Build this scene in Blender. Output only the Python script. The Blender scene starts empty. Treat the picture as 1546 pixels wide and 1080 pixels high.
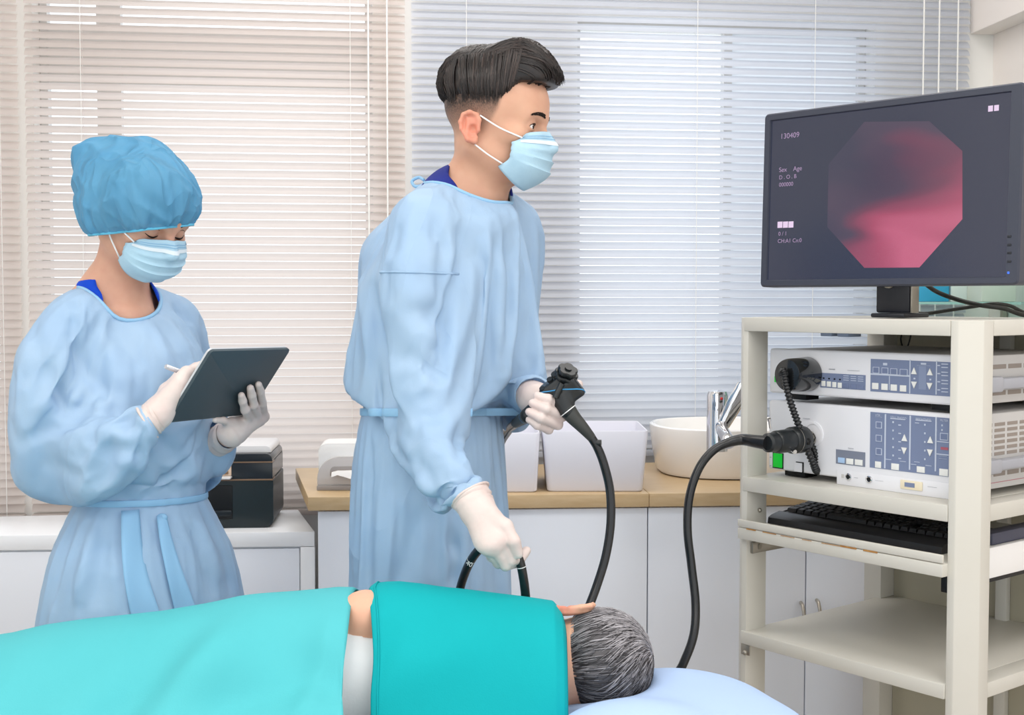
import bpy, bmesh, math, random
import numpy as np
from mathutils import Vector, Matrix, Euler
from mathutils.bvhtree import BVHTree

random.seed(7)
RNG = np.random.RandomState(11)
SC = bpy.context.scene
COL = SC.collection

# ------------------------------------------------------------------ camera
F, CX, CY, CAMZ = 1900.0, 773.0, 540.0, 1.28
PITCH = math.radians(2.56)
cam_data = bpy.data.cameras.new('camera')
cam_data.sensor_width = 36.0
cam_data.lens = F / 1546.0 * 36.0
cam_data.clip_start = 0.05
cam = bpy.data.objects.new('camera', cam_data)
COL.objects.link(cam)
cam.location = (0, 0, CAMZ)
cam.rotation_euler = (math.pi / 2 - PITCH, 0, 0)
SC.camera = cam

# ------------------------------------------------------------------ world and light
SC.view_settings.view_transform = 'Standard'
SC.view_settings.look = 'None'
SC.view_settings.gamma = 1.0
SC.view_settings.exposure = 0.0
SC.view_settings.use_curve_mapping = False
world = bpy.data.worlds.new('daylight')
SC.world = world
world.use_nodes = True
wbg = world.node_tree.nodes['Background']
wbg.inputs[0].default_value = (0.93, 0.97, 1.0, 1)
wbg.inputs[1].default_value = 1.5


def area_light(name, loc, size, power, color, rot=(0, 0, 0)):
    l = bpy.data.lights.new(name, 'AREA')
    l.shape = 'RECTANGLE'
    l.size, l.size_y = size
    l.energy = power
    l.color = color
    o = bpy.data.objects.new(name, l)
    COL.objects.link(o)
    o.location = loc
    o.rotation_euler = rot
    return o


CEIL = 2.75
area_light('ceiling_and_fill_light', (-0.9, 1.2, CEIL - 0.06), (1.2, 0.6), 14, (1.0, 0.96, 0.91))
area_light('ceiling_and_fill_light', (0.9, 1.2, CEIL - 0.06), (1.2, 0.6), 14, (1.0, 0.98, 0.96))
area_light('ceiling_and_fill_light', (0.0, 2.75, CEIL - 0.06), (1.8, 0.5), 14, (1.0, 0.97, 0.94))
area_light('ceiling_and_fill_light', (-0.9, -0.7, CEIL - 0.06), (1.2, 0.6), 13, (1.0, 0.98, 0.96))  # fill lamp added nearer the camera to brighten the cabinet fronts
area_light('ceiling_and_fill_light', (0.9, -0.7, CEIL - 0.06), (1.2, 0.6), 13, (1.0, 0.99, 0.98))  # second added fill lamp, right of the camera


# ------------------------------------------------------------------ projection helper: a photo pixel at a depth
def at(px, py, Y):
    rx, ru = (px - CX) / F, (CY - py) / F
    dy = math.cos(PITCH) + ru * math.sin(PITCH)
    dz = -math.sin(PITCH) + ru * math.cos(PITCH)
    t = Y / dy
    return Vector((rx * t, Y, CAMZ + dz * t))


# ------------------------------------------------------------------ materials
def lin(c):
    c = c / 255.0
    return c / 12.92 if c <= 0.04045 else ((c + 0.055) / 1.055) ** 2.4


def rgb(r, g, b):
    return (lin(r), lin(g), lin(b), 1)


def mat(name, col, rough=0.5, spec=0.5, metal=0.0, noise=None, bump=None, trans=0.0, emit=None, alpha=1.0, sss=0.0, sheen=0.0, coat=0.0):
    """procedural material; noise=(scale, second colour, amount), bump=(scale, strength)"""
    m = bpy.data.materials.new(name)
    m.use_nodes = True
    nt = m.node_tree
    b = nt.nodes['Principled BSDF']
    out = nt.nodes['Material Output']
    b.inputs['Base Color'].default_value = col
    b.inputs['Roughness'].default_value = rough
    b.inputs['Specular IOR Level'].default_value = spec
    b.inputs['Metallic'].default_value = metal
    b.inputs['Alpha'].default_value = alpha
    if coat:
        b.inputs['Coat Weight'].default_value = coat
        b.inputs['Coat Roughness'].default_value = 0.1
    if sss:
        b.inputs['Subsurface Weight'].default_value = sss
        b.inputs['Subsurface Radius'].default_value = (0.012, 0.004, 0.002)
        b.inputs['Subsurface Scale'].default_value = 0.6
    if sheen:
        b.inputs['Sheen Weight'].default_value = sheen
    tc = nt.nodes.new('ShaderNodeTexCoord')
    if noise:
        n = nt.nodes.new('ShaderNodeTexNoise')
        n.inputs['Scale'].default_value = noise[0]
        n.inputs['Detail'].default_value = 4
        mp = nt.nodes.new('ShaderNodeMapping')
        if len(noise) > 3:
            mp.inputs['Scale'].default_value = noise[3]
        nt.links.new(tc.outputs['Object'], mp.inputs['Vector'])
        nt.links.new(mp.outputs[0], n.inputs['Vector'])
        mx = nt.nodes.new('ShaderNodeMixRGB')
        mx.inputs[1].default_value = col
        mx.inputs[2].default_value = noise[1]
        mr = nt.nodes.new('ShaderNodeMapRange')
        mr.inputs['From Min'].default_value = 0.35
        mr.inputs['From Max'].default_value = 0.65
        mr.inputs['To Max'].default_value = noise[2]
        nt.links.new(n.outputs[0], mr.inputs['Value'])
        nt.links.new(mr.outputs[0], mx.inputs[0])
        nt.links.new(mx.outputs[0], b.inputs['Base Color'])
    if bump:
        n2 = nt.nodes.new('ShaderNodeTexNoise')
        n2.inputs['Scale'].default_value = bump[0]
        n2.inputs['Detail'].default_value = 3
        bp = nt.nodes.new('ShaderNodeBump')
        bp.inputs['Strength'].default_value = bump[1]
        bp.inputs['Distance'].default_value = 0.002
        nt.links.new(tc.outputs['Object'], n2.inputs['Vector'])
        nt.links.new(n2.outputs[0], bp.inputs['Height'])
        nt.links.new(bp.outputs[0], b.inputs['Normal'])
    if trans:
        tr = nt.nodes.new('ShaderNodeBsdfTranslucent')
        tr.inputs[0].default_value = col
        ms = nt.nodes.new('ShaderNodeMixShader')
        ms.inputs[0].default_value = trans
        nt.links.new(b.outputs[0], ms.inputs[1])
        nt.links.new(tr.outputs[0], ms.inputs[2])
        nt.links.new(ms.outputs[0], out.inputs['Surface'])
    if emit:
        b.inputs['Emission Color'].default_value = emit[0]
        b.inputs['Emission Strength'].default_value = emit[1]
    return m


def glass_mat(name, tint, amount=0.12):
    m = bpy.data.materials.new(name)
    m.use_nodes = True
    nt = m.node_tree
    nt.nodes.remove(nt.nodes['Principled BSDF'])
    out = nt.nodes['Material Output']
    t = nt.nodes.new('ShaderNodeBsdfTransparent')
    t.inputs[0].default_value = tint
    g = nt.nodes.new('ShaderNodeBsdfGlossy')
    g.inputs['Roughness'].default_value = 0.02
    ms = nt.nodes.new('ShaderNodeMixShader')
    ms.inputs[0].default_value = amount
    nt.links.new(t.outputs[0], ms.inputs[1])
    nt.links.new(g.outputs[0], ms.inputs[2])
    nt.links.new(ms.outputs[0], out.inputs['Surface'])
    return m


# ------------------------------------------------------------------ mesh builder
class MB:
    def __init__(s):
        s.bm = bmesh.new()

    def box(s, lo, hi, bevel=0.0, seg=2, M=None):
        g = bmesh.ops.create_cube(s.bm, size=1.0)
        vs = g['verts']
        lo, hi = Vector(lo), Vector(hi)
        for v in vs:
            v.co = Vector((lo[i] + (v.co[i] + 0.5) * (hi[i] - lo[i]) for i in range(3)))
        if bevel:
            es = list({e for v in vs for e in v.link_edges})
            r = bmesh.ops.bevel(s.bm, geom=es, offset=bevel, segments=seg, profile=0.5, affect='EDGES')
            vs = list({v for f in r['faces'] for v in f.verts} | {v for v in vs if v.is_valid})
        if M is not None:
            vs2 = set(vs)
            for v in vs2:
                v.co = M @ v.co
        return s

    def cyl(s, a, b, r, r2=None, n=24, caps=True):
        return s.tube([a, b], [r, r if r2 is None else r2], n, caps)

    def tube(s, pts, rad, n=12, caps=True, up=None):
        pts = [Vector(p) for p in pts]
        if not hasattr(rad, '__len__'):
            rad = [rad] * len(pts)
        rings = []
        prev = None
        for i, p in enumerate(pts):
            t = (pts[min(i + 1, len(pts) - 1)] - pts[max(i - 1, 0)])
            if t.length < 1e-9:
                t = Vector((0, 0, 1))
            t.normalize()
            if prev is None:
                ref = Vector((0, 0, 1)) if abs(t.z) < 0.9 else Vector((1, 0, 0))
                x = t.cross(ref).normalized()
            else:
                x = (prev - t * prev.dot(t)).normalized()
            prev = x
            y = t.cross(x)
            rings.append([s.bm.verts.new(p + (x * math.cos(k * 2 * math.pi / n) + y * math.sin(k * 2 * math.pi / n)) * rad[i]) for k in range(n)])
        for a, b in zip(rings, rings[1:]):
            for k in range(n):
                s.bm.faces.new((a[k], a[(k + 1) % n], b[(k + 1) % n], b[k]))
        if caps:
            s.bm.faces.new(rings[0][::-1])
            s.bm.faces.new(rings[-1])
        return s

    def lathe(s, c, prof, n=40, sx=1.0, sy=1.0, power=2.0, M=None):
        """prof = [(r, z)]; power > 2 squares the outline"""
        c = Vector(c)
        rings = []
        for r, z in prof:
            ring = []
            for k in range(n):
                a = 2 * math.pi * k / n
                ca, sa = math.cos(a), math.sin(a)
                q = (abs(ca) ** power + abs(sa) ** power) ** (-1.0 / power)
                v = Vector((ca * q * r * sx, sa * q * r * sy, z))
                if M is not None:
                    v = M @ v
                ring.append(s.bm.verts.new(c + v))
            rings.append(ring)
        for a, b in zip(rings, rings[1:]):
            for k in range(n):
                s.bm.faces.new((a[k], a[(k + 1) % n], b[(k + 1) % n], b[k]))
        s.bm.faces.new(rings[0][::-1])
        s.bm.faces.new(rings[-1])
        return s

    def prism(s, poly, z0, z1, bevel=0.0, M=None):
        """vertical prism over an (x, y) outline"""
        lo = [s.bm.verts.new((p[0], p[1], z0)) for p in poly]
        hi = [s.bm.verts.new((p[0], p[1], z1)) for p in poly]
        n = len(poly)
        fs = [s.bm.faces.new(lo[::-1]), s.bm.faces.new(hi)]
        for k in range(n):
            fs.append(s.bm.faces.new((lo[k], lo[(k + 1) % n], hi[(k + 1) % n], hi[k])))
        vs = lo + hi
        if bevel:
            es = list({e for f in fs for e in f.edges})
            r = bmesh.ops.bevel(s.bm, geom=es, offset=bevel, segments=2, profile=0.5, affect='EDGES')
            vs = list({v for f in r['faces'] for v in f.verts} | {v for v in vs if v.is_valid})
        if M is not None:
            for v in set(vs):
                v.co = M @ v.co
        return s

    def poly(s, pts):
        s.bm.faces.new([s.bm.verts.new(Vector(p)) for p in pts])
        return s

    def grid(s, rows):
        vv = [[s.bm.verts.new(Vector(p)) for p in r] for r in rows]
        for a, b in zip(vv, vv[1:]):
            for k in range(len(a) - 1):
                s.bm.faces.new((a[k], a[k + 1], b[k + 1], b[k]))
        return s

    def sphere(s, c, r, n=20, sc=(1, 1, 1), M=None):
        g = bmesh.ops.create_uvsphere(s.bm, u_segments=n, v_segments=max(8, n // 2), radius=r)
        for v in g['verts']:
            p = Vector((v.co.x * sc[0], v.co.y * sc[1], v.co.z * sc[2]))
            if M is not None:
                p = M @ p
            v.co = p + Vector(c)
        return s

    def build(s, name, material, parent=None, smooth=True, angle=40, fix=True):
        if fix:
            bmesh.ops.recalc_face_normals(s.bm, faces=s.bm.faces)
        me = bpy.data.meshes.new(name)
        s.bm.to_mesh(me)
        s.bm.free()
        return link(name, me, material, parent, smooth, angle)


def link(name, me, material, parent=None, smooth=True, angle=40):
    o = bpy.data.objects.new(name, me)
    COL.objects.link(o)
    if material is not None:
        for m in (material if isinstance(material, (list, tuple)) else [material]):
            me.materials.append(m)
    if smooth and len(me.polygons):
        me.shade_smooth()
        if angle < 180:
            me.set_sharp_from_angle(angle=math.radians(angle))
    if parent is not None:
        o.parent = parent
        if not parent.get('_ident'):
            o.matrix_parent_inverse = Matrix.Identity(4)
    return o


def tag(o, label=None, cat=None, group=None, kind=None):
    if label: o['label'] = label
    if cat: o['category'] = cat
    if group: o['group'] = group
    if kind: o['kind'] = kind
    return o


def thing(name, label, cat, M, group=None):
    """an Empty at the thing's base; its parts are modelled in its local frame"""
    o = bpy.data.objects.new(name, None)
    o.empty_display_size = 0.05
    COL.objects.link(o)
    o.matrix_world = M
    return tag(o, label, cat, group)


def T(x, y, z, rz=0.0):
    return Matrix.Translation((x, y, z)) @ Matrix.Rotation(rz, 4, 'Z')


def copy_tree(o, parent=None, M=None):
    c = o.copy()
    COL.objects.link(c)
    if parent is not None:
        c.parent = parent
    if M is not None:
        c.matrix_world = M
    for ch in list(o.children):
        copy_tree(ch, c)
    return c


def mesh_of(verts, faces, name='mesh'):
    me = bpy.data.meshes.new(name)
    me.from_pydata([tuple(v) for v in verts], [], [tuple(int(i) for i in f) for f in faces])
    me.update()
    return me


# ------------------------------------------------------------------ signed-distance modelling (numpy) and its mesher
def A3(v):
    return np.array(v, dtype=np.float32)


def d_cap(p, a, b, ra, rb=None):
    a, b = A3(a), A3(b)
    rb = ra if rb is None else rb
    ab = b - a
    L = float(ab @ ab) + 1e-12
    t = np.clip(((p - a) @ ab) / L, 0, 1)
    q = p - a - t[..., None] * ab
    return np.sqrt((q * q).sum(-1)) - (ra + (rb - ra) * t)


def d_ell(p, c, r, R=None):
    q = p - A3(c)
    if R is not None:
        q = q @ np.array(R, dtype=np.float32)
    r = A3(r)
    k0 = np.sqrt(((q / r) ** 2).sum(-1))
    k1 = np.sqrt(((q / (r * r)) ** 2).sum(-1)) + 1e-9
    return k0 * (k0 - 1) / k1


def d_box(p, c, h, r=0.0, R=None):
    q = p - A3(c)
    if R is not None:
        q = q @ np.array(R, dtype=np.float32)
    q = np.abs(q) - (A3(h) - r)
    return np.sqrt((np.maximum(q, 0) ** 2).sum(-1)) + np.minimum(q.max(-1), 0) - r


def smin(a, b, k):
    h = np.maximum(k - np.abs(a - b), 0) / k
    return np.minimum(a, b) - h * h * k * 0.25


def smax(a, b, k):
    return -smin(-a, -b, k)


def surface(fn, lo, hi, h):
    """surface nets over fn(p) < 0; returns (verts, quads)"""
    lo, hi = A3(lo), A3(hi)
    n = np.ceil((hi - lo) / h).astype(int) + 1
    ax = [lo[i] + h * np.arange(n[i], dtype=np.float32) for i in range(3)]
    v = np.empty(tuple(n), dtype=np.float32)
    step = max(1, int(600000 // (n[1] * n[2])))
    for i0 in range(0, n[0], step):
        g = np.stack(np.meshgrid(ax[0][i0:i0 + step], ax[1], ax[2], indexing='ij'), -1)
        v[i0:i0 + step] = fn(g)
    ins = v < 0
    cn = n - 1
    acc = np.zeros(tuple(cn) + (3,), dtype=np.float32)
    cnt = np.zeros(tuple(cn), dtype=np.float32)

    def sl(o):
        return tuple(slice(o[i], o[i] + cn[i]) for i in range(3))
    cs = [(i, j, k) for i in (0, 1) for j in (0, 1) for k in (0, 1)]
    for c in cs:
        for d in range(3):
            if c[d] == 0:
                e = list(c); e[d] = 1
                va, vb = v[sl(c)], v[sl(e)]
                m = (va < 0) != (vb < 0)
                den = va - vb
                t = np.where(m, va / np.where(np.abs(den) < 1e-12, 1e-12, den), 0)
                for q in range(3):
                    acc[..., q] += np.where(m, (t if q == d else float(c[q])), 0)
                cnt += m
    act = cnt > 0
    idx = np.full(tuple(cn), -1, dtype=np.int64)
    idx[act] = np.arange(int(act.sum()))
    cell = np.argwhere(act).astype(np.float32)
    verts = (cell + acc[act] / cnt[act][:, None]) * h + lo
    quads = []
    for d in range(3):
        a, b = [(1, 2), (2, 0), (0, 1)][d]
        s0 = [slice(1, -1)] * 3; s1 = [slice(1, -1)] * 3
        s0[d] = slice(0, cn[d]); s1[d] = slice(1, cn[d] + 1)
        i0, i1 = ins[tuple(s0)], ins[tuple(s1)]
        w = np.argwhere(i0 != i1)
        if not len(w):
            continue
        base = w.copy()
        base[:, a] += 1; base[:, b] += 1
        fl = i0[tuple(w.T)]
        def g(da, db):
            c = base.copy(); c[:, a] += da; c[:, b] += db
            return idx[tuple(c.T)]
        q = np.stack([g(-1, -1), g(0, -1), g(0, 0), g(-1, 0)], 1)
        q = np.where(fl[:, None], q, q[:, ::-1])
        quads.append(q)
    return verts, np.concatenate(quads)


def relax(verts, quads, it=2, lam=0.5):
    n = len(verts)
    e = np.concatenate([quads[:, [0, 1]], quads[:, [1, 2]], quads[:, [2, 3]], quads[:, [3, 0]]])
    e = np.concatenate([e, e[:, ::-1]])
    deg = np.bincount(e[:, 0], minlength=n)[:, None].astype(np.float32)
    for _ in range(it):
        s = np.stack([np.bincount(e[:, 0], weights=verts[e[:, 1], k], minlength=n) for k in range(3)], 1)
        verts = verts + lam * (s / np.maximum(deg, 1) - verts)
    return verts


def vnormals(verts, quads):
    a = verts[quads[:, 2]] - verts[quads[:, 0]]
    b = verts[quads[:, 3]] - verts[quads[:, 1]]
    fn = np.cross(a, b)
    n = np.zeros_like(verts)
    for k in range(4):
        for q in range(3):
            n[:, q] += np.bincount(quads[:, k], weights=fn[:, q], minlength=len(verts))
    return n / (np.linalg.norm(n, axis=1, keepdims=True) + 1e-12)


def vnoise(p, seed=0):
    """smooth value noise in [-1, 1]; p: (..., 3)"""
    i = np.floor(p).astype(np.int64)
    f = p - i
    f = f * f * (3 - 2 * f)
    r = 0
    for dx in (0, 1):
        for dy in (0, 1):
            for dz in (0, 1):
                h = ((i[..., 0] + dx) * 374761393 + (i[..., 1] + dy) * 668265263 + (i[..., 2] + dz) * 1440662683 + seed * 974711) & 0x7fffffff
                h = ((h ^ (h >> 13)) * 1274126177) & 0x7fffffff
                h = (h ^ (h >> 16)) & 0xffff
                w = (f[..., 0] if dx else 1 - f[..., 0]) * (f[..., 1] if dy else 1 - f[..., 1]) * (f[..., 2] if dz else 1 - f[..., 2])
                r = r + w * (h / 32767.5 - 1)
    return r


def basis(fwd, up=(0, 0, 1)):
    """3x3 whose columns are right, forward, up"""
    f = Vector(fwd).normalized()
    r = f.cross(Vector(up)).normalized()
    u = r.cross(f)
    return Matrix((r, f, u)).transposed()


def spline(pts, n=8):
    """Catmull-Rom through the points"""
    pts = [Vector(p) for p in pts]
    q = [pts[0] * 2 - pts[1]] + pts + [pts[-1] * 2 - pts[-2]]
    out = []
    for i in range(1, len(q) - 2):
        for k in range(n):
            t = k / n
            a, b, c, d = q[i - 1], q[i], q[i + 1], q[i + 2]
            out.append(0.5 * ((2 * b) + (c - a) * t + (2 * a - 5 * b + 4 * c - d) * t * t + (3 * b - a - 3 * c + d) * t ** 3))
    out.append(pts[-1])
    return out
# =================================================================== room
RA = math.radians(7.0)
M_ROOM = T(0, 3.45, 0, RA)
M_ROOM_I = M_ROOM.inverted()
CAMP = Vector((0, 0, CAMZ))


def room_at(px, py, ly):
    """photo pixel -> room coordinates on the plane local y = ly"""
    a = M_ROOM_I @ CAMP
    b = M_ROOM_I @ at(px, py, 1.0)
    d = b - a
    return a + d * ((ly - a.y) / d.y)


def at_z(px, py, z):
    d = at(px, py, 1.0) - CAMP
    return CAMP + d * ((z - CAMZ) / d.z)


m_wall = mat('wall_paint_cream', rgb(242, 234, 228), 0.8, 0.2, bump=(180, 0.05))
m_wallw = mat('wall_paint_white', rgb(246, 244, 240), 0.8, 0.2, bump=(180, 0.05))
m_ceil = mat('ceiling_white', rgb(245, 244, 242), 0.9, 0.1, bump=(90, 0.05))
m_floor = mat('vinyl_floor', rgb(196, 184, 170), 0.35, 0.4, noise=(9, rgb(180, 168, 154), 0.7))
m_frame = mat('window_frame_white', rgb(225, 224, 222), 0.4, 0.4)
m_slat = mat('blind_slat_warm_lit', rgb(230, 222, 218), 0.45, 0.3, trans=0.6)  # white slats, the left side's warm light mixed into the colour
m_slat_c = mat('blind_slat_cool_lit', rgb(222, 225, 232), 0.45, 0.3, trans=0.6)  # white slats again, the right side's cooler light mixed into the colour
m_cord = mat('blind_cord_white', rgb(244, 243, 240), 0.7, 0.2)
m_pane = glass_mat('window_glass', (0.98, 0.99, 1, 1), 0.04)


def wall_mesh(x0, x1, z0, z1, holes, y0, y1):
    """a wall slab (room frame) with rectangular openings"""
    mb = MB()
    xs = sorted({x0, x1} | {h[0] for h in holes} | {h[1] for h in holes})
    zs = sorted({z0, z1} | {h[2] for h in holes} | {h[3] for h in holes})
    for a, b in zip(xs, xs[1:]):
        for c, d in zip(zs, zs[1:]):
            mx, mz = (a + b) / 2, (c + d) / 2
            if any(h[0] < mx < h[1] and h[2] < mz < h[3] for h in holes):
                continue
            mb.box((a, y0, c), (b, y1, d))
    bmesh.ops.remove_doubles(mb.bm, verts=mb.bm.verts, dist=1e-5)
    return mb


def place(o):
    o.matrix_world = M_ROOM
    return o


def struct(o):
    o['kind'] = 'structure'
    return o


XR = room_at(1496, 300, 0).x          # right wall
XS = room_at(1464, 52, 0)             # soffit corner
XL = -2.25
W1 = (room_at(66, 300, 0.09).x, room_at(563, 300, 0.09).x, 0.76, 2.45)
W1M = (room_at(151, 300, 0.09).x, room_at(187, 300, 0.09).x)
W1T = (room_at(300, 131, 0.09).z, room_at(300, 47, 0.09).z)
W2 = (room_at(863, 300, 0.09).x, room_at(1300, 300, 0.09).x, room_at(970, 640, 0.09).z, 2.06)
W2M = (room_at(1089, 300, 0.09).x, room_at(1101, 300, 0.09).x)
W0 = (-2.1, room_at(12, 300, 0.09).x, 0.76, 2.45)
holes = [W0, W1, W2]
struct(place(wall_mesh(XL - 0.15, XR + 0.15, 0, CEIL, holes, 0, 0.16).build('wall_back', m_wallw, smooth=False)))
struct(place(MB().box((XR, -2.6, 0), (XR + 0.15, 0, CEIL)).build('wall_right', m_wall, smooth=False)))
struct(place(MB().box((XL - 0.15, -2.6, 0), (XL, 0, CEIL)).build('wall_left', m_wallw, smooth=False)))
struct(place(MB().box((XL - 0.15, -6.0, CEIL), (XR + 0.15, 0.16, CEIL + 0.12)).build('ceiling', m_ceil, smooth=False)))
struct(place(MB().box((XL - 0.15, -6.0, -0.1), (XR + 0.15, 0.16, 0)).build('floor', m_floor, smooth=False)))
struct(place(MB().box((XS.x, -2.6, XS.z), (XR - 0.001, -0.002, CEIL - 0.001), 0.002).build('trim_1', m_wall, smooth=False)))
struct(place(MB().box((XL + 0.001, -0.012, 0), (XR - 0.001, -0.001, 0.07)).build('baseboard_back', m_frame, smooth=False)))


m_frost = mat('frosted_pane', rgb(235, 238, 242), 0.6, 0.3, trans=0.85)


def window(n, hole, mull=None, trans=None, frost=False):
    w = thing('window_%d' % n, 'white window frame behind the blinds', 'window', M_ROOM)
    del w['label'], w['category']
    struct(w)
    x0, x1, z0, z1 = hole
    fr = MB()
    t = 0.02
    fr.box((x0 + .001, 0.07, z0 + .001), (x0 + t, 0.11, z1 - .001)).box((x1 - t, 0.07, z0 + .001), (x1 - .001, 0.11, z1 - .001))
    fr.box((x0 + t, 0.07, z0 + .001), (x1 - t, 0.11, z0 + t)).box((x0 + t, 0.07, z1 - t), (x1 - t, 0.11, z1 - .001))
    fr.build('window_frame', m_frame, w, smooth=False)
    if mull:
        MB().box((mull[0], 0.072, z0 + t), (mull[1], 0.108, z1 - t)).build('mullion', m_frame, w, smooth=False)
    if trans:
        segs = [(x0 + t, x1 - t)] if not mull else [(x0 + t, mull[0]), (mull[1], x1 - t)]
        mb = MB()
        for a, b in segs:
            mb.box((a, 0.074, trans[0]), (b, 0.106, trans[1]))
        mb.build('transom', m_frame, w, smooth=False)
    xr = mull[0] if frost else x1 - t
    MB().box((x0 + t, 0.088, z0 + t), (xr, 0.092, z1 - t)).build('pane', m_pane, w, smooth=False)
    if frost:
        MB().box((mull[1], 0.088, z0 + t), (x1 - t, 0.089, z1 - t)).build('frosted_pane', m_frost, w, smooth=False)


window(1, W0)
window(2, W1, W1M, W1T)
window(3, W2, W2M, None, frost=True)


def blind(label, x0, x1, ztop, zbot, mslat, cords, wands, seed):
    b = thing('venetian_blind', label, 'blind', M_ROOM @ Matrix.Translation(((x0 + x1) / 2, -0.024, zbot)), 'venetian blinds on the back wall')
    hw = (x1 - x0) / 2
    rnd = random.Random(seed)
    pitch, w, tilt = 0.0219, 0.0262, math.radians(50.5)
    mb = MB()
    n = int((ztop - zbot - 0.03) / pitch)
    z = 0.02
    for i in range(n):
        tt = tilt + rnd.uniform(-0.025, 0.025)
        z = 0.02 + i * pitch
        sag = rnd.uniform(-0.0004, 0.0004)
        rows = []
        for k in range(6):
            s = k / 5 - 0.5
            arc = 0.0022 * (1 - 4 * s * s)
            y = s * w * math.cos(tt) - arc * math.sin(tt)
            zz = s * w * math.sin(tt) + arc * math.cos(tt)
            rows.append([(-hw, y, z + zz + sag), (0, y, z + zz), (hw, y, z + zz - sag)])
        mb.grid(rows)
    mb.build('slats', mslat, b, fix=False, angle=180)
    MB().box((-hw, -0.013, -0.012), (hw, 0.013, 0.004), 0.003).build('bottom_rail', mslat, b)
    MB().box((-hw, -0.022, ztop - zbot - 0.03), (hw, 0.018, ztop - zbot + 0.01), 0.003).build('headrail', mslat, b)
    xm = (x0 + x1) / 2
    for c in cords:
        mb = MB()
        for dy in (-0.0125, 0.0125):
            mb.tube([(c - xm, dy, 0), (c - xm, dy, ztop - zbot - 0.03)], 0.0008, 6)
        mb.build('ladder_cord', m_cord, b)
    for c, z0 in wands:
        MB().tube([(c - xm, -0.022, z0 - zbot), (c - xm, -0.022, ztop - zbot - 0.03)], 0.0022, 8).build('tilt_wand', m_cord, b)


bx = lambda px: room_at(px, 300, -0.024).x
blind('white venetian blind behind the person in the blue cap', bx(41), bx(612), 2.42, 0.72, m_slat,
      [bx(126), bx(530)], [(bx(557), 1.05), (bx(585), 1.0)], 1)
blind('cool white venetian blind behind the person holding the endoscope and behind the monitor', bx(622), bx(1459), 2.42, 0.865, m_slat_c,
      [bx(704), bx(1050), bx(1226)], [(bx(1386), 1.2), (bx(1409), 1.2), (bx(1437), 1.2)], 2)
blind('narrow strip of white blind at the far left edge of the picture', -2.15, bx(30), 2.42, 0.72, m_slat,
      [bx(4)], [], 3)

# ------------------------------------------------------------------- cabinets and worktops
m_cab = mat('cabinet_laminate_white', rgb(240, 244, 253), 0.35, 0.4)
m_cabw = mat('side_cabinet_white', rgb(248, 250, 254), 0.3, 0.4)
m_gap = mat('cabinet_plinth_brown', rgb(120, 105, 90), 0.7, 0.2)  # brown of the cabinet plinths
m_wood = mat('worktop_light_wood', rgb(208, 181, 142), 0.38, 0.4, noise=(14, rgb(196, 166, 124), 0.8, (1.0, 12, 6)))
m_handle = mat('brushed_nickel', rgb(196, 188, 176), 0.3, 0.5, metal=0.9)

WZ = 0.84
WF0, WF1 = at_z(465, 751, WZ), at_z(1118, 744, WZ)
wd = (WF1 - WF0); WA = math.atan2(wd.y, wd.x)
M_W = T(WF0.x, WF0.y, 0, WA)
M_WI = M_W.inverted()


def w_x(px, py=760):
    """photo column -> position along the worktop's front edge"""
    a, b = M_WI @ CAMP, M_WI @ at(px, py, 1.0)
    d = b - a
    return (a + d * (-a.y / d.y)).x


def back_w(x):
    """room's back line (behind the blind) in the worktop frame"""
    p0 = M_WI @ (M_ROOM @ Vector((-2, -0.075, 0)))
    p1 = M_WI @ (M_ROOM @ Vector((2, -0.075, 0)))
    return p0.y + (p1.y - p0.y) * (x - p0.x) / (p1.x - p0.x)


bl = M_WI @ at_z(447, 706, WZ)
xs1 = w_x(980)
xe = w_x(1425)
for i, (x0, x1, lab) in enumerate(((0, xs1, 'light wood worktop under the two white bins'), (xs1, xe, 'light wood worktop under the round white basin'))):
    o = MB().prism([(x0 + (0.0006 if i else 0), 0), (x1, 0), (x1, back_w(x1)), ((x0 if i else bl.x), (back_w(x0) if i else min(bl.y, back_w(bl.x))))], -0.031, 0, 0.002).build('worktop', m_wood)
    o.matrix_world = M_W @ Matrix.Translation((0, 0, WZ))
    tag(o, lab, 'worktop', 'wooden worktops')

cz = WZ - 0.0315


def cabinet(label, doors, x0, x1):
    c = thing('base_cabinet', label, 'cabinet', M_W @ Matrix.Translation((x0, 0, 0)), 'white base cabinets under the worktop')
    w = x1 - x0
    bk = min(back_w(x0), back_w(x1)) - 0.01
    MB().box((0.002, 0.036, 0.08), (w - 0.002, bk, cz), 0.002).build('body', m_cab, c)
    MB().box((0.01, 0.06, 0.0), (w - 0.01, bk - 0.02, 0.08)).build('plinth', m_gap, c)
    for a, b, h in doors:
        d = MB().box((a - x0 + 0.0012, 0.016, 0.085), (b - x0 - 0.0012, 0.035, cz - 0.004), 0.0015).build('door', m_cab, c)
        if h is not None:
            zz = at(h[0], h[1], (M_W @ Vector((h[2], 0, 0))).y).z
            hx = h[2] - x0
            MB().tube(spline([(hx, 0.017, zz + 0.03), (hx, 0.002, zz + 0.026), (hx, -0.010, zz + 0.008), (hx, -0.006, zz - 0.012), (hx, 0.002, zz - 0.02), (hx, 0.017, zz - 0.026)], 5), 0.0042, 10).build('handle', m_handle, d)
    return c


xc0 = w_x(478); xm = w_x(729); xh = w_x(1221); 
cabinet('white base cabinet behind the person holding the endoscope, under the bins', [(xc0, xm, None), (xm, xs1, None)], xc0, xs1)
cabinet('white base cabinet with curved handles, seen through the equipment cart', [(xs1, xh, (1213, 932, w_x(1212, 932))), (xh, xe, (1236, 928, w_x(1236, 928)))], xs1, xe)

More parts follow.
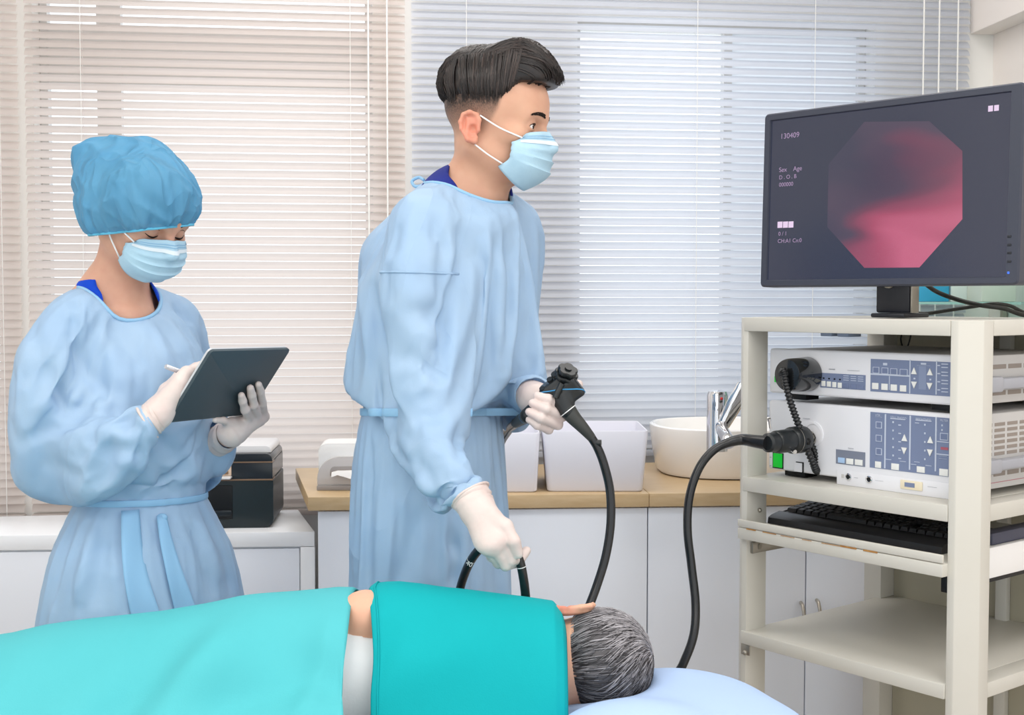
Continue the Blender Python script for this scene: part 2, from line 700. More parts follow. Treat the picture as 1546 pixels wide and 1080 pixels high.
# white side cabinet that carries the printer
SZ = 0.727
SF0, SF1 = at_z(0, 809, SZ), at_z(475, 803, SZ)
sd = SF1 - SF0
M_S = T(SF1.x, SF1.y, 0, math.atan2(sd.y, sd.x))
M_SI = M_S.inverted()
sc_ = thing('side_cabinet', 'low white cabinet under the black printer, left of the wooden worktop', 'cabinet', M_S)
sb = M_SI @ at_z(451, 769, SZ)
sbk = sb.y
sbl = (M_SI @ (M_ROOM @ Vector((-2.2, -0.06, 0)))).y - 0.005
sbk = min(sbk, (M_SI @ (M_ROOM @ Vector((-0.5, -0.06, 0)))).y - 0.005)
MB().prism([(-1.4, 0), (0, 0), (sb.x, sbk), (-1.4, min(sbk, sbl))], SZ - 0.036, SZ, 0.002).build('top', m_cabw, sc_)
MB().prism([(-1.39, 0.012), (-0.002, 0.012), (sb.x, sbk - 0.02), (-1.39, min(sbk, sbl) - 0.02)], 0.05, SZ - 0.037).build('body', m_cabw, sc_)
MB().box((-0.034, 0.0, 0.05), (-0.0, 0.012, SZ - 0.037), 0.001).build('stile', m_cabw, sc_)
xl_ = (M_SI @ at_z(2, 850, SZ)).x
MB().box((-0.80, 0.004, 0.06), (-0.0375, 0.0115, SZ - 0.041), 0.001).build('door', m_cab, sc_)
MB().box((-1.38, 0.004, 0.06), (-0.83, 0.0115, SZ - 0.041), 0.001).build('door', m_cab, sc_)
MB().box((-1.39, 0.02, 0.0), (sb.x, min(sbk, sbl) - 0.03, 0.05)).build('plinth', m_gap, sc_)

# ------------------------------------------------------------------- printer
m_blk = mat('printer_black_gloss', rgb(30, 34, 38), 0.22, 0.5)
m_blk2 = mat('printer_black_satin', rgb(26, 38, 42), 0.38, 0.5)
m_silver = mat('printer_silver_lid', rgb(226, 226, 228), 0.3, 0.5)
m_bronze = mat('printer_bronze_trim', rgb(150, 120, 95), 0.3, 0.5, metal=0.6)
m_dark = mat('dark_recess', rgb(12, 13, 15), 0.4, 0.4)
m_beige = mat('printer_beige_tray', rgb(226, 200, 176), 0.4, 0.4)
pb = at_z(413, 797, SZ)
M_P = T(pb.x, pb.y, SZ, math.atan2(sd.y, sd.x))
pr = thing('printer', 'black printer with silver lid on the low white cabinet', 'printer', M_P)
PW, PD, PH = 0.40, 0.22, 0.195


def side_outline(x0, x1, z0, z1, rb, rt, rake=0.012):
    pts = []
    for k in range(7):
        a = -math.pi / 2 + k / 6 * math.pi / 2
        pts.append((x1 - rb + rb * math.cos(a), z0 + rb + rb * math.sin(a)))
    for k in range(7):
        a = k / 6 * math.pi / 2
        pts.append((x1 - rt + rt * math.cos(a), z1 - rt + rt * math.sin(a)))
    pts += [(x0, z1), (x0, z0)]
    return pts


MXZ = Matrix(((1, 0, 0, 0), (0, 0, -1, 0), (0, 1, 0, 0), (0, 0, 0, 1)))   # (x, y, z) -> (x, -z, y)
MB().prism(side_outline(-PW, 0, 0.0, PH * 0.60, 0.022, 0.002), -PD, 0, 0.001, M=MXZ).build('body', m_blk2, pr)
MB().prism(side_outline(-PW, -0.001, PH * 0.615, PH * 0.83, 0.002, 0.003), -PD, 0.002, 0.001, M=MXZ).build('scanner_unit', m_blk, pr)
MB().prism(side_outline(-PW, -0.002, PH * 0.83, PH * 0.93, 0.001, 0.015), -PD, 0.0, 0.001, M=MXZ).build('scanner_lid', m_blk, pr)
MB().prism(side_outline(-PW, -0.008, PH * 0.93, PH * 1.01, 0.001, 0.012), -PD, -0.03, 0.001, M=MXZ).build('lid_top', m_silver, pr)
MB().box((-PW, -0.003, PH * 0.597), (-0.001, 0.05, PH * 0.617), 0.0005).build('trim_strip', m_bronze, pr)
MB().box((-PW, -0.0035, PH * 0.82), (-0.001, 0.04, PH * 0.835), 0.0005).build('trim_strip', m_bronze, pr)
MB().box((-0.34, -0.002, 0.022), (-0.098, 0.02, 0.105), 0.002).build('paper_slot', m_dark, pr)
MB().box((-0.335, -0.006, 0.03), (-0.1, 0.01, 0.045), 0.002).build('output_tray', m_blk, pr)
tr_ = MB().box((-0.36, -0.03, PH * 0.63), (-0.098, 0.0, PH * 0.66), 0.003).build('control_panel', m_silver, pr)
MB().box((-0.355, -0.004, PH * 0.66), (-0.1, 0.0, PH * 0.80), 0.002).build('panel_face', m_beige, pr)
for k in range(4):
    for j in range(2):
        MB().box((-0.16 + k * 0.014, -0.006, PH * 0.68 + j * 0.011), (-0.149 + k * 0.014, -0.003, PH * 0.68 + 0.008 + j * 0.011), 0.001).build('button', m_bronze, pr)

# ------------------------------------------------------------------- tissue box
m_white_pl = mat('white_plastic', rgb(246, 245, 244), 0.3, 0.4)
m_grey_pl = mat('grey_plastic', rgb(196, 192, 192), 0.4, 0.4)
m_grey_d = mat('grey_plastic_base', rgb(158, 152, 150), 0.4, 0.4)
m_tissue = mat('tissue_paper', rgb(250, 250, 250), 0.9, 0.1, trans=0.2)
tb = at_z(479, 741, WZ)
tis = thing('tissue_box', 'white and grey tissue dispenser at the left end of the worktop', 'tissue box', T(tb.x, tb.y, WZ, WA))
TW = 0.24


def arch(x0, x1, z0, z1, r):
    pts = [(x0, z0), (x1, z0)]
    for k in range(9):
        a = k / 8 * math.pi / 2
        pts.append((x1 - r + r * math.cos(a), z1 - r + r * math.sin(a)))
    for k in range(9):
        a = math.pi / 2 + k / 8 * math.pi / 2
        pts.append((x0 + r + r * math.cos(a), z1 - r + r * math.sin(a)))
    return pts


MB().prism(arch(0.002, TW, 0.012, 0.108, 0.018), -0.12, -0.012, 0.004, M=MXZ).build('shell', m_white_pl, tis)
MB().prism(arch(0.0, TW, 0.012, 0.078, 0.05), -0.0118, 0.0, 0.002, M=MXZ).build('front_panel', m_grey_pl, tis)
MB().box((-0.001, -0.003, 0), (TW + 0.001, 0.121, 0.012), 0.002).build('base', m_grey_d, tis)
MB().prism(arch(0.03, TW - 0.03, 0.034, 0.056, 0.0105), -0.0005, 0.0012, 0.0005, M=MXZ).build('slot', m_grey_d, tis)
rows = []
for i in range(6):
    t = i / 5
    rows.append([(0.034 + 0.17 * k / 12, -0.001 - 0.02 * t - 0.003 * math.sin(k), 0.047 + 0.006 * math.sin(k * 0.9 + 1) * t - 0.014 * t * t - (0.004 if k == 0 else 0)) for k in range(13)])
MB().grid(rows).build('tissue', m_tissue, tis, angle=180)

# ------------------------------------------------------------------- two storage bins
m_bin = mat('bin_white', rgb(234, 234, 244), 0.35, 0.4)


def bin_(label, pxl, pxr, pyb, inset, htop):
    p0, p1 = at_z(pxl, pyb, WZ), at_z(pxr, pyb, WZ)
    d = p1 - p0
    c = thing('storage_bin', label, 'bin', T(p0.x, p0.y, WZ, math.atan2(d.y, d.x)), 'white bins on the worktop')
    w, dep = d.length, 0.235

    def ring(z, o, i=0.0):
        x0, x1, y0, y1 = -o + i, w + o - i, -o * 0.6 + i, dep + o * 0.6 - i
        r = 0.012
        pts = []
        for cx_, cy_, a0 in ((x1 - r, y0 + r, -90), (x1 - r, y1 - r, 0), (x0 + r, y1 - r, 90), (x0 + r, y0 + r, 180)):
            for k in range(5):
                a = math.radians(a0 + k * 22.5)
                pts.append((cx_ + r * math.cos(a), cy_ + r * math.sin(a), z))
        return pts
    mb = MB()
    lv = [ring(0, 0, 0.004), ring(0.004, 0), ring(htop - 0.003, inset), ring(htop, inset, 0.001), ring(htop, inset, 0.004), ring(htop - 0.004, inset, 0.0052), ring(0.008, 0, 0.005)]
    vv = [[mb.bm.verts.new(p) for p in r] for r in lv]
    n = len(vv[0])
    for a, b in zip(vv, vv[1:]):
        for k in range(n):
            mb.bm.faces.new((a[k], a[(k + 1) % n], b[(k + 1) % n], b[k]))
    mb.bm.faces.new(vv[0][::-1]); mb.bm.faces.new(vv[-1])
    mb.build('body', m_bin, c, angle=50)
    hz = htop * 0.55
    for sx in (-1,):
        pass
    return c


bin_('large open white bin between the endoscope tube and the basin', 826, 971, 743, 0.011, 0.142)
bin_('white bin half hidden by a blue gown, left of the large bin', 672, 811, 744, 0.006, 0.138)

# ------------------------------------------------------------------- basin and tap
m_ceramic = mat('white_ceramic', rgb(252, 250, 248), 0.12, 0.5, coat=0.4)
m_chrome = mat('chrome', rgb(225, 225, 228), 0.08, 0.5, metal=1.0)
bc = at_z(1108, 712, WZ)
basin = thing('vessel_basin', 'round white ceramic basin on the worktop behind the equipment cart', 'basin', T(bc.x, bc.y, WZ, WA))
R0 = 0.205
MB().lathe((0, 0, 0), [(0.165, 0.0), (0.193, 0.003), (0.20, 0.012), (0.211, 0.075), (0.216, 0.117), (0.215, 0.123), (0.209, 0.126), (0.204, 0.122), (0.194, 0.085), (0.165, 0.05), (0.10, 0.03), (0.03, 0.026)], 64, 1.0, 0.86, 2.5).build('bowl', m_ceramic, basin)
MB().lathe((0, 0, 0.0255), [(0.02, 0), (0.021, 0.002), (0.012, 0.003)], 24).build('drain', m_chrome, basin)
fp = at_z(1086, 652, WZ + 0.147)
tap = thing('basin_tap', 'chrome single lever tap behind the white basin', 'tap', T(fp.x, fp.y + 0.03, WZ + 0.10, WA))
fz = lambda y: at(1090, y, fp.y + 0.03).z - (WZ + 0.10)
b0 = fz(660) - 0.06
MB().lathe((0, 0, 0), [(0.024, b0 * 0), (0.024, fz(650)), (0.0235, fz(620)), (0.024, fz(597)), (0.0205, fz(591)), (0.01, fz(589))], 28).build('body', m_chrome, tap)
MB().tube(spline([(0.01, 0.0, fz(640)), (0.0, -0.05, fz(646)), (-0.002, -0.10, fz(655)), (-0.002, -0.115, fz(664))], 5), [0.014] * 16, 16).build('spout', m_chrome, tap)
lv = MB()
rows = []
for t in np.linspace(0, 1, 9):
    w = 0.015 + 0.004 * math.sin(t * math.pi) + 0.003 * t
    c = Vector((0.004 + 0.052 * t, -0.026 - 0.012 * t, fz(648) + (fz(576) - fz(648)) * t))
    rows.append([c + Vector((-w, 0.004, 0)), c + Vector((-w * 0.6, -0.004, 0)), c + Vector((w * 0.6, -0.004, 0)), c + Vector((w, 0.004, 0)), c + Vector((w * 0.6, 0.007, 0)), c + Vector((-w * 0.6, 0.007, 0)), c + Vector((-w, 0.004, 0))])
lv.grid(rows)
bmesh.ops.remove_doubles(lv.bm, verts=lv.bm.verts, dist=1e-5)
lv.build('lever', m_chrome, tap, angle=60)
MB().box((0.050, -0.05, fz(592)), (0.066, -0.018, fz(570)), 0.003).build('lever_tip', m_chrome, tap)
m_red = mat('hot_mark_red', rgb(205, 40, 40), 0.4)
MB().sphere((0.004, -0.0235, fz(601)), 0.0035, 10).build('hot_mark', m_red, tap)

# ------------------------------------------------------------------- glass shelf with supplies on the right wall
m_glass_sh = glass_mat('shelf_glass', (0.80, 0.95, 0.92, 1), 0.12)
m_gl_edge = mat('glass_edge_green', rgb(150, 205, 190), 0.2, 0.5)
m_bluebox = mat('supply_box_blue', rgb(70, 175, 220), 0.5, 0.3)
m_whitebox = mat('supply_box_white', rgb(240, 240, 238), 0.5, 0.3)
sh = thing('glass_shelf', 'glass wall shelf behind the monitor, in the room corner', 'shelf', M_ROOM @ Matrix.Translation((XR - 0.001, -0.03, 0)))
ZS = [at(1460, 505, 3.4).z, at(1460, 456, 3.4).z, at(1460, 366, 3.4).z]
SX0 = room_at(1383, 456, -0.25).x - XR
for z in ZS:
    MB().box((SX0, -0.75, z - 0.006), (0, -0.06, z), 0.001).build('shelf_board', m_glass_sh, sh)
    MB().box((SX0 - 0.0012, -0.7515, z - 0.006), (SX0, -0.06, z)).build('board_edge', m_gl_edge, sh)
for y_ in (-0.75, -0.08):
    MB().box((-0.016, y_, ZS[0] - 0.12), (-0.004, y_ + 0.015, ZS[2] + 0.15)).build('wall_rail', m_handle, sh)


def supply(name, lab, cat, px0, px1, h, ly, m, rnd=False, z=1):
    x0, x1 = room_at(px0, 445, ly).x, room_at(px1, 445, ly).x
    M = M_ROOM @ Matrix.Translation(((x0 + x1) / 2, ly, ZS[z] + 0.0005))
    w = (x1 - x0) / 2
    if rnd:
        o = MB().lathe((0, 0, 0), [(w, 0), (w, h * .7), (w * .5, h * .82), (w * .5, h), (w * .45, h)], 24).build(name, m)
    else:
        o = MB().box((-w, 0, 0), (w, 0.08, h), 0.002).build(name, m)
    o.matrix_world = M
    tag(o, lab, cat, 'supplies on the glass shelf')


supply('supply_box', 'bright blue box on the glass shelf, under the monitor', 'box', 1386, 1433, 0.075, -0.22, m_bluebox)
supply('supply_box', 'white box on the glass shelf, next to the bright blue box', 'box', 1436, 1472, 0.085, -0.22, m_whitebox)
supply('supply_box', 'cream box on the glass shelf nearest to the right wall', 'box', 1482, 1534, 0.08, -0.3, mat('supply_box_cream', rgb(236, 232, 222), 0.5, 0.3))
# =================================================================== equipment cart
m_cart = mat('cart_paint_ivory', rgb(210, 207, 198), 0.42, 0.35, noise=(3, rgb(204, 200, 189), 0.5))
m_cartin = mat('cart_paint_shaded', rgb(176, 170, 150), 0.5, 0.3)  # the ivory cart paint, its colour darkened for the shade inside
m_rust = mat('rust_stain', rgb(196, 150, 90), 0.8, 0.1, noise=(60, rgb(150, 95, 50), 0.8))
m_steel = mat('zinc_steel', rgb(165, 160, 150), 0.35, 0.5, metal=0.8)
m_caster = mat('caster_rubber', rgb(70, 70, 72), 0.6, 0.3)
D1 = Vector((0.623, -0.782, 0))
CL = Vector((0.439, 2.518, 0))
CA = math.atan2(D1.y, D1.x)
M_C = T(CL.x, CL.y, 0, CA)
M_CI = M_C.inverted()
CW, CD, CT = 0.534, 0.508, 1.248


def c_at(px, py, ly=0.0, M=None):
    Mi = M_CI if M is None else M
    a, b = Mi @ CAMP, Mi @ at(px, py, 1.0)
    d = b - a
    return a + d * ((ly - a.y) / d.y)


cart = thing('equipment_cart', 'ivory metal medical equipment cart carrying the monitor and the endoscopy units', 'cart', M_C)
c, f, dp = 0.030, 0.014, 0.06
post = [(c, 0), (c + f, 0), (c + f, dp), (0, dp), (0, c)]
fr = lambda p: [(CW - x, y) for x, y in p][::-1]
bk = lambda p: [(x, CD - y) for x, y in p][::-1]
for nm, pl in (('post', post), ('post', fr(post)), ('post', bk(post)), ('post', bk(fr(post)))):
    MB().prism(pl, 0.09, CT - 0.0005, 0.0015).build('post', m_cart, cart)
MB().box((0.034, -0.0015, CT - 0.027), (CW - 0.0445, 0.02, CT), 0.0015).build('top_rail', m_cart, cart)
MB().box((CW - 0.02, 0.0605, CT - 0.027), (CW, CD - 0.0605, CT), 0.0015).build('top_rail', m_cart, cart)
MB().box((0.0, 0.0605, CT - 0.027), (0.02, CD - 0.0605, CT), 0.0015).build('top_rail', m_cart, cart)
MB().box((0.0205, 0.0205, CT - 0.012), (CW - 0.0205, CD - 0.005, CT - 0.001)).build('top_panel', m_cart, cart)
MB().box((0.045, CD - 0.012, 0.30), (CW - 0.045, CD - 0.006, CT - 0.014)).build('back_panel', m_cartin, cart)
MB().box((0.30, CD - 0.03, 0.2), (0.325, CD - 0.013, CT - 0.014), 0.002).build('cable_channel', m_cart, cart)
MS = 0.932          # shelf carrying the two units
for z, th, y0 in ((MS, 0.029, -0.0015), (0.622, 0.026, -0.004), (0.17, 0.03, -0.0015)):
    MB().box((0.033, y0, z - th), (CW - 0.0445 if z > 0.5 else CW - 0.045, CD - 0.013, z), 0.0018).build('shelf', m_cart, cart)
    MB().box((CW - 0.044, 0.0605, z - th - 0.001), (CW - 0.004, CD - 0.0605, z - 0.0005), 0.0018).build('side_rail', m_cart, cart)
# sliding keyboard tray
tray = MB().box((0.034, -0.016, 0.809), (CW - 0.043, 0.44, 0.832), 0.002).build('keyboard_tray', m_cart, cart)
MB().box((0.034, -0.016, 0.833), (CW - 0.043, -0.010, 0.848), 0.002).build('tray_lip', m_cart, tray)
MB().box((CW - 0.042, 0.065, 0.79), (CW - 0.035, 0.43, 0.845), 0.002).build('tray_side', m_white_pl, tray)
for k in range(7):
    x = 0.06 + k * 0.045 + random.uniform(-.008, .008)
    MB().box((x, -0.0166, 0.8305), (x + random.uniform(.02, .045), -0.0158, 0.8305 + random.uniform(.001, .003))).build('rust_stain', m_rust, tray)
MB().box((0.046, 0.01, 0.778), (0.052, 0.36, 0.8), 0.001).build('drawer_slide', m_steel, cart)
MB().box((CW - 0.062, 0.01, 0.778), (CW - 0.048, 0.36, 0.805), 0.001).build('drawer_slide', m_dark, cart)
MB().cyl((0.0535, 0.03, 0.79), (0.050, 0.03, 0.79), 0.006, n=14).build('slide_screw', m_steel, cart)
for z in (0.862, 0.79):
    MB().sphere((0.0475, 0.035, z), 0.0045, 12).build('screw', m_steel, cart)
br = MB().box((0.034, -0.003, 0.575), (0.056, -0.0003, 0.596), 0.001).build('shelf_bracket', m_steel, cart)
MB().sphere((0.046, -0.004, 0.580), 0.005, 12).build('bracket_bolt', m_steel, br)
for x, y in ((0.03, 0.03), (CW - 0.03, 0.03), (0.03, CD - 0.03), (CW - 0.03, CD - 0.03)):
    cs = MB().cyl((x - 0.012, y, 0.037), (x + 0.012, y, 0.037), 0.037, n=24).build('caster', m_caster, cart)
    MB().box((x - 0.018, y - 0.012, 0.037), (x - 0.013, y + 0.012, 0.092)).box((x + 0.013, y - 0.012, 0.037), (x + 0.018, y + 0.012, 0.092)).box((x - 0.018, y - 0.012, 0.086), (x + 0.018, y + 0.012, 0.092)).build('caster_fork', m_steel, cs)
for px0, px1 in ((1248, 1265), (1273, 1291)):
    a, b = c_at(px0, 505, 0.10), c_at(px1, 505, 0.10)
    MB().box((a.x, 0.08, CT - 0.036), (b.x, 0.12, CT - 0.0125), 0.002).build('cable_clip', mat('clip_blue_grey', rgb(150, 165, 190), 0.4), cart)
a = c_at(1366, 515, 0.465)
MB().tube(spline([(a.x, 0.468, CT - 0.014), (a.x - 0.012, 0.468, CT - 0.05), (a.x + 0.004, 0.462, CT - 0.075), (a.x + 0.014, 0.466, CT - 0.04), (a.x + 0.006, 0.466, CT - 0.02)], 5), 0.0016, 6).build('cable_tie', m_dark, cart)

# ------------------------------------------------------------------- the two rack units
m_unit = mat('unit_front_white', rgb(236, 236, 240), 0.35, 0.4)
m_unitside = mat('unit_case_grey', rgb(200, 198, 196), 0.45, 0.35)
m_panel = mat('control_panel_slate_blue', rgb(124, 136, 166), 0.4, 0.35)
m_panel_l = mat('panel_line_pale', rgb(200, 208, 224), 0.5)
m_btn = mat('button_offwhite', rgb(240, 240, 236), 0.4)
m_btn2 = mat('button_slate', rgb(116, 128, 160), 0.4)
m_green = mat('power_switch_green', rgb(10, 190, 50), 0.3, emit=(rgb(10, 190, 50), 0.25))
m_vent = mat('vent_slot_dark', rgb(150, 140, 132), 0.7)
m_handle_g = mat('unit_handle_grey', rgb(168, 170, 178), 0.35)
m_ink = mat('panel_ink_grey', rgb(150, 152, 160), 0.6)
m_redled = mat('panel_red_mark', rgb(180, 96, 110), 0.5)
m_usb = mat('memory_stick_cream', rgb(240, 228, 200), 0.4)
UF = 0.057


def rect(px0, py0, px1, py1, t0, t1, m, par, name, bev=0.0, ly=UF):
    """a raised plate on a unit's front: left edge px0 with top/bottom py0/py1 there, right edge px1"""
    a, b, r = c_at(px0, py0, ly), c_at(px0, py1, ly), c_at(px1, (py0 + py1) / 2, ly)
    M0 = M_UL
    return MB().box((a.x - M0.x, -t1, b.z - M0.z), (r.x - M0.x, -t0, a.z - M0.z), bev).build(name, m, par)


def tri(px, py, s, up, par):
    a = c_at(px, py, UF) - M_UL
    w, h = s, s * 1.05
    pts = [(a.x - w, a.z - (h if up else -h)), (a.x + w, a.z - (h if up else -h)), (a.x, a.z + (h if up else -h))]
    mb = MB()
    lo = [mb.bm.verts.new((x, -0.0012, z)) for x, z in pts]
    hi = [mb.bm.verts.new((x, -0.0030, z)) for x, z in pts]
    mb.bm.faces.new(lo); mb.bm.faces.new(hi[::-1])
    for k in range(3):
        mb.bm.faces.new((lo[k], lo[(k + 1) % 3], hi[(k + 1) % 3], hi[k]))
    mb.build('arrow_button', m_btn, par, smooth=False)


def text_mesh(body, size, M, m, parent, name='lettering', thick=0.0):
    cu = bpy.data.curves.new(name, 'FONT')
    cu.body = body
    cu.size = size
    cu.extrude = thick
    cu.align_x = 'LEFT'
    o = bpy.data.objects.new(name, cu)
    COL.objects.link(o)
    dg = bpy.context.evaluated_depsgraph_get()
    me = bpy.data.meshes.new_from_object(o.evaluated_get(dg))
    bpy.data.objects.remove(o)
    me.transform(M)
    return link(name, me, m, parent, smooth=False)


def label(px, py, body, hpx, par, m=None):
    a = c_at(px, py, UF) - M_UL
    s = (c_at(px, py - hpx, UF) - c_at(px, py, UF)).z * 1.35
    return text_mesh(body, s, Matrix.Translation((a.x, -0.0014, a.z)) @ Matrix.Rotation(math.pi / 2, 4, 'X'), m or m_panel_l, par)


def dashes(lst, par, m=None, name='lettering'):
    """tiny printed marks (illegible in the photo): (px, py, wpx, hpx)"""
    mb = MB()
    for px, py, w, h in lst:
        a, b = c_at(px, py, UF) - M_UL, c_at(px + w, py + h, UF) - M_UL
        mb.box((a.x, -0.0016, b.z), (b.x, -0.0006, a.z))
    mb.build(name, m or m_panel_l, par, smooth=False)


def unit(name, labeltxt, x0, z0, x1, z1, depth, rz):
    global M_UL
    M_UL = Vector((x0, 0, z0))
    u = thing(name, labeltxt, 'medical device', M_C @ Matrix.Translation((x0, UF, z0)))
    w, h = x1 - x0, z1 - z0
    MB().box((0.002, 0.0205, 0.0), (w - 0.002, depth, h - 0.002), 0.002).build('case', m_unitside, u)
    MB().box((0, 0, -0.001), (w, 0.02, h), 0.005, 3).build('front_panel', m_unit, u)
    for fx in (0.055, w - 0.055):
        for fy in (0.035, depth - 0.04):
            MB().box((fx - 0.025, fy - 0.02, -0.0125), (fx + 0.025, fy + 0.02, -0.0005), 0.001).build('foot', m_dark, u)
    # right-hand side: vents and lifting handle
    sx = w - 0.002
    return u, w, h, sx


ux0 = c_at(1161.5, 560, UF).x
ux1 = CW - 0.046
zt = lambda px, py: c_at(px, py, UF).z
z_ut, z_ub = zt(1162, 526), zt(1162, 592)
z_lt, z_lb = zt(1160, 604), MS + 0.0135

# ---- upper unit
up, w, h, sx = unit('light_source_unit', 'upper white endoscopy unit with the black plug and slate blue key panels', ux0, z_ub, ux1, z_ut, 0.38, 0)
rect(1315, 542, 1436, 591, 0.0, 0.0008, m_panel, up, 'control_panel')
rect(1239, 563, 1307, 585, 0.0, 0.0008, m_panel, up, 'key_panel')
for k in range(4):
    rect(1241 + k * 8.2, 575 + k * 0.9, 1247 + k * 8.2, 583 + k * 0.9, 0.0009, 0.0022, m_btn, up, 'key', 0.0003)
for k in range(3):
    rect(1273 + k * 11.5, 579 + k * 1.2, 1282 + k * 11.5, 586 + k * 1.2, 0.0009, 0.0018, m_btn2, up, 'key', 0.0003)
dashes([(1243 + k * 8.2, 570 + k * .7, 2.2, 2.2) for k in range(4)], up, m_dark, 'indicator')
dashes([(1274 + i * 11, 567 + j * 3.2 + i * .8, 8, 1.4) for i in range(3) for j in range(3)], up)
dashes([(1252, 557, 9, 1.2), (1280, 559, 18, 1.2)], up, m_ink)
for k in range(4):
    rect(1318.5 + k * 13.3 + (k == 3), 554 + k * 1.1, 1328 + k * 13.6 + (2 if k == 3 else 0), 563.5 + k * 1.1, 0.0009, 0.0016, m_panel_l, up, 'key_frame')
    rect(1319.3 + k * 13.3 + (k == 3), 554.8 + k * 1.1, 1327.2 + k * 13.6 + (2 if k == 3 else 0), 562.7 + k * 1.1, 0.0012, 0.0019, m_btn2, up, 'key')
    rect(1317.5 + k * 14, 578 + k * 1.2, 1327 + k * 14, 587.5 + k * 1.2, 0.0009, 0.0022, m_btn, up, 'key', 0.0003)
dashes([(1321 + k * 13.4, 558 + k * 1.1, 5, 2) for k in range(4)] + [(1334, 548, 6, 4)], up)
dashes([(1319.5 + k * 14, 582 + k * 1.2, 5, 1.6) for k in range(4)], up, m_ink)
dashes([(1315, 566, 59, 0.7), (1343, 568, 0.7, 21), (1374, 543.5, 0.8, 51), (1414, 545, 0.8, 51), (1391, 548, 8, 3), (1385, 552, 20, 0.6)], up)
for px, py, upw in ((1381, 560, 1), (1405, 561.5, 1), (1381, 581.5, 0), (1404.5, 583.5, 0)):
    tri(px, py, 0.0058, upw, up)
rect(1388, 553, 1399, 588, 0.0008, 0.0012, mat('display_slate', rgb(138, 150, 178), 0.3), up, 'display')
dashes([(1380, 570.5, 2.5, 2.5), (1404, 572, 2.5, 2.5)] + [(1416, 551 + 12.3 * j, 4, 2) for j in range(4)] + [(1422, 549 + 12.3 * j + 5 * i, 10, 2) for j in range(4) for i in range(2)], up)
rect(1170.5, 568, 1175, 577, 0.0, 0.003, m_green, up, 'power_switch', 0.0004)

for j in range(2):
    mb2 = MB()
    for k in range(6):
        y = 0.03 + k * 0.052
        mb2.box((sx - 0.0015, y, 0.061 - j * 0.047), (sx + 0.0006, y + 0.044, 0.069 - j * 0.047))
    mb2.build('vent_grille', m_vent, up, smooth=False)
hd = MB().box((sx, 0.04, 0.026), (sx + 0.022, 0.33, 0.046), 0.004).build('lifting_handle', m_handle_g, up)
MB().box((sx - 0.001, 0.02, 0.022), (sx + 0.028, 0.075, 0.05), 0.005).build('handle_end', m_handle_g, hd)

# ---- lower unit
lo, w, h, sx = unit('video_processor_unit', 'lower white endoscopy unit with green power switch and large slate blue panel', ux0 - 0.001, z_lb, ux1, z_lt, 0.40, 0)
rect(1314.5, 622, 1433, 706, 0.0, 0.0008, m_panel, lo, 'control_panel')
rect(1262.5, 678.5, 1306.5, 700, 0.0, 0.0008, mat('mode_panel_grey', rgb(128, 134, 150), 0.4), lo, 'mode_panel')
rect(1266, 690.5, 1276, 698.5, 0.0009, 0.0022, mat('key_lit_blue', rgb(176, 206, 240), 0.4), lo, 'key', 0.0003)
rect(1278.5, 692, 1289, 700.5, 0.0009, 0.0022, m_btn, lo, 'key', 0.0003)
rect(1291.5, 693.5, 1303, 702, 0.0009, 0.0022, m_btn, lo, 'key', 0.0003)
dashes([(1281, 695.5, 6, 2), (1294, 697, 6, 2)], lo, m_ink)
for px in (1336.5, 1374, 1413):
    dashes([(px, 624 + (px - 1314) * 0.06, 0.9, 82)], lo)
for k in range(3):
    y = 636.5 + 20 * k
    rect(1323, y, 1332, y + 10, 0.0009, 0.0016, m_panel_l, lo, 'key_frame')
    rect(1324, y + 0.9, 1331, y + 9.1, 0.0012, 0.0019, m_btn2, lo, 'key')
    dashes([(1324.5, y + 4, 6, 2)], lo)
rect(1322, 696.5, 1331, 706, 0.0009, 0.0022, m_btn, lo, 'key', 0.0003)
rect(1346.5, 699.5, 1358, 709, 0.0009, 0.0022, m_btn, lo, 'key', 0.0003)
rect(1385, 704, 1397, 713, 0.0009, 0.0022, m_btn, lo, 'key', 0.0003)
rect(1419, 707.5, 1432, 718, 0.0009, 0.0022, m_btn, lo, 'key', 0.0003)
dashes([(1324, 700.5, 5, 2), (1348.5, 702, 7, 1.6), (1387, 706.5, 8, 1.6), (1348.5, 705.5, 7, 1.4), (1387, 710, 7, 1.4)], lo, m_ink)
label(1322, 628.5, 'VTR', 3.6, lo)
label(1345, 631.5, 'STILL PHOTO', 3.4, lo)
label(1383, 634, 'BRIGHTNESS', 3.4, lo)
label(1420, 636, 'FILTER', 3.4, lo)
dashes([(1322, 629.5, 10, 0.6), (1345, 632.6, 22, 0.6), (1383, 635, 24, 0.6)], lo)
for px, py, upw in ((1366.5, 661, 1), (1366, 681, 0), (1405.5, 664, 1), (1405, 684, 0)):
    tri(px, py, 0.0058, upw, lo)
dashes([(1348, 636 + 12.6 * j, 2, 3) for j in range(5)] + [(1357, 641 + 12.6 * j, 4, 2) for j in range(5)] + [(1396, 640 + 13 * j, 2, 3) for j in range(5)] + [(1382, 638, 6, 1.6), (1381, 697, 8, 1.6), (1338, 693, 8, 1.8), (1359, 696, 9, 1.8), (1376, 700.5, 8, 1.8), (1398, 702.5, 9, 1.8), (1422, 641, 2, 3), (1422, 648, 2, 3), (1418, 688, 12, 1.6), (1418, 692, 12, 1.6)], lo)
rect(1420, 653.5, 1432, 664.5, 0.0009, 0.0016, m_panel_l, lo, 'key_frame')
rect(1421, 654.5, 1431.2, 663.5, 0.0012, 0.0019, m_btn2, lo, 'key')
dashes([(1413, 667, 20, 0.7), (1413, 686, 20, 0.7)], lo)
dashes([(1421, 675, 11, 5)], lo, m_redled, 'warning_mark')
rect(1167, 683, 1183, 706.5, 0.0, 0.001, m_dark, lo, 'switch_frame')
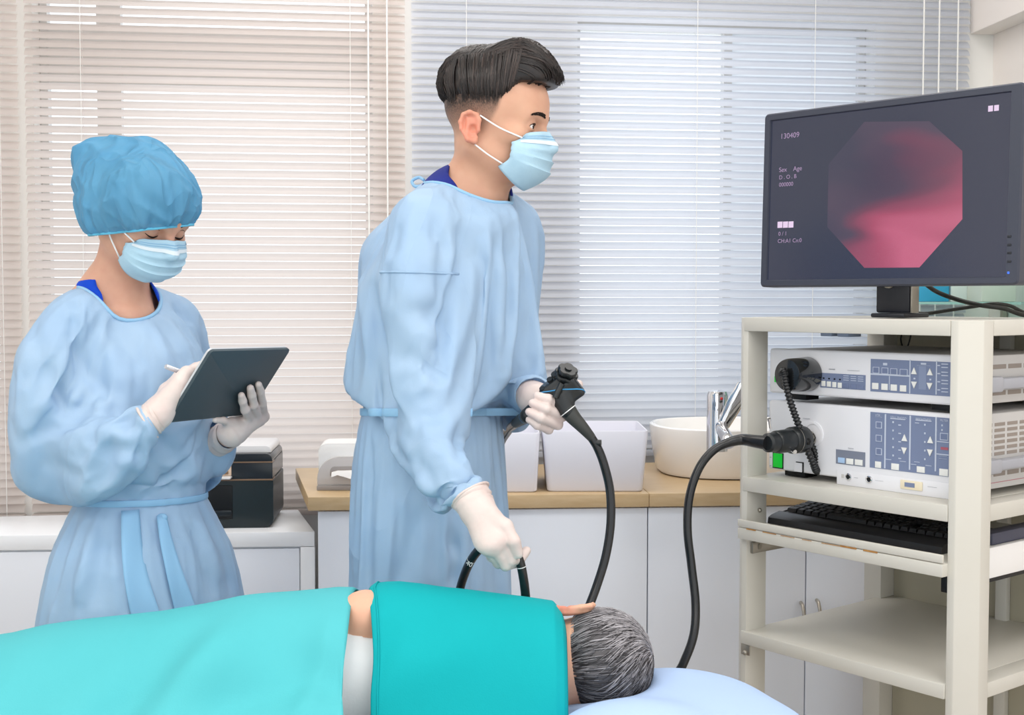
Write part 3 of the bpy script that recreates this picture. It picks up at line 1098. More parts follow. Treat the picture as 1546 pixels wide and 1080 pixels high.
rect(1169, 684, 1182, 705, 0.001, 0.004, m_green, lo, 'power_switch', 0.0008)
rect(1202, 697, 1213.5, 713, 0.0, 0.001, m_dark, lo, 'reset_frame')
rect(1200.5, 698.2, 1212, 711.8, 0.0008, 0.003, m_unit, lo, 'reset_button', 0.0006)
dashes([(1190, 711, 10, 1.2), (1213, 631.5, 10, 1.4), (1281, 676.5, 8, 1.3), (1163, 690, 2, 1), (1163, 703, 2, 1)], lo, m_ink)
rect(1264, 709, 1433, 731, 0.0, 0.0012, m_unit, lo, 'jack_strip', 0.0006)
for px, py in ((1282, 720), (1313.5, 724)):
    a = c_at(px, py, UF) - M_UL
    MXY = Matrix.Rotation(math.pi / 2, 4, 'X')
    o = MB().lathe((a.x, -0.001, a.z), [(0.0066, 0.0), (0.0066, 0.003), (0.0048, 0.0035), (0.0042, 0.0032)], 24, M=MXY).build('jack_ring', m_chrome, lo)
    MB().lathe((a.x, -0.0035, a.z), [(0.0042, 0.0), (0.0042, 0.001)], 20, M=MXY).build('jack_hole', m_dark, o)
dashes([(1271, 716, 4, 6)], lo, m_unitside, 'jack_mark')
dashes([(1290, 721, 6, 1.2), (1322, 725.5, 12, 1.3), (1401, 735, 14, 1.4)], lo, m_ink)
us = rect(1361, 724, 1394, 737.5, 0.0012, 0.0042, m_usb, lo, 'counter_badge', 0.0012)
rect(1368, 728, 1383, 734.5, 0.0043, 0.005, m_panel, lo, 'badge_display')
# recessed socket of the scope connector
a = c_at(1228, 655, UF) - M_UL
MB().lathe((a.x, 0, a.z), [(0.024, 0.0), (0.0235, 0.002), (0.019, 0.0025), (0.018, 0.001), (0.001, 0.0009)], 32, M=Matrix.Rotation(math.pi / 2, 4, 'X')).build('scope_socket', m_unit, lo)
mb2 = MB()
for j in range(6):
    for k in range(7):
        y = 0.05 + k * 0.042
        mb2.box((sx - 0.0015, y, 0.112 - j * 0.0105), (sx + 0.0006, y + 0.034, 0.118 - j * 0.0105))
mb2.build('vent_grille', m_vent, lo, smooth=False)
mb2 = MB()
for k in range(7):
    mb2.box((sx - 0.0015, 0.045 + k * 0.046, 0.022), (sx + 0.0006, 0.045 + k * 0.046 + 0.038, 0.030))
mb2.build('vent_grille', m_vent, lo, smooth=False)
hd = MB().box((sx, 0.04, 0.036), (sx + 0.022, 0.34, 0.054), 0.004).build('lifting_handle', m_handle_g, lo)
MB().box((sx - 0.001, 0.02, 0.032), (sx + 0.028, 0.075, 0.058), 0.005).build('handle_end', m_handle_g, hd)
MB().box((sx - 0.001, 0.005, 0.0105), (sx + 0.0004, 0.38, 0.0115)).build('seam_line', m_redled, lo)

# ------------------------------------------------------------------- keyboard and things on the tray
m_kb = mat('keyboard_black', rgb(38, 38, 42), 0.35, 0.5)
m_key = mat('key_black', rgb(28, 28, 31), 0.45, 0.45)
kx0 = c_at(1152, 783, 0.064).x
KW, KD = CW - 0.080 - kx0, 0.17
M_K = M_C @ Matrix.Translation((kx0, 0.064, 0.8325)) @ Matrix.Rotation(math.radians(-1.0), 4, 'Z')
kb = thing('keyboard', 'black computer keyboard on the sliding tray of the cart', 'keyboard', M_K)
mb = MB()
prof = [(0.0, 0.002), (0.002, 0.012), (0.012, 0.0165), (0.05, 0.0185), (0.055, 0.016), (KD - 0.02, 0.027), (KD - 0.004, 0.028), (KD, 0.02), (KD, 0.0)]
for (x, r) in ((0.0, 0.0),):
    pass
outl = [(y, z) for y, z in prof] + [(0.0, 0.0)]
lo_, hi_ = [], []
for y, z in outl:
    lo_.append(mb.bm.verts.new((0.012 if y < 0.03 else 0.0, y, z)))
    hi_.append(mb.bm.verts.new((KW - (0.012 if y < 0.03 else 0.0), y, z)))
mb.bm.faces.new(lo_); mb.bm.faces.new(hi_[::-1])
for k in range(len(outl)):
    k2 = (k + 1) % len(outl)
    mb.bm.faces.new((lo_[k], hi_[k], hi_[k2], lo_[k2]))
mb.build('case', m_kb, kb, angle=25)
kn = 0
for r in range(6):
    y = 0.058 + r * 0.0178
    zz = 0.0165 + (y - 0.055) * 0.118
    x = 0.012
    rnd = random.Random(r)
    while x < KW - 0.02:
        w = 0.0168
        if r == 0 and 0.10 < x < 0.2:
            w = 0.095
        elif x < 0.02 or rnd.random() < 0.08:
            w = 0.024
        if x + w > KW - 0.012:
            break
        if not (0.285 < x < 0.296 or 0.345 < x < 0.356) and kn < 98:
            b = MB()
            g = [(x, y), (x + w, y), (x + w, y + 0.0158), (x, y + 0.0158)]
            i = 0.002
            lo4 = [b.bm.verts.new((p[0], p[1], zz + 0.001 + (p[1] - y) * .12)) for p in g]
            t4 = [b.bm.verts.new((p[0] + (i if j in (0, 3) else -i), p[1] + (i if j < 2 else -i), zz + 0.0085 + (p[1] - y) * .12)) for j, p in enumerate(g)]
            b.bm.faces.new(t4)
            for j in range(4):
                b.bm.faces.new((lo4[j], lo4[(j + 1) % 4], t4[(j + 1) % 4], t4[j]))
            b.build('key', m_key, kb, smooth=False)
            kn += 1
        x += w + 0.0018

# small pile at the tray's right edge
o = MB().box((-0.016, -0.1, 0), (0.016, 0.12, 0.012), 0.002).build('notepad', mat('paper_white', rgb(238, 236, 230), 0.7)); o.matrix_world = M_C @ Matrix.Translation((CW - 0.059, 0.23, 0.8325)); tag(o, 'white notepad on the keyboard tray, under the dark blue grey case', 'notepad')
o = MB().box((-0.015, -0.09, 0), (0.015, 0.11, 0.022), 0.003).build('flat_case', mat('case_dark_blue_grey', rgb(72, 74, 92), 0.45)); o.matrix_world = M_C @ Matrix.Translation((CW - 0.058, 0.23, 0.8450)); tag(o, 'flat dark blue grey case lying on the white notepad behind the cart post', 'case')

# ------------------------------------------------------------------- monitor
m_bez = mat('monitor_bezel_dark', rgb(58, 62, 76), 0.4, 0.45)
m_bez2 = mat('monitor_bezel_edge', rgb(30, 32, 40), 0.4, 0.45)
m_scr = mat('monitor_screen', rgb(14, 15, 22), 0.22, 0.55, emit=(rgb(50, 54, 74), 0.9))
ML = Vector(((1146 - CX) / F * 2.61, 2.61, 0))
MR = Vector(((1536 - CX) / F * 2.22, 2.22, 0))
mz0, mz1 = at(1146, 434, 2.61).z, at(1152, 172, 2.61).z
md = MR - ML
MWD, MH = md.length, mz1 - mz0
mc = (ML + MR) / 2
M_M = T(mc.x, mc.y, CT + 0.0005, math.atan2(md.y, md.x))
mon = thing('monitor', 'large dark monitor on the cart showing a pink octagonal endoscope picture', 'monitor', M_M)
TILT = Matrix.Translation((0, 0, mz0 - CT)) @ Matrix.Rotation(math.radians(-1.8), 4, 'X')
M_MT = M_M @ TILT
M_MTI = M_MT.inverted()


def m_at(px, py, ly=0.0):
    a, b = M_MTI @ CAMP, M_MTI @ at(px, py, 1.0)
    d = b - a
    return a + d * ((ly - a.y) / d.y)


hw = MWD / 2
sx0, sx1, sz0, sz1 = m_at(1160, 300).x, m_at(1521, 300).x, m_at(1155, 423).z, m_at(1160, 183).z
# bezel: four mitred bars with a rounded outline
mb = MB()
def rring(x0, x1, z0, z1, r, y, n=5):
    pts = []
    for cx_, cz_, a0 in ((x1 - r, z0 + r, -90), (x1 - r, z1 - r, 0), (x0 + r, z1 - r, 90), (x0 + r, z0 + r, 180)):
        for k in range(n):
            a = math.radians(a0 + k * 90 / (n - 1))
            pts.append((cx_ + r * math.cos(a), y, cz_ + r * math.sin(a)))
    return pts
rings = [rring(-hw + .004, hw - .004, .004, MH - .004, .008, 0.045), rring(-hw, hw, 0, MH, 0.009, 0.04), rring(-hw, hw, 0, MH, 0.009, 0.004), rring(-hw + .003, hw - .003, .003, MH - .003, .007, 0.0),
         rring(sx0 - .0015, sx1 + .0015, sz0 - .0015, sz1 + .0015, 0.001, 0.0), rring(sx0, sx1, sz0, sz1, 0.001, 0.003), rring(sx0, sx1, sz0, sz1, 0.001, 0.0068)]
vv = [[mb.bm.verts.new(TILT @ Vector(p)) for p in r] for r in rings]
for a, b in zip(vv, vv[1:]):
    n = len(a)
    for k in range(n):
        mb.bm.faces.new((a[k], a[(k + 1) % n], b[(k + 1) % n], b[k]))
mb.bm.faces.new(vv[0])
mb.build('housing', m_bez, mon, angle=35)
MB().box((sx0 - .0005, 0.005, sz0 - .0005), (sx1 + .0005, 0.012, sz1 + .0005), M=TILT).build('screen', m_scr, mon, smooth=False)
MB().box((-0.16, 0.0455, 0.07), (0.16, 0.075, MH - 0.07), 0.012, M=TILT).build('back_cover', m_bez2, mon)

# picture on the screen: procedural pink tissue
m_pic = bpy.data.materials.new('endoscope_picture')
m_pic.use_nodes = True
nt = m_pic.node_tree
pb_ = nt.nodes['Principled BSDF']
pb_.inputs['Roughness'].default_value = 0.22
pb_.inputs['Base Color'].default_value = rgb(14, 15, 22)
tc = nt.nodes.new('ShaderNodeTexCoord')
sp = nt.nodes.new('ShaderNodeSeparateXYZ')
nt.links.new(tc.outputs['Generated'], sp.inputs[0])
ma = nt.nodes.new('ShaderNodeMath'); ma.operation = 'MULTIPLY_ADD'
nt.links.new(sp.outputs['Z'], ma.inputs[0]); ma.inputs[1].default_value = -0.72
mx_ = nt.nodes.new('ShaderNodeMath'); mx_.operation = 'MULTIPLY_ADD'
nt.links.new(sp.outputs['X'], mx_.inputs[0]); mx_.inputs[1].default_value = 0.50; mx_.inputs[2].default_value = 0.44
nt.links.new(mx_.outputs[0], ma.inputs[2])
nz = nt.nodes.new('ShaderNodeTexNoise'); nz.inputs['Scale'].default_value = 1.9; nz.inputs['Detail'].default_value = 0.6; nz.inputs['Distortion'].default_value = 0.4
mpp = nt.nodes.new('ShaderNodeMapping'); mpp.inputs['Rotation'].default_value = (0, 0.7, 0); mpp.inputs['Scale'].default_value = (0.7, 1, 2.0); mpp.inputs['Location'].default_value = (0.35, 0, 0.2)
nt.links.new(tc.outputs['Generated'], mpp.inputs[0]); nt.links.new(mpp.outputs[0], nz.inputs['Vector'])
ad = nt.nodes.new('ShaderNodeMath'); ad.operation = 'MULTIPLY_ADD'; ad.inputs[1].default_value = 1.0
nt.links.new(nz.outputs[0], ad.inputs[0]); nt.links.new(ma.outputs[0], ad.inputs[2])
sb_ = nt.nodes.new('ShaderNodeMath'); sb_.operation = 'SUBTRACT'; sb_.inputs[1].default_value = 0.38
nt.links.new(ad.outputs[0], sb_.inputs[0])
cr = nt.nodes.new('ShaderNodeValToRGB')
els = cr.color_ramp.elements
els[0].position = 0.0; els[0].color = rgb(66, 64, 84)
els[1].position = 0.95; els[1].color = rgb(205, 104, 134)
for p_, cc in ((0.30, rgb(84, 70, 90)), (0.50, rgb(122, 70, 92)), (0.74, rgb(176, 82, 110))):
    e = els.new(p_); e.color = cc
nt.links.new(sb_.outputs[0], cr.inputs[0])
nt.links.new(cr.outputs[0], pb_.inputs['Emission Color'])
pb_.inputs['Emission Strength'].default_value = 0.9
octo = [(1251, 248), (1249, 343), (1305, 404.5), (1388, 404), (1453, 331), (1453, 228), (1403, 183), (1305, 184)]
pp = [m_at(x, y, 0.0048) for x, y in octo]
mb = MB()
mb.bm.faces.new([mb.bm.verts.new(TILT @ p) for p in pp])
mb.build('endoscope_picture', m_pic, mon, smooth=False)
m_txt = mat('screen_text_lilac', rgb(20, 18, 24), 0.3, emit=(rgb(176, 150, 186), 0.9))
m_txt2 = mat('screen_text_bright', rgb(20, 18, 24), 0.3, emit=(rgb(232, 208, 236), 1.0))


def scr_text(px, py, body, h, m=m_txt):
    a = m_at(px, py, 0.0047)
    s = (m_at(px, py - h, 0.0047) - a).z * 1.4
    text_mesh(body, s, TILT @ Matrix.Translation(a) @ Matrix.Rotation(math.pi / 2, 4, 'X'), m, mon, 'screen_text')


def scr_blocks(lst, m=m_txt):
    mb = MB()
    for px, py, w, h in lst:
        a, b = m_at(px, py, 0.0047), m_at(px + w, py + h, 0.0047)
        mb.poly([TILT @ Vector((a.x, a.y, a.z)), TILT @ Vector((b.x, a.y, a.z)), TILT @ Vector((b.x, a.y, b.z)), TILT @ Vector((a.x, a.y, b.z))])
    mb.build('screen_text', m, mon, smooth=False)


scr_text(1178, 210, '130409', 8)
scr_text(1176, 260, 'Sex    Age', 7)
scr_text(1176, 271, 'D . O . B', 6)
scr_text(1176, 282, '000000', 6)
scr_blocks([(1174 + k * 8.3, 335 - k * 0.2, 7.2, 9) for k in range(3)], m_txt2)
scr_text(1175, 356, '0 / 1', 6)
scr_text(1174, 367, 'CH:A1 Cn:0', 6)
scr_blocks([(1492, 160, 7, 8), (1501, 159, 7, 8)], m_txt2)
for k, py in enumerate((357, 370, 382, 395)):
    a = m_at(1524, py, 0)
    MB().box((a.x - 0.0035, -0.0012, a.z - 0.002), (a.x + 0.0035, 0.001, a.z + 0.002), 0.0006, M=TILT).build('button', m_bez2, mon)
a = m_at(1522.5, 412, 0)
MB().box((a.x - 0.002, -0.0012, a.z - 0.002), (a.x + 0.002, 0.001, a.z + 0.002), 0.0006, M=TILT).build('power_light', mat('led_blue', rgb(20, 60, 160), 0.3, emit=(rgb(70, 120, 240), 1.0)), mon)
# stand
sxm = c_at(1354, 460, 0, (M_M).inverted()).x
stx = (M_M.inverted() @ at(1354, 460, 2.46)).x
st = MB().box((stx - 0.036, 0.05, 0.009), (stx + 0.036, 0.078, 0.30), 0.004).build('stand', m_bez2, mon)
MB().box((stx + 0.0365, 0.052, 0.009), (stx + 0.040, 0.08, 0.30), 0.001).build('stand_edge', m_steel, st)
MB().box((stx - 0.036, 0.03, 0.0), (stx + 0.036, 0.13, 0.0085), 0.003).build('stand_base', m_bez2, mon)
MB().sphere((stx - 0.006, 0.045, 0.062), 0.010, 14, (1, .4, .6)).build('stand_screw', m_steel, st)

# cables behind the monitor
m_cable = mat('cable_black', rgb(40, 42, 38), 0.45, 0.4)
for lab, pts in (('thick black cable sagging from the monitor across the glass shelf', [(1392, 425, 2.5), (1415, 441, 2.52), (1447, 453, 2.5), (1480, 461, 2.46), (1515, 466, 2.45), (1546, 476, 2.46), (1590, 480, 2.47), (1640, 480, 2.46)]),
                 ('thin black cable rising behind the monitor stand to the right', [(1383, 473, 2.56), (1400, 473.5, 2.57), (1430, 469, 2.56), (1470, 463, 2.53), (1500, 459, 2.5), (1525, 462, 2.50), (1550, 473, 2.51), (1590, 478, 2.52), (1630, 478, 2.51)])):
    pw = [at(*p) for p in pts]
    for p in pw:
        p.z = max(p.z, CT + 0.0055)
    o = MB().tube(spline(pw, 8), 0.0045 if 'thick' in lab else 0.0038, 10).build('cable', m_cable)
    tag(o, lab, 'cable', 'black cables behind the monitor')
# =================================================================== people: shared pieces
m_skin = mat('skin', rgb(214, 166, 142), 0.5, 0.35, noise=(35, rgb(204, 150, 128), 0.5), sss=0.12)
m_glove = mat('latex_glove_white', rgb(222, 208, 202), 0.42, 0.4, noise=(22, rgb(216, 196, 190), 0.8), bump=(90, 0.25))
m_gown = mat('gown_nonwoven_blue', rgb(184, 212, 238), 0.5, 0.3, noise=(11, rgb(172, 204, 236), 0.6), bump=(320, 0.10), trans=0.25)


def crease(m, scale, dist, stretch=(1, 1, 0.55), strength=0.7):
    """papery creases of a folded disposable fabric, as bump"""
    nt = m.node_tree
    b = nt.nodes['Principled BSDF']
    old = b.inputs['Normal'].links[0].from_node if b.inputs['Normal'].links else None
    tc = nt.nodes.new('ShaderNodeTexCoord')
    mp = nt.nodes.new('ShaderNodeMapping'); mp.inputs['Scale'].default_value = stretch
    nt.links.new(tc.outputs['Object'], mp.inputs[0])
    n = nt.nodes.new('ShaderNodeTexNoise'); n.inputs['Scale'].default_value = scale; n.inputs['Detail'].default_value = 1.2; n.inputs['Distortion'].default_value = 0.7
    nt.links.new(mp.outputs[0], n.inputs['Vector'])
    s1 = nt.nodes.new('ShaderNodeMath'); s1.operation = 'SUBTRACT'; s1.inputs[1].default_value = 0.5
    s2 = nt.nodes.new('ShaderNodeMath'); s2.operation = 'ABSOLUTE'
    s3 = nt.nodes.new('ShaderNodeMath'); s3.operation = 'POWER'; s3.inputs[1].default_value = 0.85
    nt.links.new(n.outputs[0], s1.inputs[0]); nt.links.new(s1.outputs[0], s2.inputs[0]); nt.links.new(s2.outputs[0], s3.inputs[0])
    bp = nt.nodes.new('ShaderNodeBump'); bp.inputs['Strength'].default_value = strength; bp.inputs['Distance'].default_value = dist; bp.invert = True
    nt.links.new(s3.outputs[0], bp.inputs['Height'])
    if old is not None:
        nt.links.new(old.outputs[0], bp.inputs['Normal'])
    nt.links.new(bp.outputs[0], b.inputs['Normal'])


crease(m_gown, 6.0, 0.030, strength=0.5)
m_scrub = mat('scrub_cobalt', rgb(16, 72, 200), 0.75, 0.2, bump=(400, 0.1))
m_scrub_n = mat('scrub_navy', rgb(34, 46, 130), 0.75, 0.2, bump=(400, 0.1))
m_trim = mat('gown_tape_blue', rgb(160, 206, 240), 0.6, 0.25, trans=0.15)
m_mask = mat('mask_pale_blue', rgb(188, 222, 240), 0.65, 0.2, noise=(60, rgb(178, 214, 234), 0.6), bump=(300, 0.1), trans=0.1)
m_maskw = mat('mask_white_edge', rgb(222, 232, 238), 0.6, 0.2)
m_elast = mat('mask_elastic_white', rgb(248, 248, 248), 0.6, 0.2)
m_cap = mat('bouffant_cap_blue', rgb(108, 176, 216), 0.6, 0.25, noise=(16, rgb(96, 166, 210), 0.7), bump=(260, 0.2), trans=0.2)
crease(m_cap, 16, 0.03, (1, 1, 0.5), 0.8)
m_eye = mat('eye_white', rgb(226, 222, 220), 0.15, 0.5)
m_iris = mat('iris_dark_brown', rgb(46, 30, 24), 0.1, 0.6)
m_lash = mat('lash_brow_dark', rgb(34, 26, 24), 0.7, 0.2)


def hair_mat(name, c0, c1, rough=0.38):
    m = mat(name, c0, rough, 0.45)
    nt = m.node_tree
    b = nt.nodes['Principled BSDF']
    at_ = nt.nodes.new('ShaderNodeAttribute'); at_.attribute_name = 'tone'
    mx = nt.nodes.new('ShaderNodeMixRGB')
    mx.inputs[1].default_value = c0; mx.inputs[2].default_value = c1
    nt.links.new(at_.outputs['Fac'], mx.inputs[0])
    nt.links.new(mx.outputs[0], b.inputs['Base Color'])
    return m


def strands_mesh(lines, radii, tones, name, m, parent, n=4):
    """hair locks: tapered strands joined in one mesh, with a tone per strand"""
    V, Fc, Tn = [], [], []
    for ln, r, t in zip(lines, radii, tones):
        ln = [Vector(p) for p in ln]
        base = len(V)
        prev = None
        L = len(ln)
        for i, p in enumerate(ln):
            tg = (ln[min(i + 1, L - 1)] - ln[max(i - 1, 0)]).normalized()
            x = tg.orthogonal().normalized() if prev is None else (prev - tg * prev.dot(tg)).normalized()
            prev = x
            y = tg.cross(x)
            u = i / (L - 1)
            rr = r * (1.0 if u < 0.5 else max(0.08, 1 - (u - 0.5) * 1.85)) * (0.6 + 0.4 * min(1, u * 5))
            for k in range(n):
                a = 2 * math.pi * k / n
                V.append(p + (x * math.cos(a) + y * math.sin(a)) * rr)
                Tn.append(t)
            if i:
                o0, o1 = base + (i - 1) * n, base + i * n
                for k in range(n):
                    Fc.append((o0 + k, o0 + (k + 1) % n, o1 + (k + 1) % n, o1 + k))
    me = mesh_of(V, Fc, name)
    a = me.attributes.new('tone', 'FLOAT', 'POINT')
    a.data.foreach_set('value', np.array(Tn, dtype=np.float32))
    return link(name, me, m, parent, True, 180)


EAR_HELIX = [(0.006, 0.006), (0.006, 0.018), (0.0, 0.028), (-0.012, 0.031), (-0.023, 0.025), (-0.027, 0.010), (-0.023, -0.006), (-0.015, -0.018), (-0.008, -0.028), (0.001, -0.030), (0.004, -0.020)]


def head_sdf(p, ears=(1, -1), eyes_closed=False, female=False, ear_up=0.0, ear_k=1.0):
    """p in the head frame: x right, y forward, z up; origin between the eyes' level and the ears"""
    zl = p[..., 2]
    p = np.stack([p[..., 0], p[..., 1], np.where(zl < -0.01, (zl + 0.01) * 1.17 - 0.01, zl)], -1)
    ax = np.abs(p[..., 0])
    q = np.stack([ax, p[..., 1], p[..., 2]], -1)
    d = d_ell(p, (0, 0.002, 0.036), (0.076, 0.088, 0.075))
    d = smin(d, d_ell(p, (0, 0.022, 0.035), (0.068, 0.080, 0.068)), 0.03)          # forehead
    d = smin(d, d_ell(p, (0, 0.028, -0.045), (0.058, 0.062, 0.064)), 0.04)        # lower face
    d = smin(d, d_cap(q, (0.052, -0.005, -0.055), (0.018, 0.070, -0.100), 0.016, 0.015), 0.03)  # jaw
    d = smin(d, d_cap(q, (0.0, 0.080, -0.102), (0.012, 0.080, -0.102), 0.014), 0.02)           # chin
    d = smin(d, d_ell(q, (0.044, 0.060, -0.022), (0.022, 0.022, 0.018)), 0.02)      # cheekbone
    d = smin(d, d_cap(q, (0.008, 0.090, 0.014), (0.040, 0.076, 0.017), 0.010, 0.011), 0.018)    # brow ridge
    d = smax(d, -d_ell(q, (0.032, 0.098, -0.002), (0.017, 0.017, 0.012)), 0.014)    # eye socket
    d = smin(d, d_cap(p, (0, 0.090, 0.006), (0, 0.116, -0.036), 0.0075, 0.0115), 0.010)         # nose
    d = smin(d, d_ell(q, (0.012, 0.100, -0.040), (0.008, 0.011, 0.008)), 0.008)
    d = smin(d, d_ell(p, (0, 0.086, -0.068), (0.024, 0.014, 0.012)), 0.012)         # mouth
    # eyelids: a shell over the eyeball with an opening
    lid = d_ell(q, (0.032, 0.0775, -0.001), (0.0145, 0.0142, 0.0142))
    if not eyes_closed:
        lid = smax(lid, -d_ell(q, (0.033, 0.093, -0.0015), (0.0125, 0.012, 0.0042)), 0.002)
    d = smin(d, lid, 0.006)
    for s in ears:
        e = np.stack([p[..., 0] * s - (1 - ear_k) * 0.03, (p[..., 1] + 0.002) * 1.05 * ear_k, (p[..., 2] + 0.020 - ear_up) * 1.12 * ear_k], -1)
        plate = d_ell(e, (0.0795, -0.010, 0.001), (0.0055, 0.017, 0.028))
        hx = None
        for (y0, z0), (y1, z1) in zip(EAR_HELIX, EAR_HELIX[1:]):
            x0 = 0.0765 + (0.010 if y0 < -0.004 else 0.004)
            x1 = 0.0765 + (0.010 if y1 < -0.004 else 0.004)
            r0 = 0.0042 if z0 > -0.022 else 0.0062
            r1 = 0.0042 if z1 > -0.022 else 0.0062
            c = d_cap(e, (x0, y0, z0), (x1, y1, z1), r0, r1)
            hx = c if hx is None else smin(hx, c, 0.003)
        ear = smin(plate, hx, 0.004)
        anti = d_cap(e, (0.083, -0.014, 0.018), (0.084, -0.013, -0.012), 0.0032)
        ear = smin(ear, anti, 0.004)
        ear = smin(ear, d_ell(e, (0.080, 0.006, -0.004), (0.005, 0.0045, 0.006)), 0.004)
        ear = smax(ear, -d_ell(e, (0.086, -0.003, -0.002), (0.0085, 0.0075, 0.011)), 0.002)
        ear = smax(ear, -d_ell(e, (0.0895, -0.019, 0.006), (0.006, 0.0028, 0.018)), 0.002)
        d = smin(d, ear, 0.005)
    return d


def xf(verts, R, o, s=1.0):
    """head-frame points to world"""
    R = np.array(R)
    return (np.asarray(verts) * s) @ R.T + np.array(o)


def body_mesh(name, head_R, head_o, hs, tube, parent, m, hoff=0.0023, **kw):
    """one mesh: the finely modelled head and neck, and the trunk and limbs under the clothes.
    tube = [(a, b, ra, rb)] in world space; the first entries form the neck and upper chest"""
    Ri = np.array(head_R, dtype=np.float32)
    o = A3(head_o)

    def f(p):
        q = ((p - o) @ Ri) / hs
        d = head_sdf(q, **kw) * hs
        nk = None
        for a, b, ra, rb in tube['neck']:
            c = d_cap(p, a, b, ra, rb)
            nk = c if nk is None else smin(nk, c, 0.03)
        d = smin(d, nk, 0.028)
        return d
    pts = [Vector(head_o)] + [Vector(x) for t in tube['neck'] for x in t[:2]]
    lo = np.array([min(v[i] for v in pts) for i in range(3)]) - 0.155
    hi = np.array([max(v[i] for v in pts) for i in range(3)]) + 0.155
    lo[2] = max(lo[2], tube['cut'])
    V, Q = surface(f, lo, hi, hoff * 1.0)
    V = relax(V, Q, 1, 0.4)

    def g(p):
        d = None
        for a, b, ra, rb in tube['body']:
            c = d_cap(p, a, b, ra, rb)
            d = c if d is None else smin(d, c, 0.03)
        if 'clip' in tube:
            d = np.where(p[..., 2] > tube['hem'] + 0.05, smax(d, tube['clip'](p) + 0.006, 0.01), d)
        return d
    pts = [Vector(x) for t in tube['body'] for x in t[:2]]
    lo = np.array([min(v[i] for v in pts) for i in range(3)]) - 0.18
    hi = np.array([max(v[i] for v in pts) for i in range(3)]) + 0.18
    lo[2] = max(lo[2], -0.02)
    V2, Q2 = surface(g, lo, hi, 0.012)
    V2[:, 2] = np.maximum(V2[:, 2], 0.001)
    me = mesh_of(np.concatenate([V, V2]), np.concatenate([Q, Q2 + len(V)]), name)
    return link(name, me, m, parent, True, 180)


# ------------------------------------------------------------------- hands
FR = {'i': (0.0098, 0.0088, 0.0082, 0.0072), 'm': (0.0100, 0.0090, 0.0083, 0.0073), 'r': (0.0096, 0.0086, 0.0080, 0.0070), 'l': (0.0086, 0.0077, 0.0071, 0.0062), 't': (0.0125, 0.0112, 0.0102, 0.0085)}


def glove(name, label_, wrist, fore, fingers, parent, m, cuff=None, scale=1.0, k_palm=0.016, h=0.0020, rw=0.027):
    """a gloved hand from explicit joints. fingers: {'i','m','r','l': 4 joints, 't': 4 joints}"""
    wrist, fore = Vector(wrist), Vector(fore)

    def f(p):
        d = None
        for k, js in fingers.items():
            r = [x * scale for x in FR[k]]
            fd = None
            for n in range(3):
                c = d_cap(p, js[n], js[n + 1], r[n], r[n + 1])
                fd = c if fd is None else smin(fd, c, 0.004)
            d = fd if d is None else smin(d, fd, 0.0022)
        pm = None
        for k, js in fingers.items():
            if k == 't':
                c = d_cap(p, wrist + (Vector(js[0]) - wrist) * 0.35, js[0], 0.019 * scale, 0.0145 * scale)
            else:
                c = d_cap(p, wrist + (Vector(js[0]) - wrist) * 0.15, Vector(js[0]), 0.0155 * scale, 0.0118 * scale)
            pm = c if pm is None else smin(pm, c, k_palm)
        d = smin(d, pm, 0.006)
        d = smin(d, d_cap(p, wrist, fore, rw * scale, (rw + 0.004) * scale), 0.02)
        w = vnoise(p * 70.0, 3) * 0.0005 + vnoise(p * 160.0, 5) * 0.00022
        return d + w
    pts = [wrist, fore] + [Vector(j) for js in fingers.values() for j in js]
    lo = np.array([min(v[i] for v in pts) for i in range(3)]) - 0.045
    hi = np.array([max(v[i] for v in pts) for i in range(3)]) + 0.045
    V, Q = surface(f, lo, hi, h)
    V = relax(V, Q, 1, 0.4)
    o = link(name, mesh_of(V, Q, name), m, parent, True, 180)
    if label_:
        o['label'] = label_
    if cuff is not None:
        # rolled edge of the glove over the sleeve
        c0, c1, r0, r1 = cuff
        ax = (Vector(c1) - Vector(c0)).normalized()
        x = ax.orthogonal().normalized(); y = ax.cross(x)
        rows = []
        for t in np.linspace(0, 1, 13):
            ce = Vector(c0).lerp(Vector(c1), t)
            rr = r0 + (r1 - r0) * t
            rows.append([ce + (x * math.cos(a) + y * math.sin(a)) * (rr + 0.0011 * math.sin(a * 3 + t * 16) + 0.0009 * math.sin(t * 26 + a)) for a in np.linspace(0, 2 * math.pi, 41)])
        g = MB().grid(rows)
        bmesh.ops.remove_doubles(g.bm, verts=g.bm.verts, dist=1e-5)
        g.build('glove_cuff', m, o, angle=180)
        ring = rows[-1]
        MB().tube(list(ring), 0.0021, 8, caps=False).build('cuff_bead', m, o, angle=180)
    return o


# ------------------------------------------------------------------- gowns
def loft_sdf(p, rings, fwd):
    """rings: (z, cx, cy, a, b) sorted by z; a along the shoulders, b along fwd"""
    R = np.array(rings, dtype=np.float32)
    z = p[..., 2]
    zs = R[:, 0]
    cx, cy, a, b = (np.interp(z, zs, R[:, k]).astype(np.float32) for k in (1, 2, 3, 4))
    fx, fy = fwd
    n = math.hypot(fx, fy); fx /= n; fy /= n
    dx, dy = p[..., 0] - cx, p[..., 1] - cy
    u = dx * fy - dy * fx
    v = dx * fx + dy * fy
    return (np.sqrt((u / a) ** 2 + (v / b) ** 2) - 1) * np.minimum(a, b) * 0.95


def px_rings(lst, Y, a_k=1.12, b_k=0.86):
    out = []
    for py, xl, xr, dY in lst:
        pl, pr = at(xl, py, Y + dY), at(xr, py, Y + dY)
        w = (pr.x - pl.x) / 2
        out.append((pl.z, (pl.x + pr.x) / 2, Y + dY, w * a_k, w * b_k))
    return sorted(out)


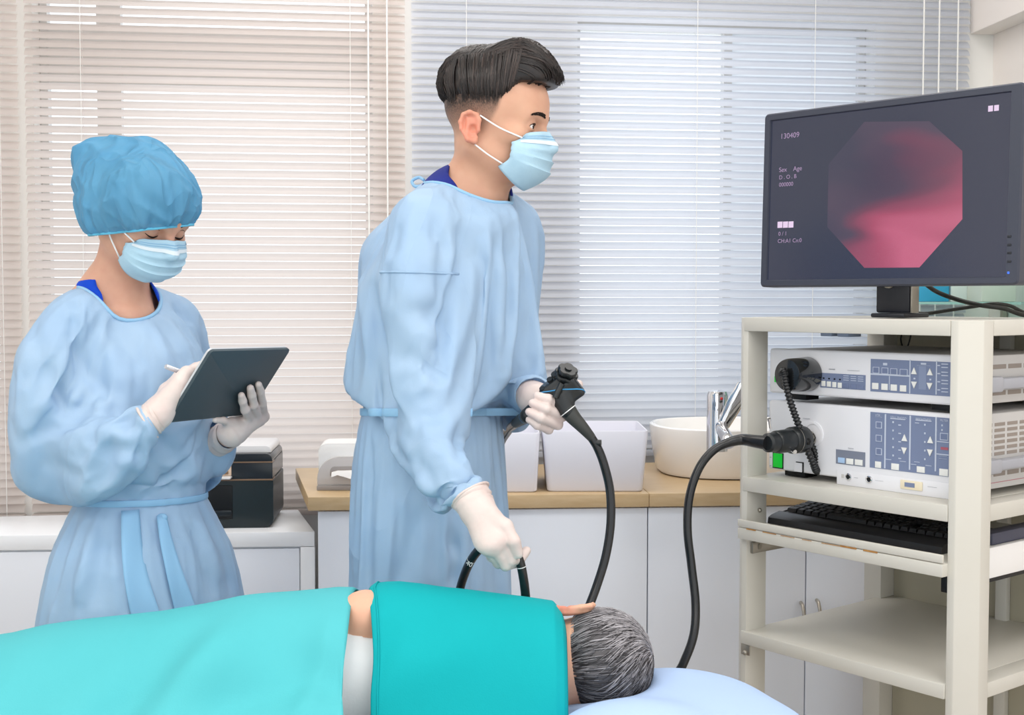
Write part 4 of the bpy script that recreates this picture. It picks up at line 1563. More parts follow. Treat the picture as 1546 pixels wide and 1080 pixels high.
def boundary_loops(quads):
    e = {}
    for q in quads:
        for k in range(4):
            a, b = int(q[k]), int(q[(k + 1) % 4])
            if (b, a) in e:
                del e[(b, a)]
            else:
                e[(a, b)] = 1
    nx = {}
    for a, b in e:
        nx[a] = b
    loops, seen = [], set()
    for s in list(nx):
        if s in seen:
            continue
        lp, c = [], s
        while c not in seen and c in nx:
            seen.add(c); lp.append(c); c = nx[c]
        if len(lp) > 6:
            loops.append(lp)
    return sorted(loops, key=len, reverse=True)


def smooth_rims(V, loops, it=10):
    V = V.copy()
    for lp in loops:
        lp = np.array(lp)
        for _ in range(it):
            V[lp] = V[lp] * 0.4 + 0.3 * (V[np.roll(lp, 1)] + V[np.roll(lp, -1)])
    return V


def prune(V, Q, keep):
    """drop vertices where keep is False (and their faces), and any stray pieces"""
    Q = Q[keep[Q].all(1)]
    # largest connected piece
    lab = np.arange(len(V))
    for _ in range(4000):
        m = lab[Q].min(1)
        new = lab.copy()
        for k in range(4):
            np.minimum.at(new, Q[:, k], m)
        new = new[new]
        if (new == lab).all():
            break
        lab = new
    ids, cn = np.unique(lab[Q[:, 0]], return_counts=True)
    Q = Q[lab[Q[:, 0]] == ids[cn.argmax()]]
    used = np.unique(Q)
    mp = np.full(len(V), -1)
    mp[used] = np.arange(len(used))
    return V[used], mp[Q]


def cloth_settle(V, Q, pin, collider, frames=28, shrink=-0.08, bend=1.5, stiff=12, gravity=1.0, mass=0.25, col_dist=0.006, pressure=0.0, quality=6):
    """let the fabric hang: a short cloth simulation over a collider mesh; returns the settled vertices"""
    me = mesh_of(V, Q, 'fabric')
    o = bpy.data.objects.new('fabric', me)
    COL.objects.link(o)
    vg = o.vertex_groups.new(name='pin')
    for w in np.unique(np.round(pin, 2)):
        if w > 0:
            vg.add([int(i) for i in np.where(np.abs(np.round(pin, 2) - w) < 1e-6)[0]], float(w), 'REPLACE')
    cme = mesh_of(collider[0], collider[1], 'form')
    co = bpy.data.objects.new('form', cme)
    COL.objects.link(co)
    cm = co.modifiers.new('c', 'COLLISION')
    co.collision.thickness_outer = 0.006
    co.collision.cloth_friction = 15
    md = o.modifiers.new('cloth', 'CLOTH')
    st = md.settings
    st.quality = quality
    st.mass = mass
    st.air_damping = 1.5
    st.tension_stiffness = stiff
    st.compression_stiffness = stiff
    st.shear_stiffness = stiff * 0.6
    st.bending_stiffness = bend
    st.tension_damping = 8; st.compression_damping = 8; st.shear_damping = 8; st.bending_damping = 1.0
    st.vertex_group_mass = 'pin'
    st.pin_stiffness = 1.0
    st.shrink_min = shrink
    st.effector_weights.gravity = gravity
    if pressure:
        st.use_pressure = True
        st.uniform_pressure_force = pressure
    md.collision_settings.distance_min = col_dist
    md.collision_settings.collision_quality = 3
    md.point_cache.frame_start = 1
    md.point_cache.frame_end = frames + 2
    f0 = SC.frame_current
    for fr_ in range(1, frames + 1):
        SC.frame_set(fr_)
    dg = bpy.context.evaluated_depsgraph_get()
    ev = o.evaluated_get(dg)
    m2 = ev.to_mesh()
    W = np.empty(len(m2.vertices) * 3, dtype=np.float32)
    m2.vertices.foreach_get('co', W)
    W = W.reshape(-1, 3).copy()
    ev.to_mesh_clear()
    SC.frame_set(f0)
    bpy.data.objects.remove(o); bpy.data.objects.remove(co)
    bpy.data.meshes.remove(me); bpy.data.meshes.remove(cme)
    return W

def fade_skin(m, R, o, s):
    """clipped hair at the sides and nape: dark stubble that grows denser upward (the head's own colouring)"""
    nt = m.node_tree
    b = nt.nodes['Principled BSDF']
    src = b.inputs['Base Color'].links[0].from_socket
    vc = nt.nodes.new('ShaderNodeAttribute'); vc.attribute_name = 'stubble'
    n = nt.nodes.new('ShaderNodeTexNoise'); n.inputs['Scale'].default_value = 420; n.inputs['Detail'].default_value = 2
    mr = nt.nodes.new('ShaderNodeMapRange'); mr.inputs['From Min'].default_value = 0.3; mr.inputs['From Max'].default_value = 0.7; mr.inputs['To Min'].default_value = 0.75; mr.inputs['To Max'].default_value = 1.15
    nt.links.new(n.outputs[0], mr.inputs['Value'])
    mu = nt.nodes.new('ShaderNodeMath'); mu.operation = 'MULTIPLY'; mu.use_clamp = True
    nt.links.new(vc.outputs['Fac'], mu.inputs[0]); nt.links.new(mr.outputs[0], mu.inputs[1])
    mx = nt.nodes.new('ShaderNodeMixRGB'); mx.inputs[2].default_value = rgb(44, 37, 36)
    nt.links.new(mu.outputs[0], mx.inputs[0]); nt.links.new(src, mx.inputs[1]); nt.links.new(mx.outputs[0], b.inputs['Base Color'])
    vr = nt.nodes.new('ShaderNodeAttribute'); vr.attribute_name = 'flush'
    mx2 = nt.nodes.new('ShaderNodeMixRGB'); mx2.inputs[2].default_value = rgb(226, 130, 110)
    nt.links.new(vr.outputs['Fac'], mx2.inputs[0]); nt.links.new(mx.outputs[0], mx2.inputs[1]); nt.links.new(mx2.outputs[0], b.inputs['Base Color'])


def head_attrs(ob, R, o, s, fade=True, flush=0.55):
    n = len(ob.data.vertices)
    co = np.empty(n * 3, dtype=np.float32); ob.data.vertices.foreach_get('co', co)
    q = ((co.reshape(-1, 3) - A3(o)) @ np.array(R, dtype=np.float32)) / s
    x, y, z = np.abs(q[:, 0]), q[:, 1], q[:, 2]
    st = np.zeros(n, dtype=np.float32)
    ear = (x > 0.0765) & (y > -0.036) & (y < 0.012) & (z > -0.05) & (z < 0.012)
    if fade:
        front = np.interp(z, [-0.03, 0.02, 0.06], [0.014, 0.036, 0.046])            # sideburn line
        st = np.clip((z + 0.036 - 0.20 * np.clip(y + 0.04, -0.05, 0.2)) / 0.062, 0, 1) ** 0.9 * np.clip((front - y) / 0.008, 0, 1)
        nape = np.clip((z + 0.075) / 0.05, 0, 1) * np.clip((-0.045 - y) / 0.03, 0, 1)
        st = np.clip(np.maximum(st * 0.97, nape * 0.95), 0, 1) * (z > -0.09)
        st[ear] = 0
    fl = np.zeros(n, dtype=np.float32)
    e = ((y + 0.012) / 0.024) ** 2 + ((z + 0.020) / 0.032) ** 2
    fl += flush * np.clip(1.4 - e, 0, 1) * np.clip((x - 0.074) / 0.006, 0, 1)
    for nm, v in (('stubble', st), ('flush', fl)):
        a = ob.data.attributes.new(nm, 'FLOAT', 'POINT')
        a.data.foreach_set('value', v.astype(np.float32))




def eyes(par, R, o, s, closed=False, gaze=(0, 1, 0)):
    for sx in (1, -1):
        c = Vector(xf([(0.032 * sx, 0.0775, -0.001)], R, o, s)[0])
        e = MB().sphere(c, 0.0128 * s, 20).build('eyeball', m_eye, par, angle=180)
        g = (R @ Vector(gaze)).normalized()
        MB().sphere(c + g * 0.0062 * s, 0.0072 * s, 16).build('iris', m_iris, e, angle=180)


def face_line(pts, R, o, s, r, name, par, m, lift=0.0):
    w = [Vector(v) for v in xf(pts, R, o, s)]
    return MB().tube(spline(w, 5), [max(0.0004, r * math.sin(math.pi * (0.12 + 0.80 * k / (5 * (len(pts) - 1))))) for k in range(5 * (len(pts) - 1) + 1)], 8).build(name, m, par, angle=180)


def project_face(pts, closed=False, lift=0.0005):
    """push face points (head frame, x and z given) out to the head's surface along y"""
    out = []
    for x, z in pts:
        y0, y1 = 0.03, 0.15
        for _ in range(22):
            ym = (y0 + y1) / 2
            d = head_sdf(np.array([[x, ym, z]], dtype=np.float32), ears=(), eyes_closed=closed)[0]
            if d < 0: y0 = ym
            else: y1 = ym
        out.append((x, y0 + lift, z))
    return out


# ---- face mask
def face_mask(par, R, o, s, name='face_mask', ear_top=(0.079, 0.004, 0.004), ear_bot=(0.077, 0.000, -0.046), droop=0.0, top=(-0.005, -0.024), chin=-0.112, side=0.060):
    """pleated mask wrapped from the nose bridge to under the chin"""
    nu, nv = 33, 34
    rows, strip = [], []
    for j in range(nv):
        v = j / (nv - 1)                          # 0 top edge, 1 bottom edge
        zc = top[0] + (chin - top[0]) * v
        row = []
        for i in range(nu):
            u = i / (nu - 1) * 2 - 1
            au = abs(u)
            ang = u * 1.22
            zt = top[0] + (top[1] - top[0]) * au ** 1.5 * 0.9
            zb = chin + 0.034 * au ** 2.2
            z = zt + (zb - zt) * v
            ry = 0.124 - 0.010 * max(0, v - 0.55) / 0.45 - 0.034 * max(0, v - 0.72) ** 1.5 / 0.148
            if v < 0.3:
                ry -= 0.012 * (1 - v / 0.3) ** 1.2
            rx = side + 0.010 * math.sin(v * math.pi) - 0.004 * v
            y = ry * math.cos(ang * 0.98) ** 0.62 * (1 - 0.0 * au)
            y = max(y, ry * (1 - 0.62 * au ** 1.9))
            x = rx * math.sin(u * math.pi / 2) * (0.94 + 0.06 * au)
            # three pleats folding downwards
            pl = 0
            for pz, w in ((0.30, 0.05), (0.47, 0.05), (0.65, 0.05)):
                t = (v - pz - 0.035 * au * au * (pz - 0.3)) / w
                if 0 <= t <= 1.6:
                    pl += 0.0042 * (1 - t / 1.6) * (1 - 0.7 * au ** 3) * min(1, t / 0.12 if t < 0.12 else 1)
            y += pl
            row.append((x, y - 0.004, z))
        rows.append(row)
    G = np.array(rows, dtype=np.float32)
    for _ in range(8):
        dd = head_sdf(G, ears=())
        G[..., 1] += np.maximum(0, 0.0035 - dd)
    rows = G.tolist()
    mb = MB()
    W = [[Vector(q) for q in xf(r, R, o, s)] for r in rows]
    mb.grid(W)
    ob = mb.build(name, m_mask, par, angle=55)
    sm = ob.modifiers.new('thickness', 'SOLIDIFY'); sm.thickness = 0.0018; sm.offset = -1
    # stitched top band, nose wire and white band
    def band(v0, v1, u0, u1, m, nm, out=0.0012):
        rr = []
        for v in np.linspace(v0, v1, 4):
            j = v * (nv - 1); j0 = min(int(j), nv - 2); t = j - j0
            line = []
            for u in np.linspace(u0, u1, 25):
                i = (u + 1) / 2 * (nu - 1); i0 = min(int(i), nu - 2); s_ = i - i0
                p = (W[j0][i0] * (1 - s_) + W[j0][i0 + 1] * s_) * (1 - t) + (W[j0 + 1][i0] * (1 - s_) + W[j0 + 1][i0 + 1] * s_) * t
                q = p - (o + (p - o).project(R @ Vector((0, 0, 1))))
                line.append(p + q.normalized() * out)
            rr.append(line)
        b = MB().grid(rr).build(nm, m, ob, angle=180)
        return b
    m_seam = bpy.data.materials.get('mask_seam_blue') or mat('mask_seam_blue', rgb(140, 186, 218), 0.7, 0.2)
    band(0.065, 0.078, -0.97, 0.97, m_seam, 'seam')
    band(0.105, 0.118, -0.97, 0.97, m_seam, 'seam')
    band(0.15, 0.215, -0.86, 0.86, m_maskw, 'nose_strip', 0.0010)
    for sg in (1, -1):
        iu = nu - 1 if sg > 0 else 0
        a, b2 = W[2][iu], W[nv - 4][iu]
        et = Vector(xf([(ear_top[0] * sg, ear_top[1], ear_top[2])], R, o, s)[0])
        eb = Vector(xf([(ear_bot[0] * sg, ear_bot[1], ear_bot[2])], R, o, s)[0])
        mid = (a + et) / 2 + (R @ Vector((0.005 * sg, 0, -0.003)))
        MB().tube(spline([a, mid, et], 6), 0.0014, 8).build('ear_loop', m_elast, ob, angle=180)
        mid = (b2 + eb) / 2 + (R @ Vector((0.005 * sg, 0, -0.001)))
        MB().tube(spline([b2, mid, eb], 6), 0.0014, 8).build('ear_loop', m_elast, ob, angle=180)
    return ob


def on_hair(q, fn, off):
    """project a head-frame point radially onto the hair mass"""
    c = np.array([0, -0.005, 0.035])
    d = np.array(q) - c
    d = d / np.linalg.norm(d)
    t0, t1 = 0.02, 0.20
    for _ in range(18):
        tm = (t0 + t1) / 2
        if fn((c + d * tm)[None].astype(np.float32))[0] < 0: t0 = tm
        else: t1 = tm
    return c + d * (t0 + off)


def gown_fn(rings, fw, sleeves, extra, ztop, inset=0.0, k=0.035):
    def f(p):
        d = loft_sdf(p, rings, fw)
        d = smax(d, p[..., 2] - ztop, 0.14)
        for pts, rads in sleeves:
            sl = None
            for a, b, ra, rb in zip(pts, pts[1:], rads, rads[1:]):
                c = d_cap(p, a, b, ra, rb)
                sl = c if sl is None else smin(sl, c, 0.02)
            d = smin(d, sl, k)
        for a, b, ra, rb in extra:
            d = smin(d, d_cap(p, a, b, ra, rb), 0.05)
        return d + inset
    return f


def add_folds(W, Q, folds):
    """press folds into the cloth: each is a line on its surface, a height (negative: a valley) and a width"""
    W = W.copy()
    N0 = vnormals(W, Q)
    D = np.zeros(len(W))
    bv = BVHTree.FromPolygons([tuple(map(float, v)) for v in W], [tuple(map(int, q)) for q in Q])
    c = W.mean(0)
    for pts, amp, wd in folds:
        P = []
        for px, py in pts:
            h = bv.ray_cast(CAMP, (at(px, py, 1.0) - CAMP).normalized())
            if h[0] is not None:
                P.append(h[0])
        if len(P) < 2:
            continue
        P = np.array([tuple(p) for p in spline(P, 10)], dtype=np.float32)
        lo, hi = P.min(0) - wd * 3, P.max(0) + wd * 3
        ix = np.where(((W > lo) & (W < hi)).all(1))[0]
        d2 = ((W[ix][:, None, :] - P[None]) ** 2).sum(-1)
        k = d2.argmin(1)
        t = k / (len(P) - 1)
        tp = np.clip(np.minimum(t, 1 - t) / 0.22, 0, 1) ** 0.7
        end = (k == 0) | (k == len(P) - 1)
        D[ix] += amp * np.exp(-d2[np.arange(len(ix)), k] / (wd * wd)) * np.where(end, 0.0, tp)
    n = N0 * np.sign(((W - c) * N0).sum(1).mean())
    return relax(W + n * D[:, None], Q, 1, 0.25)


def make_gown(name, gf, gfi, lo_b, hi_b, hole, ends, belt, zhem, par, res=0.0098, frames=32, shrink=-0.13, bend=0.08, folds=(), seedv=0, trim_r=0.0042, belt_in=0.0, hole2=None):
    V, Q = surface(gf, lo_b, hi_b, res)
    V = relax(V, Q, 2, 0.5)
    keep = (hole(V) > 0) & (V[:, 2] > zhem)
    for c, d, r in ends:                           # open the cuffs
        q = V - A3(c)
        t = q @ A3(d)
        keep &= ~((t > 0) & ((q * q).sum(1) < r * r))
    V, Q = prune(V, Q, keep)
    V = smooth_rims(V, boundary_loops(Q))
    # settle the open edges and the belt line, let the rest hang
    pin = np.zeros(len(V))
    pin[hole(V) < 0.016] = 1.0
    for c, d, r in ends:
        q = V - A3(c)
        t = q @ A3(d)
        pin[(t > -0.018) & ((q * q).sum(1) < (r + 0.03) ** 2)] = 1.0
    zb = belt(V)
    on = np.abs(V[:, 2] - zb) < 0.007
    for c, d, r in ends:
        pass
    on &= belt.mask(V)
    pin[on] = 1.0
    CV, CQ = surface(gfi, lo_b - 0.02, hi_b + 0.02, 0.016)
    W = cloth_settle(V + RNG.normal(0, 0.0004, V.shape).astype(np.float32), Q, pin, (CV, CQ), frames, shrink, bend)
    W = relax(W, Q, 1, 0.3)
    W = add_folds(W, Q, folds)
    me = mesh_of(W, Q, name)
    g = link(name, me, m_gown, par, True, 180)
    g.modifiers.new('smooth', 'SUBSURF').render_levels = 1
    g.modifiers['smooth'].levels = 1
    sm = g.modifiers.new('thickness', 'SOLIDIFY'); sm.thickness = 0.0012
    lps = boundary_loops(Q)
    return g, W, Q, lps


def to_local(o, inv):
    """meshes modelled in world space, moved into their thing's frame"""
    o.data.transform(inv)
    for c in o.children:
        to_local(c, inv)
    return o





def bvh_of(V, Q):
    return BVHTree.FromPolygons([tuple(map(float, v)) for v in V], [tuple(map(int, q)) for q in Q])


def rim_trim(V, loop, r, name, m, par):
    pts = V[np.array(loop)]
    for _ in range(6):
        pts = pts * 0.5 + 0.25 * (np.roll(pts, 1, 0) + np.roll(pts, -1, 0))
    pts = [Vector(p) for p in pts[::2]]
    pts.append(pts[0]); pts.append(pts[1])
    return MB().tube(pts, r, 8, caps=False).build(name, m, par, angle=180)


def ring_on(bvh, c, axis, n, dmax, off, x=None, inside=False):
    """points where rays leaving an axis point meet the cloth (from outside in)"""
    axis = Vector(axis).normalized()
    x = Vector(x).normalized() if x is not None else axis.orthogonal().normalized()
    y = axis.cross(x)
    out = []
    for k in range(n):
        a = 2 * math.pi * k / n
        d = x * math.cos(a) + y * math.sin(a)
        h = bvh.ray_cast(Vector(c), d, dmax) if inside else bvh.ray_cast(Vector(c) + d * dmax, -d, dmax)
        out.append(h[0] + d * off if h[0] is not None else None)
    return out


def flat_band(pts, w, th, name, m, par, up=(0, 0, 1), closed=False):
    """a tape lying along pts, w wide along up"""
    up = Vector(up)
    mb = MB()
    P = [Vector(p) for p in pts]
    n = len(P)
    rows = []
    for i, p in enumerate(P):
        a, b = (P[(i - 1) % n], P[(i + 1) % n]) if closed else (P[max(i - 1, 0)], P[min(i + 1, n - 1)])
        t = (b - a).normalized()
        o = t.cross(up).normalized()
        u = o.cross(t).normalized()
        ww = w[i] if hasattr(w, '__len__') else w
        rows.append([p + u * ww / 2 + o * th, p + u * ww * 0.3 + o * th * 1.6, p - u * ww * 0.3 + o * th * 1.6, p - u * ww / 2 + o * th, p - u * ww / 2 - o * th, p + u * ww / 2 - o * th, p + u * ww / 2 + o * th])
    if closed:
        rows.append(rows[0])
    mb.grid(rows)
    bmesh.ops.remove_doubles(mb.bm, verts=mb.bm.verts, dist=1e-6)
    return mb.build(name, m, par, angle=60)


def surf_strands(lines, rad, tn, fn, flow, count, R, o, s, rr, ok, steps, step, rads, tmax):
    """short locks laid over the whole hair mass, following a flow field (head frame)"""
    n = 0
    while n < count:
        d = np.array([rr.gauss(0, 1), rr.gauss(0, 1), rr.gauss(0, 1)])
        p = on_hair(np.array([0, -0.005, 0.035]) + d / np.linalg.norm(d) * 0.1, fn, 0.0008)
        n += 1
        if not ok(p):
            continue
        ln = [p]
        for i in range(steps):
            f = np.array(flow(ln[-1]), dtype=float)
            f /= np.linalg.norm(f) + 1e-9
            ln.append(on_hair(ln[-1] + f * step, fn, 0.0010 + 0.0016 * i / steps * rr.random()))
        lines.append(xf(ln, R, o, s)); rad.append(rr.uniform(*rads)); tn.append(rr.random() ** 2 * tmax)
# =================================================================== the standing man in the blue gown
MY = 2.22
def V3(v): return Vector(v)

mo = at(739, 187, 2.20)
mf = Vector((math.cos(math.radians(14)) * math.cos(math.radians(7)), -math.sin(math.radians(14)) * math.cos(math.radians(7)), -math.sin(math.radians(7))))
mR = basis(mf)
MS_ = 0.97
man = thing('person', 'person standing bareheaded in a pale blue gown and face mask, holding the black endoscope', 'person', T(at(650, 700, MY).x, MY, 0))
man_inv = man.matrix_world.inverted()


mj = {k: at(*v) for k, v in dict(
    neck=(722, 285, 2.215), chest=(690, 420, 2.2), belly=(655, 600, 2.23), pelvis=(652, 720, 2.24),
    shR=(632, 352, 2.06), elR=(638, 600, 2.05), wrR=(711, 752, 1.93),
    shL=(785, 358, 2.36), elL=(782, 555, 2.38), wrL=(803, 598, 2.16)).items()}
hipR, hipL = mj['pelvis'] + Vector((-0.05, -0.07, -0.03)), mj['pelvis'] + Vector((0.05, 0.07, -0.03))
skull_b = Vector(xf([(0, -0.010, -0.045)], mR, mo, MS_)[0])
legs = lambda hp, dx, dy: [(hp, Vector((hp.x + dx, hp.y + dy, 0.48)), 0.075, 0.055), (Vector((hp.x + dx, hp.y + dy, 0.48)), Vector((hp.x + dx, hp.y + dy, 0.08)), 0.052, 0.038), (Vector((hp.x + dx, hp.y + dy, 0.04)), Vector((hp.x + dx + 0.12, hp.y + dy - 0.10, 0.035)), 0.038, 0.034)]
m_tube = dict(
    neck=[(skull_b, mj['neck'], 0.045, 0.046), (mj['neck'], at(712, 330, 2.215), 0.047, 0.064),
          (at(708, 268, 2.23), at(660, 318, 2.17), 0.030, 0.042), (at(730, 285, 2.25), at(762, 335, 2.29), 0.030, 0.035)],
    cut=at(700, 375, 2.2).z,
    body=[(mj['neck'], mj['chest'], 0.06, 0.11), (mj['chest'], mj['belly'], 0.115, 0.095), (mj['belly'], mj['pelvis'], 0.095, 0.11),
          (at(700, 340, 2.2), mj['shR'], 0.06, 0.05), (at(720, 340, 2.24), mj['shL'], 0.06, 0.05),
          (mj['shR'], mj['elR'], 0.042, 0.036), (mj['elR'], mj['wrR'], 0.036, 0.025), (mj['shL'], mj['elL'], 0.042, 0.036), (mj['elL'], mj['wrL'], 0.036, 0.025)] + legs(hipR, -0.02, -0.02) + legs(hipL, 0.02, 0.03))
m_skin_m = mat('skin_man', rgb(212, 166, 140), 0.5, 0.35, noise=(35, rgb(204, 152, 128), 0.5), sss=0.12)


fade_skin(m_skin_m, mR, mo, MS_)


eyes(man, mR, mo, MS_, gaze=(0.15, 1, -0.05))
for sx in (1, -1):
    rr = random.Random(4)
    lines, rad, tn = [], [], []
    for k in range(46):
        t = k / 45
        x, z = (0.015 + 0.030 * t), 0.0185 + 0.004 * math.sin(t * 2.0) - 0.004 * t * t
        for j in range(2):
            zz = z + rr.uniform(-0.0032, 0.0034) * (1.1 - 0.7 * t)
            a = project_face([(sx * x, zz), (sx * (x + 0.0045), zz + 0.0016 - 0.002 * t), (sx * (x + 0.007), zz + 0.001 - 0.004 * t)], lift=0.0009)
            lines.append(xf(a, mR, mo, MS_)); rad.append(0.0007); tn.append(rr.random() * .3)
    strands_mesh(lines, rad, tn, 'eyebrow', m_lash, man)
    lp = project_face([(sx * 0.0225, -0.0005), (sx * 0.028, 0.0032), (sx * 0.034, 0.0034), (sx * 0.040, 0.001), (sx * 0.045, -0.0025)], lift=0.0003)
    face_line(lp, mR, mo, MS_, 0.0011, 'upper_lash', man, m_lash)

face_mask(man, mR, mo, MS_)

# ---- hair: a modelled mass with combed locks over it
m_hair = hair_mat('hair_dark_brown', rgb(26, 22, 22), rgb(66, 54, 50), 0.36)


def hair_sdf_man(q):
    """head frame"""
    x, y, z = q[..., 0], q[..., 1], q[..., 2]
    top = d_ell(q, (0.0, 0.014, 0.072), (0.074, 0.094, 0.062))
    quiff = d_cap(q, (0.030, 0.050, 0.108), (-0.035, 0.055, 0.112), 0.034, 0.032)
    fr_ = d_cap(q, (0.028, 0.082, 0.092), (-0.035, 0.088, 0.094), 0.020, 0.019)
    back = d_ell(q, (0, -0.046, 0.066), (0.066, 0.050, 0.054))
    side = d_ell(q, (0.058, 0.006, 0.052), (0.024, 0.050, 0.026))
    side2 = d_ell(q, (-0.058, 0.006, 0.052), (0.024, 0.050, 0.026))
    h = smin(smin(top, quiff, 0.04), smin(back, fr_, 0.01), 0.03)
    h = smin(h, smin(side, side2, 0.005), 0.02)
    cut = np.interp(y, [-0.12, -0.07, -0.03, 0.030, 0.046, 0.062, 0.12], [0.022, 0.028, 0.034, 0.034, 0.050, 0.070, 0.078]).astype(np.float32) - z
    h = smax(h, cut, 0.006)
    return h


bb = 0.17
def hw(p):
    return hair_sdf_man(((p - A3(mo)) @ np.array(mR, dtype=np.float32)) / MS_) * MS_
V, Q = surface(hw, np.array(mo) - bb, np.array(mo) + np.array([bb, bb, bb + 0.03]), 0.0032)
V = relax(V, Q, 2, 0.5)
me = mesh_of(V, Q, 'hair')
a = me.attributes.new('tone', 'FLOAT', 'POINT')
ql = ((V - A3(mo)) @ np.array(mR, dtype=np.float32)) / MS_
a.data.foreach_set('value', np.clip(0.1 + 0.35 * vnoise(ql * np.array([160, 30, 160]), 2), 0, 1).astype(np.float32))
hair = link('hair', me, m_hair, man, True, 180)


rr = random.Random(21)
lines, rad, tn = [], [], []
# combed over from a side parting (his right side) towards the far side and forward
for k in range(430):
    y0 = rr.uniform(-0.085, 0.085)
    x0 = 0.047 + rr.uniform(-0.010, 0.004) - max(0, y0) * 0.10
    z0 = 0.100
    ln = []
    L = rr.uniform(0.06, 0.125)
    fwdness = 0.35 + 0.55 * np.clip((y0 + 0.06) / 0.14, 0, 1) + rr.uniform(-.15, .15)
    for i in range(9):
        t = i / 8
        q = (x0 - L * t * (1.0 - 0.25 * fwdness), y0 + L * t * fwdness * 0.75, z0 + 0.05 * math.sin(math.pi * min(1, t * 0.9)))
        ln.append(on_hair(q, hair_sdf_man, 0.0012 + 0.0045 * math.sin(math.pi * t) * rr.random() + 0.0015 * t))
    lines.append(xf(ln, mR, mo, MS_)); rad.append(rr.uniform(0.0011, 0.0019)); tn.append(rr.random() ** 2 * 0.9)
# the near and far sides hang down below the parting
for sg in (1, -1):
    for k in range(240):
        y0 = rr.uniform(-0.085, 0.046)
        ln = []
        z_end = 0.030 - 0.06 * max(0, -y0 - 0.03) + rr.uniform(-0.007, 0.006) - (0.016 if y0 > 0.036 else 0)
        for i in range(8):
            t = i / 7
            z = 0.104 + (z_end - 0.104) * t
            q = (sg * (0.05 + 0.03 * math.sin(t * 1.6)), y0 + 0.016 * t * (1 if y0 > -0.05 else -0.4), z)
            p = on_hair((q[0], q[1], max(z, 0.042)), hair_sdf_man, 0.0014 + 0.002 * rr.random())
            if z < 0.042:
                p = p + np.array([-sg * 0.002, 0.0, z - 0.042])
            ln.append(p)
        lines.append(xf(ln, mR, mo, MS_)); rad.append(rr.uniform(0.0009, 0.0016)); tn.append(rr.random() ** 2)
# the quiff: swept forward from the parting along the near side
for k in range(260):
    y0 = rr.uniform(-0.02, 0.06)
    x0 = rr.uniform(0.028, 0.062)
    ln = []
    L = rr.uniform(0.05, 0.09)
    for i in range(8):
        t = i / 7
        q = (x0 - 0.035 * t, y0 + L * t, 0.118 - 0.35 * max(0, x0 - 0.03) - 0.022 * t * t)
        ln.append(on_hair(q, hair_sdf_man, 0.001 + 0.003 * math.sin(math.pi * t) * rr.random() + 0.001 * t))
    lines.append(xf(ln, mR, mo, MS_)); rad.append(rr.uniform(0.001, 0.0017)); tn.append(rr.random() ** 2)
# under the quiff's front edge
for k in range(170):
    x0 = rr.uniform(-0.03, 0.058)
    ln = []
    z0 = rr.uniform(0.082, 0.10)
    for i in range(7):
        t = i / 6
        q = (x0 - 0.02 * t, 0.048 + 0.045 * t - 0.3 * max(0, x0 - 0.02), z0 - 0.004 * t)
        ln.append(on_hair(q, hair_sdf_man, 0.0014))
    lines.append(xf(ln, mR, mo, MS_)); rad.append(rr.uniform(0.001, 0.0016)); tn.append(rr.random() ** 2)
# back of the crown falls backwards
for k in range(240):
    x0 = rr.uniform(-0.062, 0.062)
    ln = []
    ze = rr.uniform(-0.004, 0.03)
    for i in range(8):
        t = i / 7
        z = 0.125 + (ze - 0.125) * t
        q = (x0 * (1 + 0.1 * t), -0.04 - 0.055 * math.sin(min(1.5, t * 2.0)), z)
        ln.append(on_hair(q, hair_sdf_man, 0.0012 + 0.004 * rr.random() * math.sin(math.pi * t)) + np.array([0, -0.006 * t * t * rr.random(), 0]))
    lines.append(xf(ln, mR, mo, MS_)); rad.append(rr.uniform(0.0009, 0.0016)); tn.append(rr.random() ** 2 * 0.8)
# fringe pushed forward over the brow
for k in range(130):
    x0 = rr.uniform(-0.05, 0.045)
    ln = []
    for i in range(7):
        t = i / 6
        base = on_hair((x0 - 0.012 * t, 0.075 + 0.03 * t, 0.115 - 0.028 * t), hair_sdf_man, 0.001)
        ln.append(base + np.array([0, 0.008 * t * t * rr.uniform(0.2, 1.2), 0.004 * math.sin(3 * t) - 0.004 * t * rr.random()]))
    lines.append(xf(ln, mR, mo, MS_)); rad.append(rr.uniform(0.0008, 0.0014)); tn.append(rr.random() ** 2 * 0.8)
def flow_man(q):
    x, y, z = q
    if x > 0.048 and z < 0.098 and y < 0.03:
        return np.array([0.1, 0.25, -1.0])
    if y < -0.06:
        return np.array([0.0, -0.4, -1.0])
    return np.array([-0.55, 0.85, 0.15 - max(0, y) * 8])


surf_strands(lines, rad, tn, hair_sdf_man, flow_man, 620, mR, mo, MS_, rr, lambda q: q[2] > 0.045 and q[0] > -0.05, 7, 0.0085, (0.0009, 0.0016), 0.8)
strands_mesh(lines, rad, tn, 'hair_locks', m_hair, hair)

# ---- gown cross-sections
m_rings = px_rings([(330, 615, 792, 0.0), (375, 566, 806, 0.0), (430, 543, 806, 0.0), (500, 534, 800, 0.01), (560, 544, 782, 0.01), (600, 552, 756, 0.01), (616, 548, 752, 0.01), (640, 538, 760, 0.01),
                    (700, 531, 769, 0.01), (800, 528, 774, 0.01), (900, 528, 777, 0.01), (1010, 524, 784, 0.01), (1180, 515, 792, 0.01)], MY, 1.10, 0.88)
m_fw = (0.80, -0.60)

# ---- scrub top showing at the neck
def scrub_fn(p):
    d = d_cap(p, at(712, 322, 2.215), mj['chest'], 0.085, 0.115)
    d = smin(d, d_cap(p, at(690, 300, 2.24), at(645, 340, 2.12), 0.053, 0.055), 0.04)
    d = smin(d, d_cap(p, at(728, 310, 2.25), at(772, 345, 2.32), 0.046, 0.055), 0.04)
    return smax(d, loft_sdf(p, m_rings, m_fw) + 0.014, 0.01)


